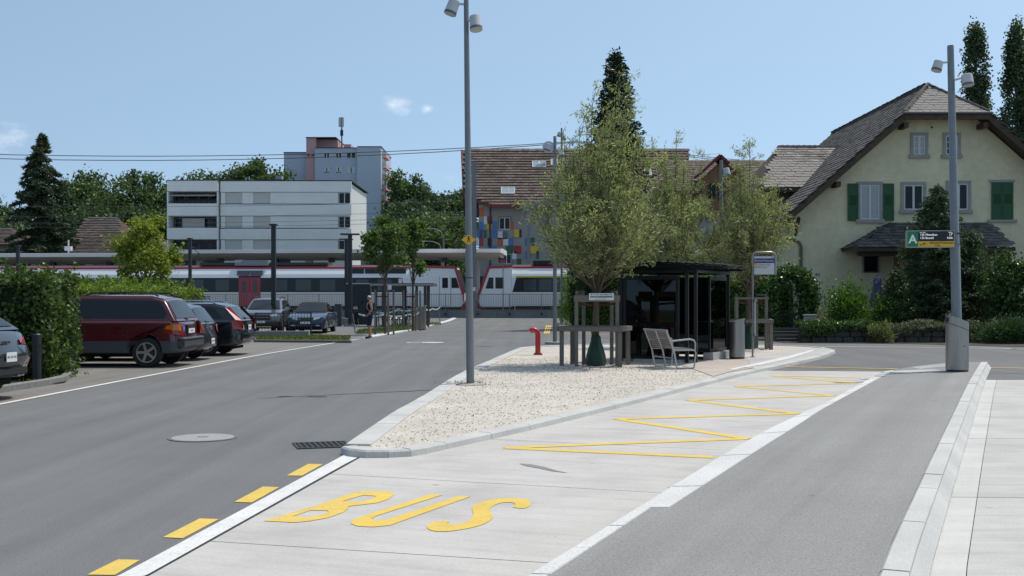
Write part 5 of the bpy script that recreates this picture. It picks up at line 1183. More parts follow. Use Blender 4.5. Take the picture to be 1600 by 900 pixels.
part('roof_edge', mat('hall_roof', (.16,.165,.17), .7), wh, lambda b: b.box(GX(1027,66), GX(1195,66), -.25, 5.2, GZ(341,66)+.002, GZ(337,66)))
part('awning', mat('grey_awning', (.10,.10,.105), .7), wh, lambda b: b.prism([(GX(1090,64),-1.6,GZ(398,64)),(GX(1200,64),-1.6,GZ(398,64)),(GX(1192,66),-.01,GZ(381,66)),(GX(1090,66),-.01,GZ(381,66))], (0,0,-.1)))
for x0 in (1040,1075,1110,1145): window(wh, GX(x0,66), GX(x0+22,66), GZ(436,66), GZ(404,66), 0, mull=1, sill=False)

# ---- white flat-roofed apartment building
WD = 120.0; wb_ = empty('white_apartment_block', (0, WD, 0), 0, 'white flat-roofed apartment building with banded facade and closed blinds', 'building')
WHITEF = mat('white_facade', (.74,.745,.73), .8, var=.05, scale=.6); BANDD = mat('band_joint', (.16,.165,.17), .8); BLIND = mat('grey_blind', (.50,.50,.48), .7, var=.05)
def wx(px, d=WD): return GX(px, d)
def wz(py, d=WD): return GZ(py, d)
part('wall', mat('white_facade_back', (.68,.68,.67), .8, var=.05), wb_, lambda b: b.box(wx(345), wx(546), .25, 14, 0, wz(285)))
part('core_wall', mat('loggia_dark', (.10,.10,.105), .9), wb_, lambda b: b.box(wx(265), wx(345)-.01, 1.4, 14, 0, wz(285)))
for (y0, y1) in ((283,299.5),(318.5,337.5),(356.5,374),(390.5,402)):
    part('balcony_band', WHITEF, wb_, lambda b: b.box(wx(263), wx(342), -.5, 1.4, wz(y1), wz(y0)))
for (y0, y1) in ((283,300),(319.5,337),(357.5,374),(391,404)): part('facade_band', WHITEF, wb_, lambda b: b.box(wx(344.5), wx(549), -.05, .25, wz(y1), wz(y0)))
for (y0, y1) in ((300.4,318.2),(337.6,356),(374.8,391)):
    part('band_joint', BANDD, wb_, lambda b: b.box(wx(344.5), wx(528), .10, .24, wz(y1+.9), wz(y1)))
    for x0, x1 in ((352,378),(396,422)): part('blind', BLIND, wb_, lambda b: b.box(wx(x0), wx(x1), .12, .22, wz(y1-.6), wz(y0+.6)))
    for x0, x1 in ((344.8,351.7),(378.3,395.7),(422.3,528)): part('facade_panel', WHITEF, wb_, lambda b: b.box(wx(x0), wx(x1), .05, .24, wz(y1-.2), wz(y0+.2)))
    window(wb_, wx(529), wx(547.5), wz(y1), wz(y0+.5), .1, mull=1, sill=False)
    # loggia
    for x0 in (268, 288, 306, 324): window(wb_, wx(x0), wx(x0+15), wz(y1)-.2, wz(y0+2), 1.36, frame=BANDD, mull=0, sill=False)
    part('pier', WHITEF, wb_, lambda b: b.box(wx(262.8), wx(265), -.45, 1.4, wz(y1), wz(y0))); part('pier', WHITEF, wb_, lambda b: b.box(wx(340.5), wx(342), -.45, 1.4, wz(y1), wz(y0)))
part('awning', mat('awning_stripe', (.30,.30,.30), .8), wb_, lambda b: b.prism([(wx(268),-.3,wz(305)),(wx(337),-.3,wz(305)),(wx(337),.9,wz(301)),(wx(268),.9,wz(301))], (0,0,-.12)))
part('balcony_rail', GALVD, wb_, lambda b: (b.box(wx(266), wx(339), -.44, -.38, wz(315.5), wz(314.5)), *[b.box(wx(266+k*9), wx(266+k*9)+.06, -.44, -.39, wz(318.4), wz(315)) for k in range(9)]))
part('balcony_blind', BLIND, wb_, lambda b: b.box(wx(281), wx(316), .9, 1.0, wz(355.5), wz(340)))
part('roof_edge', mat('roof_edge_dark', (.03,.03,.032), .7), wb_, lambda b: b.box(wx(344), wx(549.5), -.1, 14.1, wz(282.9), wz(281.6)))
part('roof_edge', mat('roof_edge_dark', (.03,.03,.032), .7), wb_, lambda b: b.box(wx(262.5), wx(343.9), -.55, 14.1, wz(282.9), wz(282)))
ph = part('penthouse', mat('penthouse_grey', (.30,.32,.34), .8), wb_, lambda b: b.box(wx(394), wx(434), 4, 9, wz(282), wz(276)))
part('penthouse_roof', mat('roof_edge_dark', (.03,.03,.032)), ph, lambda b: b.box(wx(392), wx(436), 3.7, 9.3, wz(276)+.002, wz(274.5))); part('chimney', mat('penthouse_grey', (.30,.32,.34)), ph, lambda b: b.box(wx(415), wx(425), 5, 6, wz(275), wz(266.5)))

# ---- blue-grey tower
BD = 205.0; tw_ = empty('blue_tower_block', (0, BD, 0), 0, 'tall blue-grey apartment tower with pink stairwell and rooftop antenna', 'building')
BLUEW = mat('blue_grey_render', (.50,.53,.62), .85, var=.04, scale=.3); PINKW = mat('pink_render', (.62,.36,.36), .85, var=.04, scale=.3)
def bx_(px, d=BD): return GX(px, d)
def bz(py, d=BD): return GZ(py, d)
part('wall', BLUEW, tw_, lambda b: b.box(bx_(492), bx_(559), 0, 16, 0, bz(231.5))); part('wall', mat('blue_grey_render2', (.53,.56,.64), .85), tw_, lambda b: b.box(bx_(558.9), bx_(596), -.8, 16, 0, bz(230.5)))
part('wall', BLUEW, tw_, lambda b: b.box(bx_(441), bx_(478), 1.5, 14, 0, bz(237))); st = part('stairwell', PINKW, tw_, lambda b: b.box(bx_(477.5), bx_(492.5), .6, 12, 0, bz(214.5))); part('stairwell_top', PINKW, tw_, lambda b: b.box(bx_(492.6), bx_(524), 3, 12, bz(231), bz(214.5)))
for x0, x1, y0, y1, zz_ in ((476.8,524.6,.4,12.2,214.5),(440.5,477,1.3,14,237),(491.8,559.2,-.1,16.1,231.4),(559.3,597,-.9,16.1,230.4)): part('roof_edge', mat('roof_edge_dark', (.03,.03,.032)), tw_, lambda b: b.box(bx_(x0), bx_(x1), y0, y1, bz(zz_), bz(zz_-1)))
part('chimney', PINKW, tw_, lambda b: b.box(bx_(531), bx_(542), 5, 8, bz(231), bz(219.5)))
for x0, x1 in ((478.5,484),(485,491)): window(tw_, bx_(x0), bx_(x1), bz(244), bz(240), .58, frame=PINKW, mull=0, sill=False, fw=.1)
for x0, x1 in ((506,515),(524.5,534),(541.5,556)):
    for y0, cl in ((238,False),(261,True),(284,False),(307,True)):
        h_ = 9.5 if y0 == 238 else 10
        w2 = window(tw_, bx_(x0), bx_(x1), bz(y0+h_), bz(y0), 0, mull=1, sill=False, fw=.1)
        if cl: part('blind', WFRAME, w2, lambda b: b.box(bx_(x0)+.1, bx_(x1)-.1, -.04, .0, bz(y0+h_*(.75 if x0 < 540 else 1)), bz(y0)))
for y0, c_ in ((285,WFRAME),(293,WGLASS),(308,WFRAME),(331,WGLASS),(357,WGLASS)): part('stair_window', c_, tw_, lambda b: b.box(bx_(549.5), bx_(557), -.05, .02, bz(y0+6), bz(y0)))
for k in range(7):
    y0 = 235+k*17
    part('balcony', PINKW, tw_, lambda b: b.box(bx_(596)+.01, bx_(601.5), 1.5, 8, bz(y0+8), bz(y0+1))); part('balcony_rail', WFRAME, tw_, lambda b: b.box(bx_(596)+.01, bx_(602.2), 1.3, 1.5, bz(y0+9), bz(y0-.5)))
an = part('antenna_mast', GALV, tw_, lambda b: b.tube([(bx_(527.5),5,bz(231)),(bx_(527.5),5,bz(176))], .14, 8))
for dx in (-2.4, 2.4): part('antenna_panel', LAMPW, an, lambda b: b.box(bx_(527+dx)-.20, bx_(527+dx)+.20, 4.7, 4.9, bz(192), bz(177)))
part('antenna_box', GALVD, an, lambda b: b.box(bx_(525.5), bx_(530), 4.6, 5, bz(206), bz(197)))
# ---- two brown roofed houses under the spruce
for (nm, d, x0, x1, ye, yr, xr0, lab) in (('brown_roofed_house',140,116,196,372,341,150,'house with brown tiled gable roof beside the dark spruce'), ('brown_roofed_house',134,112,262,393,370,158,'house with low red-brown roof behind the platform canopy'), ('brown_roofed_house',150,-40,32,380,357,0,'house with grey-brown roof at the left edge behind the spruce')):
    t = empty(nm, (0, d, 0), 0, lab, 'house', 'houses beyond the railway'); zE_, zR_ = GZ(ye, d), GZ(yr, d+5)
    part('wall', mat('house_wall_beige', (.30,.27,.22), .9), t, lambda b: b.box(GX(x0,d)+.6, GX(x1,d)-.6, .6, 10, 0, zE_))
    poly = [(GX(x0,d),-.4,zE_-.2),(GX(x1,d),-.4,zE_-.2),(GX(x1-12,d+5),5,zR_),(GX(x0+18,d+5),5,zR_)]
    r_ = part('roof', mat('brown_roof_deck', (.07,.035,.03)), t, lambda b: (b.prism(poly, (0,0,-.2)), b.prism([poly[3],poly[2],(GX(x1,d),10.6,zE_-.2),(GX(x0,d),10.6,zE_-.2)], (0,0,-.2)), b.prism([poly[1],poly[2],(GX(x1,d),10.6,zE_-.2)], (0,0,-.2)), b.prism([poly[0],poly[3],(GX(x0,d),10.6,zE_-.2)], (0,0,-.2))))
    add_tiles(r_, poly, (1,0,0), mat('old_brown_tile', (.085,.068,.060), .9, var=.25, scale=1, island=.3), .6, .5, 0, int(d))
    window(t, GX((x0+x1)/2-6,d), GX((x0+x1)/2+6,d), zE_-2.2, zE_-.9, .58, mull=1, sill=False)
# ================================================================== railway
RA = math.atan(RS)
def rloc(px, off=0.0, z=0.0):                      # point on the line parallel to the track that shows at photo column px
    k = (px-800)/F; y = (97+off)/(1-RS*k); return Vector((k*y, y, z))
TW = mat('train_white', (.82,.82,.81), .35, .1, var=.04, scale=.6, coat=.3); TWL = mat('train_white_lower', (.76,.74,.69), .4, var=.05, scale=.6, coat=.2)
TRED = mat('train_red', (.36,.012,.03), .35, coat=.4); TBLK = mat('train_black_glass', (.010,.011,.013), .12, spec=.4); TROOF = mat('train_roof_grey', (.13,.135,.14), .6); UNDER = mat('train_underframe', (.03,.028,.026), .9, var=.2)
TWIN = mat('train_window', (.045,.055,.06), .10, spec=.5)
def rl(px, o): return (rloc(px)-o).length*(1 if rloc(px).x >= o.x else -1)
zt = lambda py: GZ(py, 97.0)
def train(name, label, o_px, sections, nose_px, side, extra):
    o = rloc(o_px); t = empty(name, (o.x, o.y, 0), RA, label, 'train'); X = lambda px: rl(px, o)
    ztop, zwt, zwb, zlow, zun = zt(418.5), zt(433.5), zt(456.5), zt(478), zt(487)
    for (a, b_) in sections:
        xa, xb = X(a), X(b_)
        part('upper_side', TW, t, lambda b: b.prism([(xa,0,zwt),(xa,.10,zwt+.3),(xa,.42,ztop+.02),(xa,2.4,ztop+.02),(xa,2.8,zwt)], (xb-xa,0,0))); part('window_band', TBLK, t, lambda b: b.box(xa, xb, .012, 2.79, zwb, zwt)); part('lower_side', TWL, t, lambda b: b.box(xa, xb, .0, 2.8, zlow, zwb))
        part('roof', TROOF, t, lambda b: b.prism([(xa,.5,ztop+.03),(xa,.7,ztop+.28),(xa,2.3,ztop+.28),(xa,2.72,ztop)], (xb-xa,0,0)))
        part('roof_stripe', TRED, t, lambda b: b.prism([(xa,.38,ztop-.06),(xa,.38,ztop+.12),(xa,.5,ztop+.17),(xa,.6,ztop-.06)], (xb-xa,0,0)))
        part('underframe', UNDER, t, lambda b: b.box(xa+.3, xb-.3, .2, 2.6, .55, zlow-.01))
        for k in range(int((xb-xa)/7.5)):
            xc = xa+2+k*7.5
            part('wheel', UNDER, t, lambda b: b.lathe([(.44,.15),(.44,.27)], (xc,0,.98), 'y', 20)); part('wheel', UNDER, t, lambda b: b.lathe([(.44,.15),(.44,.27)], (xc+2.2,0,.98), 'y', 20))
    extra(t, X, (ztop, zwt, zwb, zlow, zun)); return t
def doors(t, X, px0, px1, Z, vent=True):
    xa, xb = X(px0), X(px1); xm = (xa+xb)/2
    for a, b_ in ((xa, xm-.015), (xm+.015, xb)):
        d = part('door', TRED, t, lambda b: b.box(a, b_, -.03, .02, Z[3]+.02, Z[1]+.02)); w_ = (b_-a)
        part('door_window', TWIN, d, lambda b: b.box(a+w_*.28, b_-w_*.28, -.036, -.03, Z[2]+.02, Z[1]-.25)); 
    part('door_header', mat('door_header', (.01,.02,.06), .5), t, lambda b: b.box(xa, xb, -.025, .01, Z[1]+.02, Z[1]+.16))
    if vent:
        for a, b_ in ((xa-.15, xm-.05), (xm+.05, xb+.15)): part('vent_grille', mat('vent_grey', (.13,.135,.14), .6), t, lambda b: b.box(a, b_, -.01, .30, Z[1]+.20, Z[1]+.62))
def win(t, X, l, Z):
    for a, b_ in l: part('window', TWIN, t, lambda b: b.box(X(a), X(b_), -.006, .012, Z[2]+.12, Z[1]-.16))
def ribs(t, X, a, b_, Z):
    for k in range(5): part('side_groove', mat('groove_grey', (.22,.215,.20), .7), t, lambda b: b.box(X(a), X(b_), -.004, .0, Z[3]+.12+k*.17, Z[3]+.132+k*.17))
def nose(t, X, px_in, px_tip, Z, sgn, fr=.84):
    """cab: side outline swept across the width, with raked red-edged windscreen"""
    xi, xt = X(px_in), X(px_tip); ztop, zwt, zwb, zlow, zun = Z
    xs = xi+(xt-xi)*fr
    out_ = [(xi,zlow-.1),(xt-sgn*.25,zlow-.1),(xt,zlow+.35),(xt-sgn*.05,zlow+.95),(xs,ztop+.05),(xi,ztop+.12)]
    part('cab', TW, t, lambda b: b.prism([(x,.0,z) for x, z in out_], (0,2.8,0)), bevel=.06)
    p = [Vector((x,-.02,z)) for x, z in out_]
    def edge(b):
        for a, c_ in ((p[5],p[4]),(p[4],p[3]),(p[3],p[2])): b.bar(a, c_, .10, .30, (0,1,0)) if False else b.bar(a, c_, .06, .22, (0,1,0).__class__((0,0,1)))
    part('red_edge', TRED, t, edge)
    d = Vector((p[3].x-p[4].x, 0, p[3].z-p[4].z)); q0, q1 = p[4]+d*.10, p[4]+d*.92; n = Vector((sgn*.02,0,.02))
    part('windscreen', TBLK, t, lambda b: b._add([q0+Vector((sgn*.06,.25,.05)), q0+Vector((sgn*.06,2.6,.05)), q1+Vector((sgn*.06,2.6,.05)), q1+Vector((sgn*.06,.25,.05))], [(0,1,2,3)]))
    part('coupler', mat('coupler_red', (.30,.01,.02), .5), t, lambda b: (b.box(min(xt,xt+sgn*.5), max(xt,xt+sgn*.5), 1.1, 1.7, zlow+.15, zlow+.45), b.box(min(xt-sgn*.3,xt+sgn*.25), max(xt-sgn*.3,xt+sgn*.25), .2, 2.6, zlow-.3, zlow+.2)))
    part('underframe', UNDER, t, lambda b: b.box(min(xi,xt-sgn*.6), max(xi,xt-sgn*.6), .3, 2.5, .55, zlow-.11))
def ex_left(t, X, Z):
    doors(t, X, 373, 407, Z); doors(t, X, 40, 72, Z)
    win(t, X, [(300,318),(337,358),(430,449),(462,486),(500,524),(556,576),(590,612),(205,225),(238,258),(262,282),(110,128),(140,160),(-60,-40),(-30,-5)], Z); ribs(t, X, 190, 640, Z)
    part('roof_panel', TBLK, t, lambda b: b.box(X(545), X(568), .10, .40, Z[1]+.35, Z[0]-.02)); part('roof_panel', TBLK, t, lambda b: b.box(X(570), X(634), .10, .40, Z[1]+.35, Z[0]-.02))
    part('cab_band', TW, t, lambda b: b.prism([(X(626),-.004,Z[1]+.01),(X(641)+.02,-.004,Z[1]+.01),(X(641)+.02,-.004,Z[2]-.01),(X(637),-.004,Z[2]-.01)], (0,.02,0)))
    nose(t, X, 641, 725, Z, 1)
    cd = part('cab_door', TW, t, lambda b: b.box(X(687), X(704), -.02, .01, Z[3]+.05, Z[1]+.1)); part('door_window', TBLK, cd, lambda b: b.box(X(691), X(700), -.028, -.02, Z[2]+.35, Z[1]-.02)); part('door_rim', TROOF, cd, lambda b: (b.box(X(687)-.03, X(687), -.024, .0, Z[3]+.05, Z[1]+.1), b.box(X(704), X(704)+.03, -.024, .0, Z[3]+.05, Z[1]+.1)))
    part('cab_window', TBLK, t, lambda b: b.prism([(X(705.5),-.01,Z[1]-.02),(X(713),-.01,Z[1]-.02),(X(718),-.01,Z[2]+.35),(X(705.5),-.01,Z[2]+.35)], (0,.02,0)))
    text('SBB CFF FFS', .62, BLACKP, t, (X(329),-.012,(Z[3]+Z[2])/2+.02), align='RIGHT'); part('logo_cross', WHITEP, t, lambda b: b.box(X(623),X(628),-.02,.0,Z[1]-.5,Z[1]-.1)); part('crest', TRED, t, lambda b: b.box(X(622),X(629),-.012,.011,Z[1]-.7,Z[1]-.05))
    for a, b_ in ((309,364),(418,510)): part('roof_equipment', mat('roof_box_dark', (.06,.06,.055), .8), t, lambda b: b.box(X(a), X(b_), .5, 2.2, Z[0]+.3, Z[0]+.52))
    part('roof_box', mat('roof_box_grey', (.24,.26,.28), .6), t, lambda b: b.box(X(365), X(417), .3, 2.4, Z[0]+.25, Z[0]+.72)); part('roof_box_cap', mat('roof_box_cap', (.40,.42,.44), .5), t, lambda b: b.box(X(365), X(375), .28, 2.42, Z[0]+.5, Z[0]+.75))
    part('pantograph', GALVD, t, lambda b: (b.bar((X(284),1.2,Z[0]+.3),(X(304),1.2,Z[0]+1.3),.06,.06), b.bar((X(304),1.2,Z[0]+1.3),(X(292),1.2,Z[0]+1.9),.05,.05), b.bar((X(292),.5,Z[0]+1.9),(X(292),1.9,Z[0]+1.9),.06,.06)))
    part('gangway', UNDER, t, lambda b: b.box(X(186.5), X(190.5), .3, 2.5, Z[3]-.2, Z[0]))
train('passenger_train', 'white train with red doors, dark window band and FFS lettering', 400, [(-330,186),(191,641)], 725, 1, ex_left)
def ex_right(t, X, Z):
    nose(t, X, 800, 747, Z, -1, .68)
    part('cab_window', TBLK, t, lambda b: b.prism([(X(771),-.01,Z[1]-.0),(X(764),-.01,Z[1]-.0),(X(758.5),-.01,Z[2]+.3),(X(771),-.01,Z[2]+.3)], (0,.02,0))); part('side_window', TBLK, t, lambda b: b.box(X(774), X(787), -.01, .02, Z[2]+.3, Z[1]))
    part('cab_band', TW, t, lambda b: b.prism([(X(799.5),-.004,Z[1]+.05),(X(807),-.004,Z[1]+.05),(X(800.5),-.004,Z[2]-.01),(X(799.5),-.004,Z[2]-.01)], (0,.02,0)))
    part('yellow_stripe', mat('train_yellow', (.60,.46,.03), .5), t, lambda b: b.box(X(806), X(889), -.02, .01, Z[1]-.02, Z[1]+.12)); win(t, X, [(818,838),(842,862),(868,886)], Z); ribs(t, X, 800, 960, Z)
    text('1', .85, WHITEP, t, (X(876.5),-.02,(Z[1]+Z[2])/2-.05)); text('1', .6, WHITEP, t, (X(930),-.02,(Z[1]+Z[2])/2-.05))
    part('roof_box', UNDER, t, lambda b: b.box(X(832), X(872), .5, 2.3, Z[0]+.25, Z[0]+.62)); doors(t, X, 905, 935, Z)
train('passenger_train', 'white train with red-edged nose, yellow stripe and number 1', 850, [(800,1250)], 747, -1, ex_right)
# retaining wall with fence along the track
M_RW = mat('retaining_wall', (.20,.205,.205), .9, var=.10, scale=1.5)
o = rloc(700,-4.0); rw = empty('retaining_wall', (o.x, o.y, 0), RA, 'grey concrete retaining wall below the railway fence', 'wall')
xs_ = [(-60+k*4.0) for k in range(24)]
for x in xs_: part('wall_panel', M_RW, rw, lambda b: b.box(x+.01, x+3.99, 0, .3, -.1, .66), bevel=.01)
sheet('railway_bed', [(-180, rail(-180,-3.7)), (180, rail(180,-3.7)), (180, rail(180,12)), (-180, rail(-180,12))], .40, mat('track_ballast', (.13,.115,.10), .95, var=.4, scale=8), thick=.5)
fe = empty('track_fence', (o.x, o.y-.15, 0), RA, 'grey steel bar fence on top of the retaining wall', 'fence')
FB = mat('fence_grey', (.16,.165,.17), .5, .5)
bars = MB(); k = -60.0
while k < 20: bars.box(k-.011, k+.011, -.011, .011, .55, 1.93); k += .14
bo = bars.build('bars', FB, fe, fix=False); bo['kind'] = 'stuff'
part('top_rail', FB, fe, lambda b: b.box(-60,20,-.02,.02,1.90,1.95)); part('bottom_rail', FB, fe, lambda b: b.box(-60,20,-.02,.02,.62,.66))
for k in range(32): part('fence_post', FB, fe, lambda b: b.box(-60+k*2.6-.03,-60+k*2.6+.03,-.06,-.012,.10,1.96)); part('bracket', GALVD, fe, lambda b: b.box(-60+k*2.6-.09,-60+k*2.6+.09,-.10,-.0,.22,.42))
# platform canopies
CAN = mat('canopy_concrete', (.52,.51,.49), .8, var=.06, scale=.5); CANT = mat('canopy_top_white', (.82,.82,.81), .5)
for (a, b_, yt, lab) in ((-260,266,396,'long grey platform canopy at the left beyond the train'), (262,786,389.5,'long white-edged platform canopy above the middle of the train')):
    o = rloc((a+b_)/2, 6.0); t = empty('platform_canopy', (o.x, o.y, 0), RA, lab, 'platform canopy', 'platform canopies'); X = lambda px: rl_o(px)
    def rl_o(px): p = rloc(px, 6.0); return (p-Vector((o.x,o.y,0))).length*(1 if p.x >= o.x else -1)
    z1 = GZ(yt, o.y); xa, xb = rl_o(a), rl_o(b_)
    part('roof_slab', CANT, t, lambda b: b.prism([(xa,-2.2,z1-.42),(xa,-2.3,z1-.10),(xa,0,z1),(xa,4,z1-.05),(xa,4,z1-.5)], (xb-xa,0,0)))
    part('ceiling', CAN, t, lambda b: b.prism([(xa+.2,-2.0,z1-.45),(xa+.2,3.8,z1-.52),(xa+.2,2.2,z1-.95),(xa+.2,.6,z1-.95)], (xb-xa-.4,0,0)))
    n_ = 6
    for k in range(n_): xx = xa+(xb-xa)*(k+.5)/n_; part('column', CAN, t, lambda b: b.box(xx-.3, xx+.3, 1.1, 1.7, .3, z1-.9)); part('lamp', GALVD, t, lambda b: b.box(xx+2.2, xx+2.7, -.4, .1, z1-1.2, z1-.85))
    part('hanging_sign', mat('sign_navy', (.01,.02,.09), .5), t, lambda b: b.box(xa+(xb-xa)*.30, xa+(xb-xa)*.30+2.2, -.1, .05, z1-1.6, z1-.93))
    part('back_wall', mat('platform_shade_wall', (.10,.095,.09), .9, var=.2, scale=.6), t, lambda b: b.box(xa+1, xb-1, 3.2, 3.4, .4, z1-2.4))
# masts and overhead cables
def mast(px, off, ytop, lab, w_=.30, m=GALV, nm='catenary_mast', cat='mast'):
    o = rloc(px, off); t = empty(nm, (o.x, o.y, 0), 0, lab, cat); hh = GZ(ytop, o.y)
    def f(b): b.box(-w_/2, w_/2, -w_/2, -w_/2+.03, .0, hh); b.box(-w_/2, w_/2, w_/2-.03, w_/2, .0, hh); b.box(-.02, .02, -w_/2+.03, w_/2-.03, .0, hh)
    part('mast', m, t, f); part('footing', M_RW, t, lambda b: b.box(-.5,.5,-.5,.5,-.05,.6)); return t, hh
t, hh = mast(741, -2.6, 253, 'grey steel catenary mast behind the tall lamp pole', .34)
part('number_plate', WHITEP, t, lambda b: b.box(-.12,.12,-.185,-.172,2.2,2.5))
t, hh = mast(826, 6.8, 322, 'grey catenary mast with crossbeam against the panelled building', .30)
part('crossbeam', GALV, t, lambda b: b.bar((-.6,0,hh-.1),(4.2,-.2,hh+.75),.35,.5)); part('arm', GALV, t, lambda b: b.bar((0,0,hh-3.4),(1.8,-.3,hh-2.9),.06,.06))
WIRE = mat('overhead_cable', (.05,.055,.06), .6)
def wire(lab, a, b_, r, sag=.3, n=14):
    a, b_ = Vector(a), Vector(b_); pts = [a.lerp(b_, i/n)-Vector((0,0,sag*4*(i/n)*(1-i/n))) for i in range(n+1)]; o = part('overhead_cable', WIRE, None, lambda b: b.tube(pts, r, 5)); tag(o, lab, 'cable', 'overhead cables')
wire('upper power line across the sky at left', A(-120,238,150), A(900,221,150), .050, 1.1); wire('lower power line across the sky at left', A(-120,244,150), A(900,222.5,150), .050, 1.3)
wire('upper power line continuing above the brown roof at right', A(900,221,150), A(1330,262,150), .042, .4); wire('lower power line continuing above the brown roof at right', A(900,222.5,150), A(1330,266,150), .042, .4)
for i, y in enumerate((320,336,345.5,352)): wire(('topmost','second','third','lowest')[i]+' thin catenary wire in front of the white apartment building', A(-60,y+2,104), A(715,y-6,104), .016, .25)
# rail signals
for px, yt, yb_, lab in ((107,375,397,'small white signal post above the platform canopy at left'),): 
    o = rloc(px, 6.5); t = empty('signal_post', (o.x, o.y, GZ(yb_, o.y)), 0, lab, 'signal'); hh = GZ(yt, o.y)-GZ(yb_, o.y); part('post', LAMPW, t, lambda b: b.tube([(0,0,-.3),(0,0,hh)], .08, 8)); part('box', LAMPW, t, lambda b: b.box(-.3,.3,-.2,.2,hh*.25,hh*.55))
o = rloc(786, -.9); t = empty('red_triangle_sign', (o.x, o.y, 0), 0, 'small red and white triangle sign between the trains', 'sign'); part('post', GALV, t, lambda b: b.tube([(0,0,.4),(0,0,GZ(408,o.y))], .04, 6)); part('triangle', TRED, t, lambda b: b.prism([(-.35,-.05,GZ(406,o.y)),(.35,-.05,GZ(406,o.y)),(0,-.05,GZ(412,o.y))], (0,.03,0)))
# curved street lamps far behind
for px, py, d, s_, lab in ((693,357,140,-1,'far curved street lamp in front of the dark trees'), (690,377,150,-1,'lower far curved street lamp beside the dark trees')):
    base = A(px, 400, d); t = empty('curved_street_lamp', (base.x, d, 0), 0, lab, 'street lamp', 'far curved street lamps'); z1 = GZ(py, d)
    part('mast', GALV, t, lambda b: b.tube([(0,0,0),(0,0,z1-1.2),(s_*.3,0,z1-.4),(s_*1.1,0,z1-.05),(s_*2.2,0,z1)], [.11,.09,.08,.07,.06], 8), 40); part('lantern', LAMPW, t, lambda b: b.box(s_*2.2-.5,s_*2.2+.1,-.15,.15,z1-.08,z1+.08), bevel=.04)

# ================================================================== car park furniture
def slab_lamp(px, py, ytop, hw2, lab, wd=.15):
    c = G(px, py); t = empty('parking_lamp', c, 0, lab, 'street lamp', 'dark parking lamps'); hh = GZ(ytop, c.y)
    part('pole', GALVD, t, lambda b: b.box(-wd/2, wd/2, -wd/2, wd/2, -.02, hh-.08)); part('head', GALVD, t, lambda b: b.box(-hw2, hw2, -.25, .25, hh-.08, hh), bevel=.015); part('light_strip', mat('lamp_lens', (.35,.36,.36)), t, lambda b: b.box(-hw2*.8, hw2*.8, -.18, .18, hh-.088, hh-.081)); part('foot', M_RW, t, lambda b: b.box(-.32,.32,-.32,.32,-.02,.10))
slab_lamp(427.5, 520, 350, .16, 'dark square lamp post behind the navy convertible', .20); slab_lamp(547, 510, 365, .54, 'dark lamp post with wide flat head near the bicycle shelter', .22); slab_lamp(541, 505, 373, .42, 'second dark flat-headed lamp post just behind the first', .20)
slab_lamp(297, 511, 372, .12, 'dark lamp post seen above the hedge by the small maple', .16); slab_lamp(253, 509, 374, .10, 'dark lamp post half hidden by the small maple', .16); slab_lamp(28, 507, 383, .12, 'dark lamp post above the hedge at the left edge', .18)
# low wall, thin railing, boxes near the parked convertible
c = G(440, 528); o = part('low_wall', mat('low_wall_concrete', (.26,.26,.25), .9, var=.1), None, lambda b: b.box(GX(398,c.y), GX(482,c.y), c.y, c.y+.35, 0, .28), bevel=.02); tag(o, 'low grey concrete wall in front of the navy convertible', 'low wall')
y0 = 49.6; t = empty('bar_railing', (0,y0,0), 0, 'thin dark bar railing in front of the parked convertible', 'railing')
b = MB(); x = GX(400,y0)
while x < GX(486,y0): b.box(x-.008,x+.008,-.008,.008,.05,.98); x += .13
bo = b.build('bars', GALVD, t, fix=False); bo['kind'] = 'stuff'; part('rail', GALVD, t, lambda b: b.box(GX(400,y0), GX(486,y0), -.012, .012, .96, 1.0))
for px in (400, 443, 486): part('railing_post', GALVD, t, lambda b: b.box(GX(px,y0)-.025, GX(px,y0)+.025, -.03, .03, 0, 1.02))
for px, w_, lab in ((433,3.5,'dark steel gate pillar beside the square lamp post'),(528,5,'dark steel gate pillar beside the two flat-headed lamps')):
    d = 66.0; o = part('gate_pillar', mat('pillar_dark', (.045,.047,.05), .6), None, lambda b: b.box(GX(px-w_,d), GX(px+w_,d), d, d+.35, 0, GZ(475,d)), bevel=.01); tag(o, lab, 'pillar')
d = 70.0; t = empty('advert_box', (GX(560,d), d, 0), 0, 'large dark grey box standing in front of the train', 'kiosk'); part('box', mat('kiosk_dark', (.022,.025,.03), .6), t, lambda b: b.box(-.72,.72,0,.6,.06,GZ(444,d)), bevel=.02); part('top_edge', LAMPW, t, lambda b: b.box(-.74,.74,-.02,.62,GZ(444,d)+.002,GZ(442.5,d))); part('foot', M_RW, t, lambda b: b.box(-.6,.6,.05,.55,0,.06))
for i, (px, py) in enumerate(((536,508),(497,505))):
    c = G(px, py); o = part('concrete_block', M_RW, None, lambda b: b.prism([(c.x-.5,c.y,0),(c.x+.5,c.y,0),(c.x+.45,c.y,.34),(c.x-.3,c.y,.50)], (0,.7,0))); tag(o, ('pale concrete foundation block below the flat-headed lamps','pale concrete foundation block behind the convertible')[i], 'concrete block')
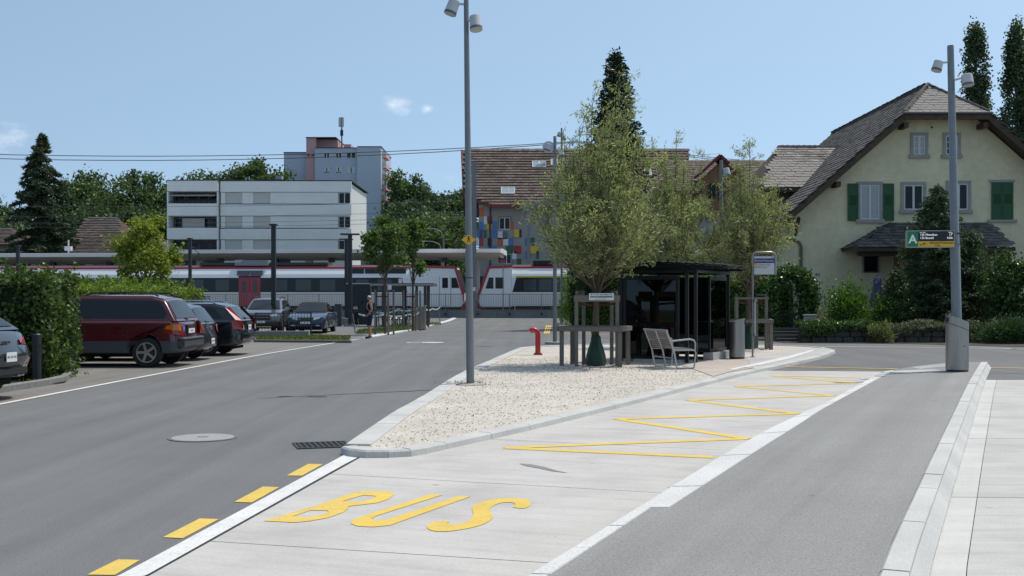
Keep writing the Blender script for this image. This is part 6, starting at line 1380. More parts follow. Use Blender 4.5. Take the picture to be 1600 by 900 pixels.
# ---- bicycle shelter with bicycles, bin, barrier tape
c = G(632, 510.5); BSd = c.y; t = empty('bicycle_shelter', (c.x, c.y, 0), 0, 'dark flat-roofed bicycle shelter behind the young plane trees', 'bicycle shelter')
zt_ = GZ(447, BSd); bx0, bx1 = GX(586,BSd)-c.x, GX(672,BSd)-c.x
part('roof', mat('bike_roof', (.085,.085,.082), .7), t, lambda b: b.box(bx0-.2, bx1+.25, -.7, 2.2, zt_, zt_+.16)); part('gutter', mat('bike_gutter', (.30,.30,.29), .5), t, lambda b: b.box(bx0-.2, bx1+.26, -.76, -.702, zt_+.02, zt_+.12))
for px in (589, 600, 631.5, 652, 665, 669.5): x = GX(px,BSd)-c.x; part('post', mat('bike_post', (.06,.058,.055), .7), t, lambda b: b.box(x-.07,x+.07,-.5,-.36,0,zt_)); 
for x in (bx0+.3, (bx0+bx1)/2, bx1-.2): part('post', mat('bike_post', (.06,.058,.055), .7), t, lambda b: b.box(x-.06,x+.06,1.8,1.92,0,zt_))
part('notice', WHITEP, t, lambda b: b.box(GX(608,BSd)-c.x, GX(614,BSd)-c.x, -.78, -.765, zt_-.2, zt_+.06))
def bicycle(c, rz, label, m):
    t = empty('bicycle', c, rz, label, 'bicycle', 'parked bicycles'); r = .34
    for x in (-.52, .52):
        w_ = part('wheel', TYRE, t, lambda b: b.tube([(x+r*math.cos(a), 0, r+r*math.sin(a)) for a in [k*2*math.pi/20 for k in range(21)]], .022, 5, cap=False)); part('rim', ALLOY, w_, lambda b: b.tube([(x+r*.92*math.cos(a), 0, r+r*.92*math.sin(a)) for a in [k*2*math.pi/20 for k in range(21)]], .009, 4, cap=False))
        sp = MB()
        for k in range(10): a = k*math.pi/5; sp.tube([(x,0,r),(x+r*.9*math.cos(a),0,r+r*.9*math.sin(a))], .003, 3)
        o_ = sp.build('spokes', ALLOY, w_); o_['kind'] = 'stuff'
    P = dict(bb=(-.08,0,.30), seat=(-.22,0,.80), head=(.38,0,.86), hb=(.40,0,.74), ra=(-.52,0,r), fa=(.52,0,r))
    part('frame', m, t, lambda b: [b.tube([P[i], P[j]], .018, 6) for i, j in (('bb','seat'),('bb','hb'),('seat','head'),('bb','ra'),('seat','ra'),('head','hb'),('hb','fa'))])
    part('saddle', PLAST, t, lambda b: b.prism([(-.36,-.08,.88),(-.36,.08,.88),(-.05,.02,.88),(-.05,-.02,.88)], (0,0,.05))); part('seat_post', ALLOY, t, lambda b: b.tube([P['seat'],(-.235,0,.89)], .013, 5)); part('handlebar', ALLOY, t, lambda b: b.tube([(.30,-.28,.98),(.40,-.14,1.0),(.37,0,.97),(.40,.14,1.0),(.30,.28,.98)], .013, 5)); part('stem', ALLOY, t, lambda b: b.tube([P['head'],(.37,0,.98)], .015, 5)); part('pedal', PLAST, t, lambda b: (b.box(-.12,.0,.06,.12,.18,.20),)); part('crank', ALLOY, t, lambda b: b.tube([(-.08,.05,.30),(-.06,.06,.19)], .01, 4))
bl = ['black bicycle nearest the left post of the bicycle shelter','dark green bicycle second from the left under the shelter','black bicycle in the middle of the shelter row','dark blue bicycle right of the middle under the shelter','black bicycle at the right end of the shelter row','dark red bicycle leaning beyond the steel bin']
bm = [BLACKM, mat('bike_green', (.01,.05,.03), .4), BLACKM, mat('bike_blue', (.01,.02,.07), .4), BLACKM, mat('bike_red', (.16,.012,.015), .4)]
for i, px in enumerate((604,614,622,632,642,664)): p = G(px, 509); bicycle(Vector((GX(px, p.y), p.y+.3*(i%2), .01)), R(62+8*(i%3)), bl[i], bm[i])
c = G(656.5, 515.5); t = empty('ticket_box', (c.x, c.y, 0), R(-8), 'tall stainless steel box at the end of the barrier tape', 'litter bin'); part('body', STEEL, t, lambda b: b.prism([(-.27,-.2,.05),(.27,-.2,.05),(.27,-.2,1.20),(-.27,-.2,1.02)], (0,.4,0))); part('top', mat('steel_pale', (.55,.56,.56), .4, .4), t, lambda b: b.prism([(-.30,-.22,1.02),(.29,-.22,1.215),(.29,-.22,1.25),(-.30,-.22,1.055)], (0,.44,0))); part('plinth', BLACKM, t, lambda b: b.box(-.25,.25,-.18,.18,0,.05)); part('door_seam', BLACKM, t, lambda b: b.box(.04,.05,-.203,-.2,.1,1.0))
TAPE = mat('barrier_tape', (.30,.50,.48), .5, var=.0); TAPEW = mat('barrier_tape_white', (.60,.63,.63), .5)
stk = [(560,520,478),(589,518,489),(591.5,517,447),(622,518,485),(640,517,487),(676,513,484),(690,506,480)]
for i, (px, py, yt) in enumerate(((555,520,490),(592,519,486),(626,517,485),(639,518.5,488),(618,508,484),(688,506.5,481))):
    c = G(px, py); lean = .06*((i*37) % 5-2); o = part('tape_stake', mat('stake_grey', (.20,.19,.175), .8), None, lambda b: b.tube([(c.x,c.y,0),(c.x+lean,c.y,GZ(yt,c.y))], .028, 6)); tag(o, ('thin stake holding the barrier tape by the moped','thin stake holding the tape behind the standing man','thin stake under the tape, middle of the grass bed','leaning stake in front of the bicycles','thin stake behind the tape near the plane tree','leaning stake at the far right end of the tape')[i], 'stake', 'barrier tape stakes')
def tape(lab, pts, m=TAPE):
    P = [A(*p) for p in pts]; b = MB(); k = 0
    for i in range(len(P)-1):
        for j in range(6):
            a, c_ = P[i].lerp(P[i+1], j/6), P[i].lerp(P[i+1], (j+1)/6); s1, s2 = -.10*4*(j/6)*(1-j/6), -.10*4*((j+1)/6)*(1-(j+1)/6)
            b.cur = k % 2; k += 1; b._add([a+Vector((0,0,s1-.04)), c_+Vector((0,0,s2-.04)), c_+Vector((0,.02,s2+.04)), a+Vector((0,.02,s1+.04))], [(0,1,2,3)])
    o = b.build('barrier_tape', [m, TAPEW], None, fix=False); tag(o, lab, 'barrier tape', 'barrier tapes')
tape('front barrier tape running from the moped to the steel box', [(560,490.5,57),(600,491.5,57.5),(640,491,58),(656,487,58.4)]); tape('rear barrier tape stretched behind the plane trees', [(588,488,62),(622,484,62),(652,481.5,62)]); tape('short barrier tape end beyond the steel box', [(664,482,64),(676,482,66),(688,479.5,69)])
# moped
c = G(556, 509); t = empty('moped', (c.x, c.y, 0), R(100), 'black moped with white headlamp cowl near the standing man', 'moped')
for x in (-.55,.55): part('wheel', TYRE, t, lambda b: b.lathe([(.13,-.05),(.22,-.055),(.24,0),(.22,.055),(.13,.05)], (x,0,.24), 'y', 18), 40)
part('body', BLACKM, t, lambda b: b.prism([(-.75,-.14,.45),(-.2,-.14,.30),(.15,-.14,.28),(.35,-.14,.45),(.48,-.14,.95),(.38,-.14,1.0),(.2,-.14,.5),(-.1,-.14,.55),(-.2,-.14,.72),(-.75,-.14,.74)], (0,.28,0)), bevel=.04); part('seat', PLAST, t, lambda b: b.box(-.75,-.15,-.13,.13,.745,.84), bevel=.03); part('front_cowl', WHITEP, t, lambda b: b.box(.40,.56,-.12,.12,.86,1.12), bevel=.04); part('headlamp', TBLK, t, lambda b: b.tube([(.565,0,1.0),(.575,0,1.0)], .07, 12)); part('fork', GALV, t, lambda b: b.tube([(.42,0,.9),(.55,0,.24)], .03, 6)); part('handlebar', BLACKM, t, lambda b: b.tube([(.30,-.33,1.12),(.40,0,1.08),(.30,.33,1.12)], .018, 6))
for s_ in (-1, 1): part('mirror', BLACKM, t, lambda b: (b.tube([(.33,s_*.25,1.1),(.36,s_*.34,1.32)], .01, 4), b.obox((.36,s_*.36,1.36), (.012,0,0), (0,.06,0), (0,0,.05))))
part('stand', GALV, t, lambda b: b.tube([(-.1,-.1,.3),(-.2,-.2,0)], .015, 5))
# bollard at the near planting bed, bed kerb
c = G(57.5, 597.5); t = empty('bollard', c, 0, 'dark steel bollard in front of the big hedge', 'bollard'); part('tube', GALVD, t, lambda b: b.tube([(0,0,0),(0,0,.93),(0,0,.95)], [.09,.09,.07], 14), 40); part('foot_ring', GALVD, t, lambda b: b.lathe([(.12,0),(.12,.015)], n=14))
bk = empty('bed_kerb', kind='structure'); bed = [(-40,621),(102,598.5),(124,581),(60,580.5)]; bp = [Vector(G(*p).xy) for p in bed]
kerb_stones(bk, bp, .12, -.01, .13, .9, mat('old_kerb_pale', (.20,.195,.185), .9, var=.25, scale=20), 0)
sheet('planting_bed', [tuple(p) for p in bp]+[tuple(G(-40,581).xy)], .03, M_SOIL)
# ================================================================== trees, hedges and garden
L_WIL = leafmat('willow_leaf', (.275,.290,.175), .44, .38, .42); L_DKCON = leafmat('dark_conifer_leaf', (.034,.056,.030), .15, .55, .7); L_SPR = leafmat('spruce_needle', (.060,.082,.045), .1, .55, .7)
L_WOOD = leafmat('wood_leaf', (.088,.138,.052), .25, .55); L_WOOD2 = leafmat('wood_leaf_light', (.098,.138,.052), .28, .5); L_WOOD3 = leafmat('wood_leaf_dark', (.066,.105,.048), .2, .5)
L_MAP = leafmat('maple_leaf', (.20,.235,.045), .42, .38); L_PLA = leafmat('plane_leaf', (.095,.15,.045), .35, .5); L_HED = leafmat('hedge_leaf', (.078,.122,.032), .26, .55, .4); L_HED2 = leafmat('hedge_leaf_bright', (.15,.215,.035), .38, .4, .45)
L_BOX = leafmat('clipped_hedge_leaf', (.085,.155,.025), .32, .5); L_POP = leafmat('poplar_leaf', (.080,.115,.056), .25, .55); L_IVY = leafmat('ivy_leaf', (.062,.115,.032), .2, .6, .32); L_LAU = leafmat('laurel_leaf', (.09,.17,.03), .3, .5, .3)
L_THU = leafmat('thuja_leaf', (.048,.085,.026), .15, .4); L_JUN = leafmat('juniper_leaf', (.055,.10,.045), .2, .4); L_VAR = leafmat('variegated_leaf', (.17,.19,.085), .3, .5); L_COV = leafmat('groundcover_leaf', (.13,.14,.095), .25, .6); L_FIR = leafmat('fir_needle', (.062,.096,.044), .1, .55, .6)
L_BUSH = leafmat('soft_bush_leaf', (.13,.21,.04), .4, .4)
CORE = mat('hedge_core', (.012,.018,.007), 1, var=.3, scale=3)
def willow(base, label, h, rx, seed, n, stems=26, zf=2.0, lean=0.0, tops=()):
    rng = np.random.default_rng(seed); t = empty('willow_tree', base, 0, label, 'tree', 'young willows'); mb = MB()
    mb.tube([(0,0,-.05),(0,0,zf*.6),(lean*.2,0,zf)], [.085,.075,.06], 8); C = []; D = []
    for i in range(stems):
        a = 2.4*i+rng.uniform(-.4,.4); u = ((i+.5)/stems)**.75
        if i < len(tops): ex, ey, ez = tops[i]; u = .3
        else:
            ex, ey = rx*u*math.cos(a), rx*u*math.sin(a); env = zf+(h-zf)*(1-u)**.8+1.25*u; ez = zf+.55+(env-zf-.55)*rng.uniform(.62,1.08)
        p0 = Vector((lean*.2,0,zf-.30+rng.uniform(-.1,.3))); p2 = Vector((ex+lean,ey,ez)); p1 = Vector((ex*.72, ey*.72, p0.z+(ez-p0.z)*(.38 if u > .5 else .55))); pts = []
        for k in range(7): s_ = k/6; pts.append(p0*(1-s_)**2+p1*2*s_*(1-s_)+p2*s_*s_)
        mb.tube(pts, [.019*(1-.85*k/6)+.003 for k in range(7)], 5, cap=False)
        for q in range(17):                                   # leafy side shoots in loose bunches
            s_ = rng.uniform(.24,1.0); b0 = p0*(1-s_)**2+p1*2*s_*(1-s_)+p2*s_*s_; dr = Vector((rng.normal()*.8+ex*.25, rng.normal()*.8+ey*.25, rng.uniform(-.1,1.1))).normalized(); l = rng.uniform(.20,.60)
            pp = [b0, b0+dr*l*.5, b0+dr*l+Vector((0,0,-.05*l))]; mb.tube(pp, [.008,.005,.002], 4, cap=False)
            k = int(n/stems/17*rng.uniform(.1,2.3)); f = rng.uniform(.2,1.15,(k,1)); A_ = np.array(b0); B_ = np.array(pp[2]); C.append(A_+(B_-A_)*f+rng.normal(size=(k,3))*.055); D.append(np.repeat(np.array(dr)[None],k,0))
        k = int(n/stems*.12); f = rng.uniform(.72,1.03,k); PP = np.array([list(p) for p in pts]); i0 = np.minimum((f*6).astype(int),5); q = PP[i0]+(PP[i0+1]-PP[i0])*(f*6-i0)[:,None]; C.append(q+rng.normal(size=(k,3))*.06); D.append((PP[i0+1]-PP[i0])*3)
    C = np.concatenate(C); D = np.concatenate(D); ok = C[:,2] > zf-.1
    leafobj('crown', C[ok], .10, .024, L_WIL, t, rng, along=D[ok]*.8); mb.build('trunk', BARK, t, 40); return t
willow(T1, 'near willow with the widest crown, standing in the signboard frame', 6.9, 1.75, 11, 22500, 58, 1.95, .16, [(.42,.1,6.85),(.62,-.1,6.4),(.15,.2,6.1),(-.75,.1,4.85),(.5,.3,5.9),(.9,0,5.3)])
W2 = Vector((GX(1052,36.5),36.5,.07)); willow(W2, 'middle willow rising just behind the bus shelter', 6.8, 1.65, 12, 18500, 48, 2.0, 0, [(.1,0,6.75),(.95,.1,6.15),(-.3,.1,5.9)])
willow(T3, 'far willow standing beside the bus stop sign', 6.6, 1.5, 13, 16000, 42, 2.0, 0, [(.05,0,6.5),(-.15,.1,6.2),(.8,0,5.0)])
conifer('cypress_tree', 'dark narrow conifer towering behind the near willow', (GX(962,60),60,0), 14.4, 2.3, L_DKCON, BARK, 21, 26000, .04, -.5, .24, .10, .62, whorl=420, spread=.12)
bush('soft_green_bush', 'bright green bush below the near willow crown', (GX(905,63.5),63.5,0), 1.5, 1.2, 4.6, L_BUSH, BARK, 22, 5000, .13, .05, 'shrub', cs=.30); bush('soft_green_bush', 'bright green bush behind the shelter roof', (GX(985,62),62,0), 1.6, 1.2, 4.2, L_BUSH, BARK, 23, 4500, .13, .05, 'shrub', cs=.30)
# clipped hedge behind the shelter
a_, b_ = Vector((2.95,60.5,0)), Vector((10.75,49.4,0)); dv = b_-a_; ang = math.atan2(dv.y, dv.x)
rng = np.random.default_rng(31); hL = dv.length; t = empty('clipped_hedge', a_, ang, 'tall clipped green hedge behind the bus shelter', 'hedge')
P = hedge_points(rng, 30000, 0, hL, 0, 1.9, .05, 1.0, .06); hh_ = 2.95-.75*np.clip(P[:,0]/hL,0,1); P[:,2] = P[:,2]*hh_; P = P[P[:,2] > .02]
leafobj('foliage', P, .12, .075, L_BOX, t, rng, up=.3); part('core', CORE, t, lambda b: b.prism([(.12,.12,0),(hL-.12,.12,0),(hL-.12,.12,2.05),(.12,.12,2.78)], (0,1.66,0)))
# car park hedges
h1 = G(100, 596); hedge('big_hedge', 'tall leafy hedge in the kerbed bed beside the red car', (-17.0, 22.6, .03), 0, 7.85, 1.6, 2.03, L_HED, CORE, 41, 26000, .095, .065, .13, sprigs=60)
hedge('long_hedge', 'sunlit yellow-green hedge running behind the parked cars', (-14.6, 27.5, 0), 0, 1.7, 20.8, 2.0, L_HED2, CORE, 42, 26000, .11, .06, .10, sprigs=130)
for x in (-9.6,-9.95): part('hedge_stem', BARK, bpy.data.objects['big_hedge'], lambda b: b.tube([(x+17.0,.35,-.02),(x+17.02,.4,.9)], .02, 5))
broad_tree('maple_tree', 'small yellow-green maple rising above the long hedge', (GX(228,50),50,0), 5.8, 1.75, 3.6, 2.0, L_MAP, BARK, 51, 8500, 44, .13, .11, .07, cr=.20)
broad_tree('plane_tree', 'young plane tree behind the standing man', (GX(602,51),51,0), 5.6, 1.25, 3.95, 1.65, L_PLA, BARK, 52, 4200, 34, .13, .11, .06, 'young plane trees', .22); broad_tree('plane_tree', 'young plane tree by the steel box, second from the man', (GX(645,57),57,0), 6.2, 1.05, 4.2, 1.9, L_PLA, BARK, 53, 3600, 30, .13, .11, .06, 'young plane trees', .22)
for (px, d, lab) in ((602,51,'grey stakes round the young plane tree behind the man'),(645,57,'grey stakes round the young plane tree by the steel box')):
    t = empty('tree_stakes', (GX(px,d),d,0), 0, lab, 'tree stakes', 'plane tree stakes')
    for x, y in ((-.42,-.2),(.16,-.25),(.34,.3)): part('stake', WOOD, t, lambda b: b.tube([(x,y,0),(x,y,2.0)], .045, 7))
    part('tie', mat('coir_tie', (.10,.035,.02)), t, lambda b: b.bar((-.42,-.2,1.7),(.16,-.25,1.7),.02,.06))
# spruce and woods beyond the railway
conifer('spruce_tree', 'tall dark spruce at the left beyond the railway', (GX(66,128),128,0), GZ(210,128), 6.6, L_SPR, BARK, 61, 44000, .05, .36, .62, .14, .82, whorl=170, trunk_r=.3, spread=.03)
wood = [(118,190,262,L_WOOD,'left of the wood'),(150,196,262,L_WOOD3,''),(182,188,263,L_WOOD2,''),(214,194,258,L_WOOD3,''),(246,190,261,L_WOOD,''),(278,196,262,L_WOOD3,''),(310,200,262,L_WOOD,''),(342,196,261,L_WOOD3,''),(374,205,238,L_WOOD3,''),(400,198,240,L_WOOD,''),(424,200,250,L_WOOD2,''),(18,185,300,L_WOOD2,''),(-20,190,290,L_WOOD,''),(95,186,290,L_WOOD3,''),(132,170,300,L_WOOD3,''),(205,172,305,L_WOOD3,''),(235,176,300,L_WOOD,''),(610,215,258,L_WOOD3,''),(634,205,255,L_WOOD,''),(662,200,278,L_WOOD3,''),(694,204,283,L_WOOD3,''),(716,210,282,L_WOOD,''),(684,165,312,L_WOOD2,''),(640,190,300,L_WOOD3,''),(612,180,325,L_WOOD,''),(664,168,345,L_WOOD,''),(710,170,340,L_WOOD3,''),(20,165,345,L_WOOD3,'')]
desc = ['loose-crowned tree next to the spruce in the far wood','dark tree second from the spruce in the far wood','lighter green tree third from the spruce in the far wood','dark tree fourth from the spruce in the far wood','tree above the small maple in the far wood','dark tree just left of the white apartment block','tree above the left end of the white apartment block','dark tree above the middle of the white apartment block','highest dark tree above the white apartment roof','tall tree next to the highest one above the white roof','tree touching the blue tower above the white roof','light tree at the left edge behind the spruce','tree cut by the left photo edge behind the spruce','dark tree right behind the spruce','dark tree above the brown-roofed house','dark tree behind the small maple','dark tree left of the white building facade','dark tree right of the blue tower balconies','tallest tree right of the blue tower','dark tree in the gap between tower and panelled building','dark tree left of the panelled building gable','tree half hidden behind the panelled building','pale feathery tree in front of the dark trees by the panelled building','lower dark tree beside the blue tower','low tree at the foot of the blue tower','low tree behind the curved street lamps','low dark tree beside the panelled building wall','low dark tree below the spruce at the left edge']
for i, (px, d, yt, m_, _) in enumerate(wood):
    top = GZ(yt, d); rad = 4.6+.9*((i*7) % 3); broad_tree('far_tree', desc[i], (GX(px,d), d, 0), top, rad, top-rad*1.55, rad*1.6, m_, BARK, 100+i, 7500, 46, .50, .36, .3, 'trees beyond the railway', .26)
hillp = MB(); 
o = sheet('wooded_hill', [(-160,178),(40,178),(60,240),(-200,240)], .4, mat('wood_floor', (.02,.03,.012), 1, var=.3, scale=.3), thick=.5)
# poplars behind the house
for px, d, yt, r_, lab, sd in ((1524,84,50,1.30,'tall poplar just right of the platform lamp',71),(1588,82,40,1.35,'tall poplar at the right edge of the photo',72)):
    top = GZ(yt, d); rng = np.random.default_rng(sd); t = empty('poplar_tree', (GX(px,d),d,0), 0, lab, 'tree', 'poplars behind the house'); mb = MB(); mb.tube([(0,0,-.1),(0,0,top*.95)], [.3,.03], 8); C = []
    for i in range(210):
        u = rng.uniform(.06,1.0); z = u*top; rr_ = r_*min(1, .35+2.4*u)*(1-u)**.38*1.25*rng.uniform(.35,1.0); a = rng.uniform(0,6.28); c = Vector((rr_*math.cos(a), rr_*math.sin(a), min(z,top-.15))); mb.tube([(0,0,max(.5,z-1.6)), c], [.03,.008], 4, cap=False)
        C.append(np.array(c)+rng.normal(size=(110,3))*np.array([.20,.20,.42]))
    leafobj('crown', np.concatenate(C), .20, .15, L_POP, t, rng, up=.3); mb.build('trunk', BARK, t, 40)
# ---- garden in front of the house
gy = 42.2; xw0, xw1 = GX(1252,gy), GX(1640,gy); gw = empty('stone_garden_wall', (0,gy,0), 0, 'low dark rubble stone wall below the garden shrubs', 'wall')
STN = mat('rubble_stone', (.105,.098,.085), .95, var=.3, scale=5, island=.2, bump=.5, bscale=10); rr = random.Random(8)
part('mortar_core', mat('wall_core', (.03,.028,.024), 1), gw, lambda b: b.box(xw0, xw1, .10, .45, -.02, .60))
for row in range(3):
    x = xw0
    while x < xw1-.1:
        w_ = min(rr.uniform(.30,.62), xw1-x); z0 = row*.21
        part('stone', STN, gw, lambda b: b.box(x+.012, x+w_-.012, rr.uniform(-.03,.03), .22, z0+.005, z0+.20+rr.uniform(-.01,.01)), bevel=.03); x += w_
rng = np.random.default_rng(81)
def cover(label, x0, x1, m_, n, seed, z=.62, amp=.09, drop=.35, d0=-.15):
    rng = np.random.default_rng(seed); X = rng.uniform(x0,x1,n); V = rng.uniform(0,1,n); lim = drop*(.6+.4*np.sin(X*2.3+seed)); Y = np.where(V < .45, gy+d0-rng.uniform(0,.1,n), gy+d0+(V-.45)*1.8); Z = np.where(V < .45, z-lim*V/.45, z+amp*np.sin(X*3)+.05); P = np.stack([X,Y,Z],1)+rng.normal(size=(n,3))*.05
    o = leafobj('groundcover', P, .09, .04, m_, None, rng); tag(o, label, 'ground cover', kind='stuff')
cover('silvery ground cover hanging over the stone wall', GX(1388,gy), GX(1530,gy), L_COV, 5200, 82); cover('dark low hedge on the stone wall by the ivy arch', GX(1252,gy), GX(1365,gy), L_IVY, 5200, 83, .66, .03, .45)
def gp(px, d): return (GX(px,d), d, .0)
bush('laurel_bush', 'glossy bright green laurel bush between ivy arch and parasol', gp(1325,44.6), 1.25, .9, 2.75, L_LAU, BARK, 91, 5200, .13, .055, 'shrub', spiky=.6); bush('laurel_bush', 'smaller glossy bush between the parasol and big laurel', gp(1383,44.3), .65, .6, 2.1, L_LAU, BARK, 92, 2200, .12, .05, 'shrub', spiky=.6)
bush('garden_shrub', 'pale flowering shrub at the foot of the ivy arch', gp(1283,43.9), .5, .4, 1.5, L_VAR, BARK, 93, 1500, .08, .04)
conifer('thuja_tree', 'small pointed dark thuja cone in front of the porch post', gp(1402,44.6), GZ(424,44.6), .95, L_THU, BARK, 94, 12000, .0, -.9, .10, .035, .72, whorl=340, spread=.10)
conifer('fir_tree', 'big dark fir in front of the house porch', gp(1464,45.6), GZ(291,45.6), 2.05, L_FIR, BARK, 95, 26000, .02, .02, .17, .042, .62, whorl=330, spread=.05)
conifer('cypress_bush', 'broad grey-green conifer right of the platform lamp pole', gp(1512,45.8), GZ(368,45.8), 1.45, L_JUN, BARK, 96, 14000, .0, -.7, .13, .04, .5, whorl=330, spread=.12)
broad_tree('garden_bush', 'tall dark leafy bush at the right edge of the garden', gp(1588,43.6), GZ(378,43.6), 1.35, 2.0, 1.7, L_IVY, BARK, 97, 9000, 40, .13, .09, .07, None, .26, 'shrub')
bush('juniper_shrub', 'spreading green juniper spilling to the road at the right', gp(1578,41.3), 1.35, .8, 1.25, L_JUN, BARK, 98, 6500, .16, .03, 'shrub', spiky=1.2); bush('variegated_shrub', 'small pale variegated shrub in front of the stone wall', gp(1376,41.7), .45, .35, 1.0, L_VAR, BARK, 99, 1500, .15, .035, 'shrub', spiky=1.4)
bush('flower_shrub', 'small shrub with red-brown leaves right of the steel bin', gp(1536,44), .5, .4, 1.3, leafmat('red_brown_leaf', (.17,.06,.03), .3, .4), BARK, 90, 900, .07, .04)
# parasol
c = Vector(gp(1371,47)); t = empty('closed_parasol', c, 0, 'closed purple parasol in the garden in front of the house wall', 'parasol'); CL = mat('parasol_purple', (.10,.095,.20), .8, var=.15, scale=6); z0, z1 = GZ(489,47), GZ(432,47)
part('pole', WOOD, t, lambda b: b.tube([(0,0,0),(0,0,z1+.1)], .025, 6))
def cl(b):
    n = 16; vs = []
    for z, r_ in ((z0,.30),(z0+.35,.27),(z0+.8,.20),(z1-.35,.16),(z1-.28,.13),(z1-.12,.16),(z1,.04)):
        vs += [(r_*(1+.22*math.cos(8*2*math.pi*j/n))*math.cos(2*math.pi*j/n), r_*(1+.22*math.cos(8*2*math.pi*j/n))*math.sin(2*math.pi*j/n), z) for j in range(n)]
    b._add(vs, [(i*n+j, i*n+(j+1)%n, (i+1)*n+(j+1)%n, (i+1)*n+j) for i in range(6) for j in range(n)])
part('canopy', CL, t, cl, 40)
# ivy arch with gate and steps
ad = 45.2; ax0, ax1 = GX(1207,ad), GX(1262,ad); axm = (ax0+ax1)/2; zt2 = GZ(428,ad); t = empty('ivy_arch', (axm,ad,0), 0, 'garden archway overgrown with dark ivy', 'archway')
hw2 = (ax1-ax0)/2; rng = np.random.default_rng(55)
path = [(-hw2,z) for z in np.linspace(.2,zt2-.7,12)]+[(hw2*math.cos(a), zt2-.7+.75*math.sin(a)) for a in np.linspace(math.pi,0,14)]+[(hw2,z) for z in np.linspace(zt2-.7,.2,12)]
P = []
for i, (x, z) in enumerate(path): k = 330 if z > 1.2 else 260; P.append(np.stack([np.full(k,x), np.zeros(k), np.full(k,z)],1)+rng.normal(size=(k,3))*np.array([.10 if x < 0 else .19,.22,.12]))
P = np.concatenate(P); P = P[P[:,2] > .05]
leafobj('ivy', P, .12, .10, L_IVY, t, rng); part('frame', BLACKM, t, lambda b: b.tube([(x,0,z) for x, z in path], .03, 6))
g_ = part('gate', BLACKM, t, lambda b: (b.box(-hw2+.3,hw2-.35,-.02,.02,.95,.99), b.box(-hw2+.3,hw2-.35,-.02,.02,.55,.58), *[b.box(x-.012,x+.012,-.012,.012,.35,1.2) for x in np.linspace(-hw2+.32,hw2-.37,7)]))
st = empty('garden_steps', (axm,ad-2.2,0), 0, 'dark stone steps leading up to the ivy arch', 'steps')
for k in range(4): part('step', mat('dark_step_stone', (.07,.068,.062), .9, var=.25, scale=4), st, lambda b: b.box(-1.0,1.0,k*.36,2.0,k*.12-.01,k*.12+.12), bevel=.012)
pc = empty('pillar_post', (GX(1266,43.4),43.4,0), 0, 'grey stone gatepost beside the ivy arch', 'pillar'); part('shaft', STONE, pc, lambda b: b.box(-.2,.2,-.2,.2,0,.95), bevel=.02); part('cap', STONE, pc, lambda b: b.box(-.24,.24,-.24,.24,.952,1.02), bevel=.02)
# weeds at the lamp foot and along kerbs
c = G(735,600,.07); rng = np.random.default_rng(77); P = np.array([c.x-.22,c.y-.1,.095])+rng.normal(size=(60,3))*np.array([.16,.08,.015]); P = np.concatenate([P, np.array([c.x+.18,c.y-.05,.10])+rng.normal(size=(30,3))*np.array([.08,.05,.03])])
tag(leafobj('weeds', P, .07, .012, leafmat('weed_leaf', (.10,.11,.04), .3, .5), None, rng, up=1.2), 'dry weeds growing at the foot of the tall lamp pole', 'weeds', kind='stuff')
P = []
for cx_, cy_ in ((T1.x,T1.y),(T3.x,T3.y)): P.append(np.array([cx_,cy_,.11])+rng.normal(size=(110,3))*np.array([.5,.3,.015]))
tag(leafobj('weeds', np.concatenate(P), .06, .012, leafmat('weed_leaf', (.10,.11,.04)), None, rng, up=1.2), 'thin weeds at the feet of the staked willows', 'weeds', kind='stuff')
P = np.concatenate([np.stack([rng.uniform(-12,-8.8,260), rng.uniform(21.8,24,260), np.full(260,.08)],1)]); tag(leafobj('weeds', P, .10, .03, L_HED2, None, rng, up=.6), 'low weeds in the kerbed bed under the big hedge', 'weeds', kind='stuff')

# ================================================================== the man waiting by the road
c = G(577.5, 529); pr_ = empty('person', (c.x, c.y, 0), R(12), 'man with white hair in black tank top and navy shorts, backpack on', 'person')
J = {'pel':((0,0,.93),.155,.135),'wst':((-.02,0,1.06),.155,.14),'bel':((-.045,0,1.17),.15,.15),'ch':((-.02,0,1.33),.13,.165),'sh':((.015,0,1.44),.085,.13),'nk':((0,0,1.52),.052,.052),'jaw':((-.02,0,1.58),.062,.062),'hd':((-.01,0,1.655),.095,.080),'tp':((.0,0,1.725),.066,.06),
 'ns':((-.115,0,1.64),.012,.012),'ch2':((-.085,0,1.575),.028,.03),'el_':((.005,.08,1.64),.014,.022),'er_':((.005,-.08,1.64),.014,.022)}
E = [('pel','wst'),('wst','bel'),('bel','ch'),('ch','sh'),('sh','nk'),('nk','jaw'),('jaw','hd'),('hd','tp'),('hd','ns'),('jaw','ch2'),('hd','el_'),('hd','er_')]
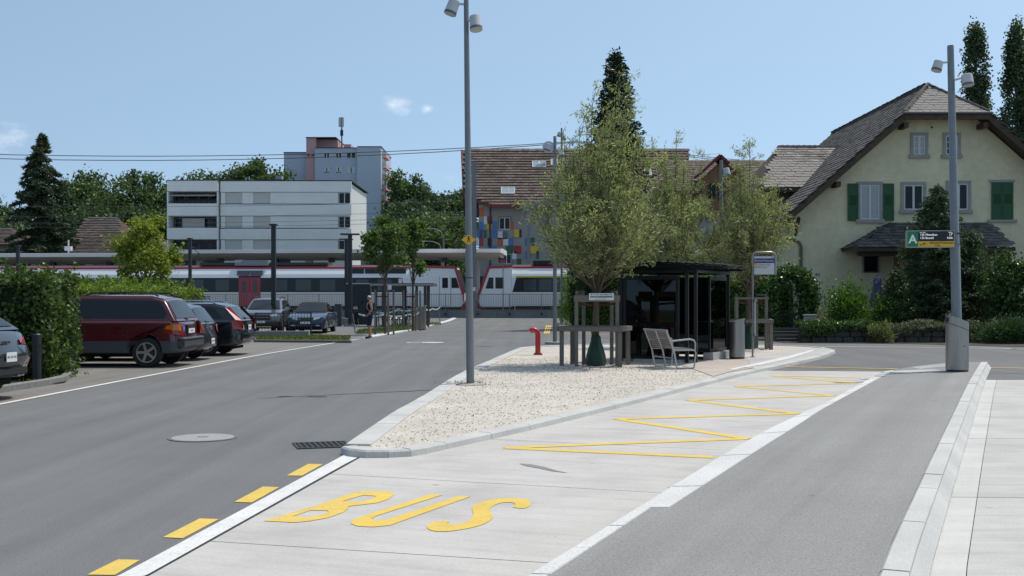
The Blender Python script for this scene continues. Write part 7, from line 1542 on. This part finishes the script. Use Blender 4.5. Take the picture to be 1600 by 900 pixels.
for s_, q in ((1,'l'),(-1,'r')):
    J.update({'sd'+q:((.02,s_*.19,1.42),.062,.062),'eb'+q:((.07,s_*.25,1.16),.046,.046),'wr'+q:((-.07,s_*.20,.98),.034,.034),'hn'+q:((-.115,s_*.17,.935),.042,.030),
      'f1'+q:((-.175,s_*.150,.905),.011,.011),'f2'+q:((-.172,s_*.165,.892),.011,.011),'f3'+q:((-.165,s_*.180,.885),.010,.010),'f4'+q:((-.155,s_*.194,.882),.009,.009),'th'+q:((-.135,s_*.125,.925),.012,.012),
      'hp'+q:((0,s_*.10,.86),.105,.105),'kn'+q:((-.02+.02*s_,s_*.105,.49),.062,.062),'cf'+q:((.015+.02*s_,s_*.105,.33),.058,.058),'an'+q:((.02+.02*s_,s_*.105,.09),.038,.038),'hl'+q:((.045+.02*s_,s_*.105,.04),.038,.04),'to'+q:((-.16+.02*s_,s_*.115,.03),.035,.042)})
    E += [('sh','sd'+q),('sd'+q,'eb'+q),('eb'+q,'wr'+q),('wr'+q,'hn'+q),('hn'+q,'f1'+q),('hn'+q,'f2'+q),('hn'+q,'f3'+q),('hn'+q,'f4'+q),('hn'+q,'th'+q),('pel','hp'+q),('hp'+q,'kn'+q),('kn'+q,'cf'+q),('cf'+q,'an'+q),('an'+q,'hl'+q),('an'+q,'to'+q)]
ks = list(J); me = bpy.data.meshes.new('body'); me.from_pydata([J[k][0] for k in ks], [(ks.index(a), ks.index(b)) for a, b in E], [])
tmp = bpy.data.objects.new('body', me); COL.objects.link(tmp); sk = tmp.modifiers.new('s', 'SKIN'); sk.use_smooth_shade = True; ss = tmp.modifiers.new('d', 'SUBSURF'); ss.levels = 2; ss.render_levels = 2
for i, k in enumerate(ks): me.skin_vertices[0].data[i].radius = (J[k][1], J[k][2]); me.skin_vertices[0].data[i].use_root = (k == 'pel')
bm_ = bpy.data.meshes.new_from_object(tmp.evaluated_get(bpy.context.evaluated_depsgraph_get())); bpy.data.objects.remove(tmp)
SKIN = mat('skin', (.38,.20,.14), .55, var=.08, scale=10)
bm_.materials.clear(); bm_.name = 'body'; body = link('body', bm_, SKIN, pr_)
def garment(name, m, sel, off):
    b = bmesh.new(); b.from_mesh(bm_); b.normal_update()
    bmesh.ops.delete(b, geom=[f for f in b.faces if not sel(f.calc_center_median())], context='FACES')
    for v in b.verts: v.co += v.normal*off
    g = bpy.data.meshes.new(name); b.to_mesh(g); b.free(); g.polygons.foreach_set('use_smooth', [True]*len(g.polygons)); return link(name, g, m, pr_)
garment('tank_top', mat('black_cotton', (.010,.010,.011), .9), lambda p: .93 < p.z < 1.49 and abs(p.y) < .175 and not (p.z < 1.05 and abs(p.y) > .155), .012)
garment('shorts', mat('navy_cotton', (.012,.016,.04), .9), lambda p: .53 < p.z < .96 and abs(p.y) < .24 and p.x > -.19 and not (abs(p.y) > .135 and p.x < -.06 and p.z > .86), .024)
garment('hair', mat('white_hair', (.55,.55,.53), .9, var=.1, scale=30), lambda p: p.z > 1.655 and not (p.x < -.055 and p.z < 1.70) or (p.z > 1.585 and p.x > .035), .012)
garment('shoes', mat('dark_shoe', (.02,.02,.022), .7), lambda p: p.z < .085, .010)
bp_ = part('backpack', mat('grey_backpack', (.10,.10,.105), .8, var=.15, scale=8), pr_, lambda b: b.box(.125,.27,-.14,.14,1.02,1.46), bevel=.05); part('strap', mat('strap_tan', (.35,.33,.30), .8), bp_, lambda b: b.tube([(.12,-.12,1.42),(.03,-.135,1.50),(-.10,-.14,1.40),(-.13,-.15,1.25),(-.02,-.18,1.10),(.13,-.13,1.08)], .018, 5))
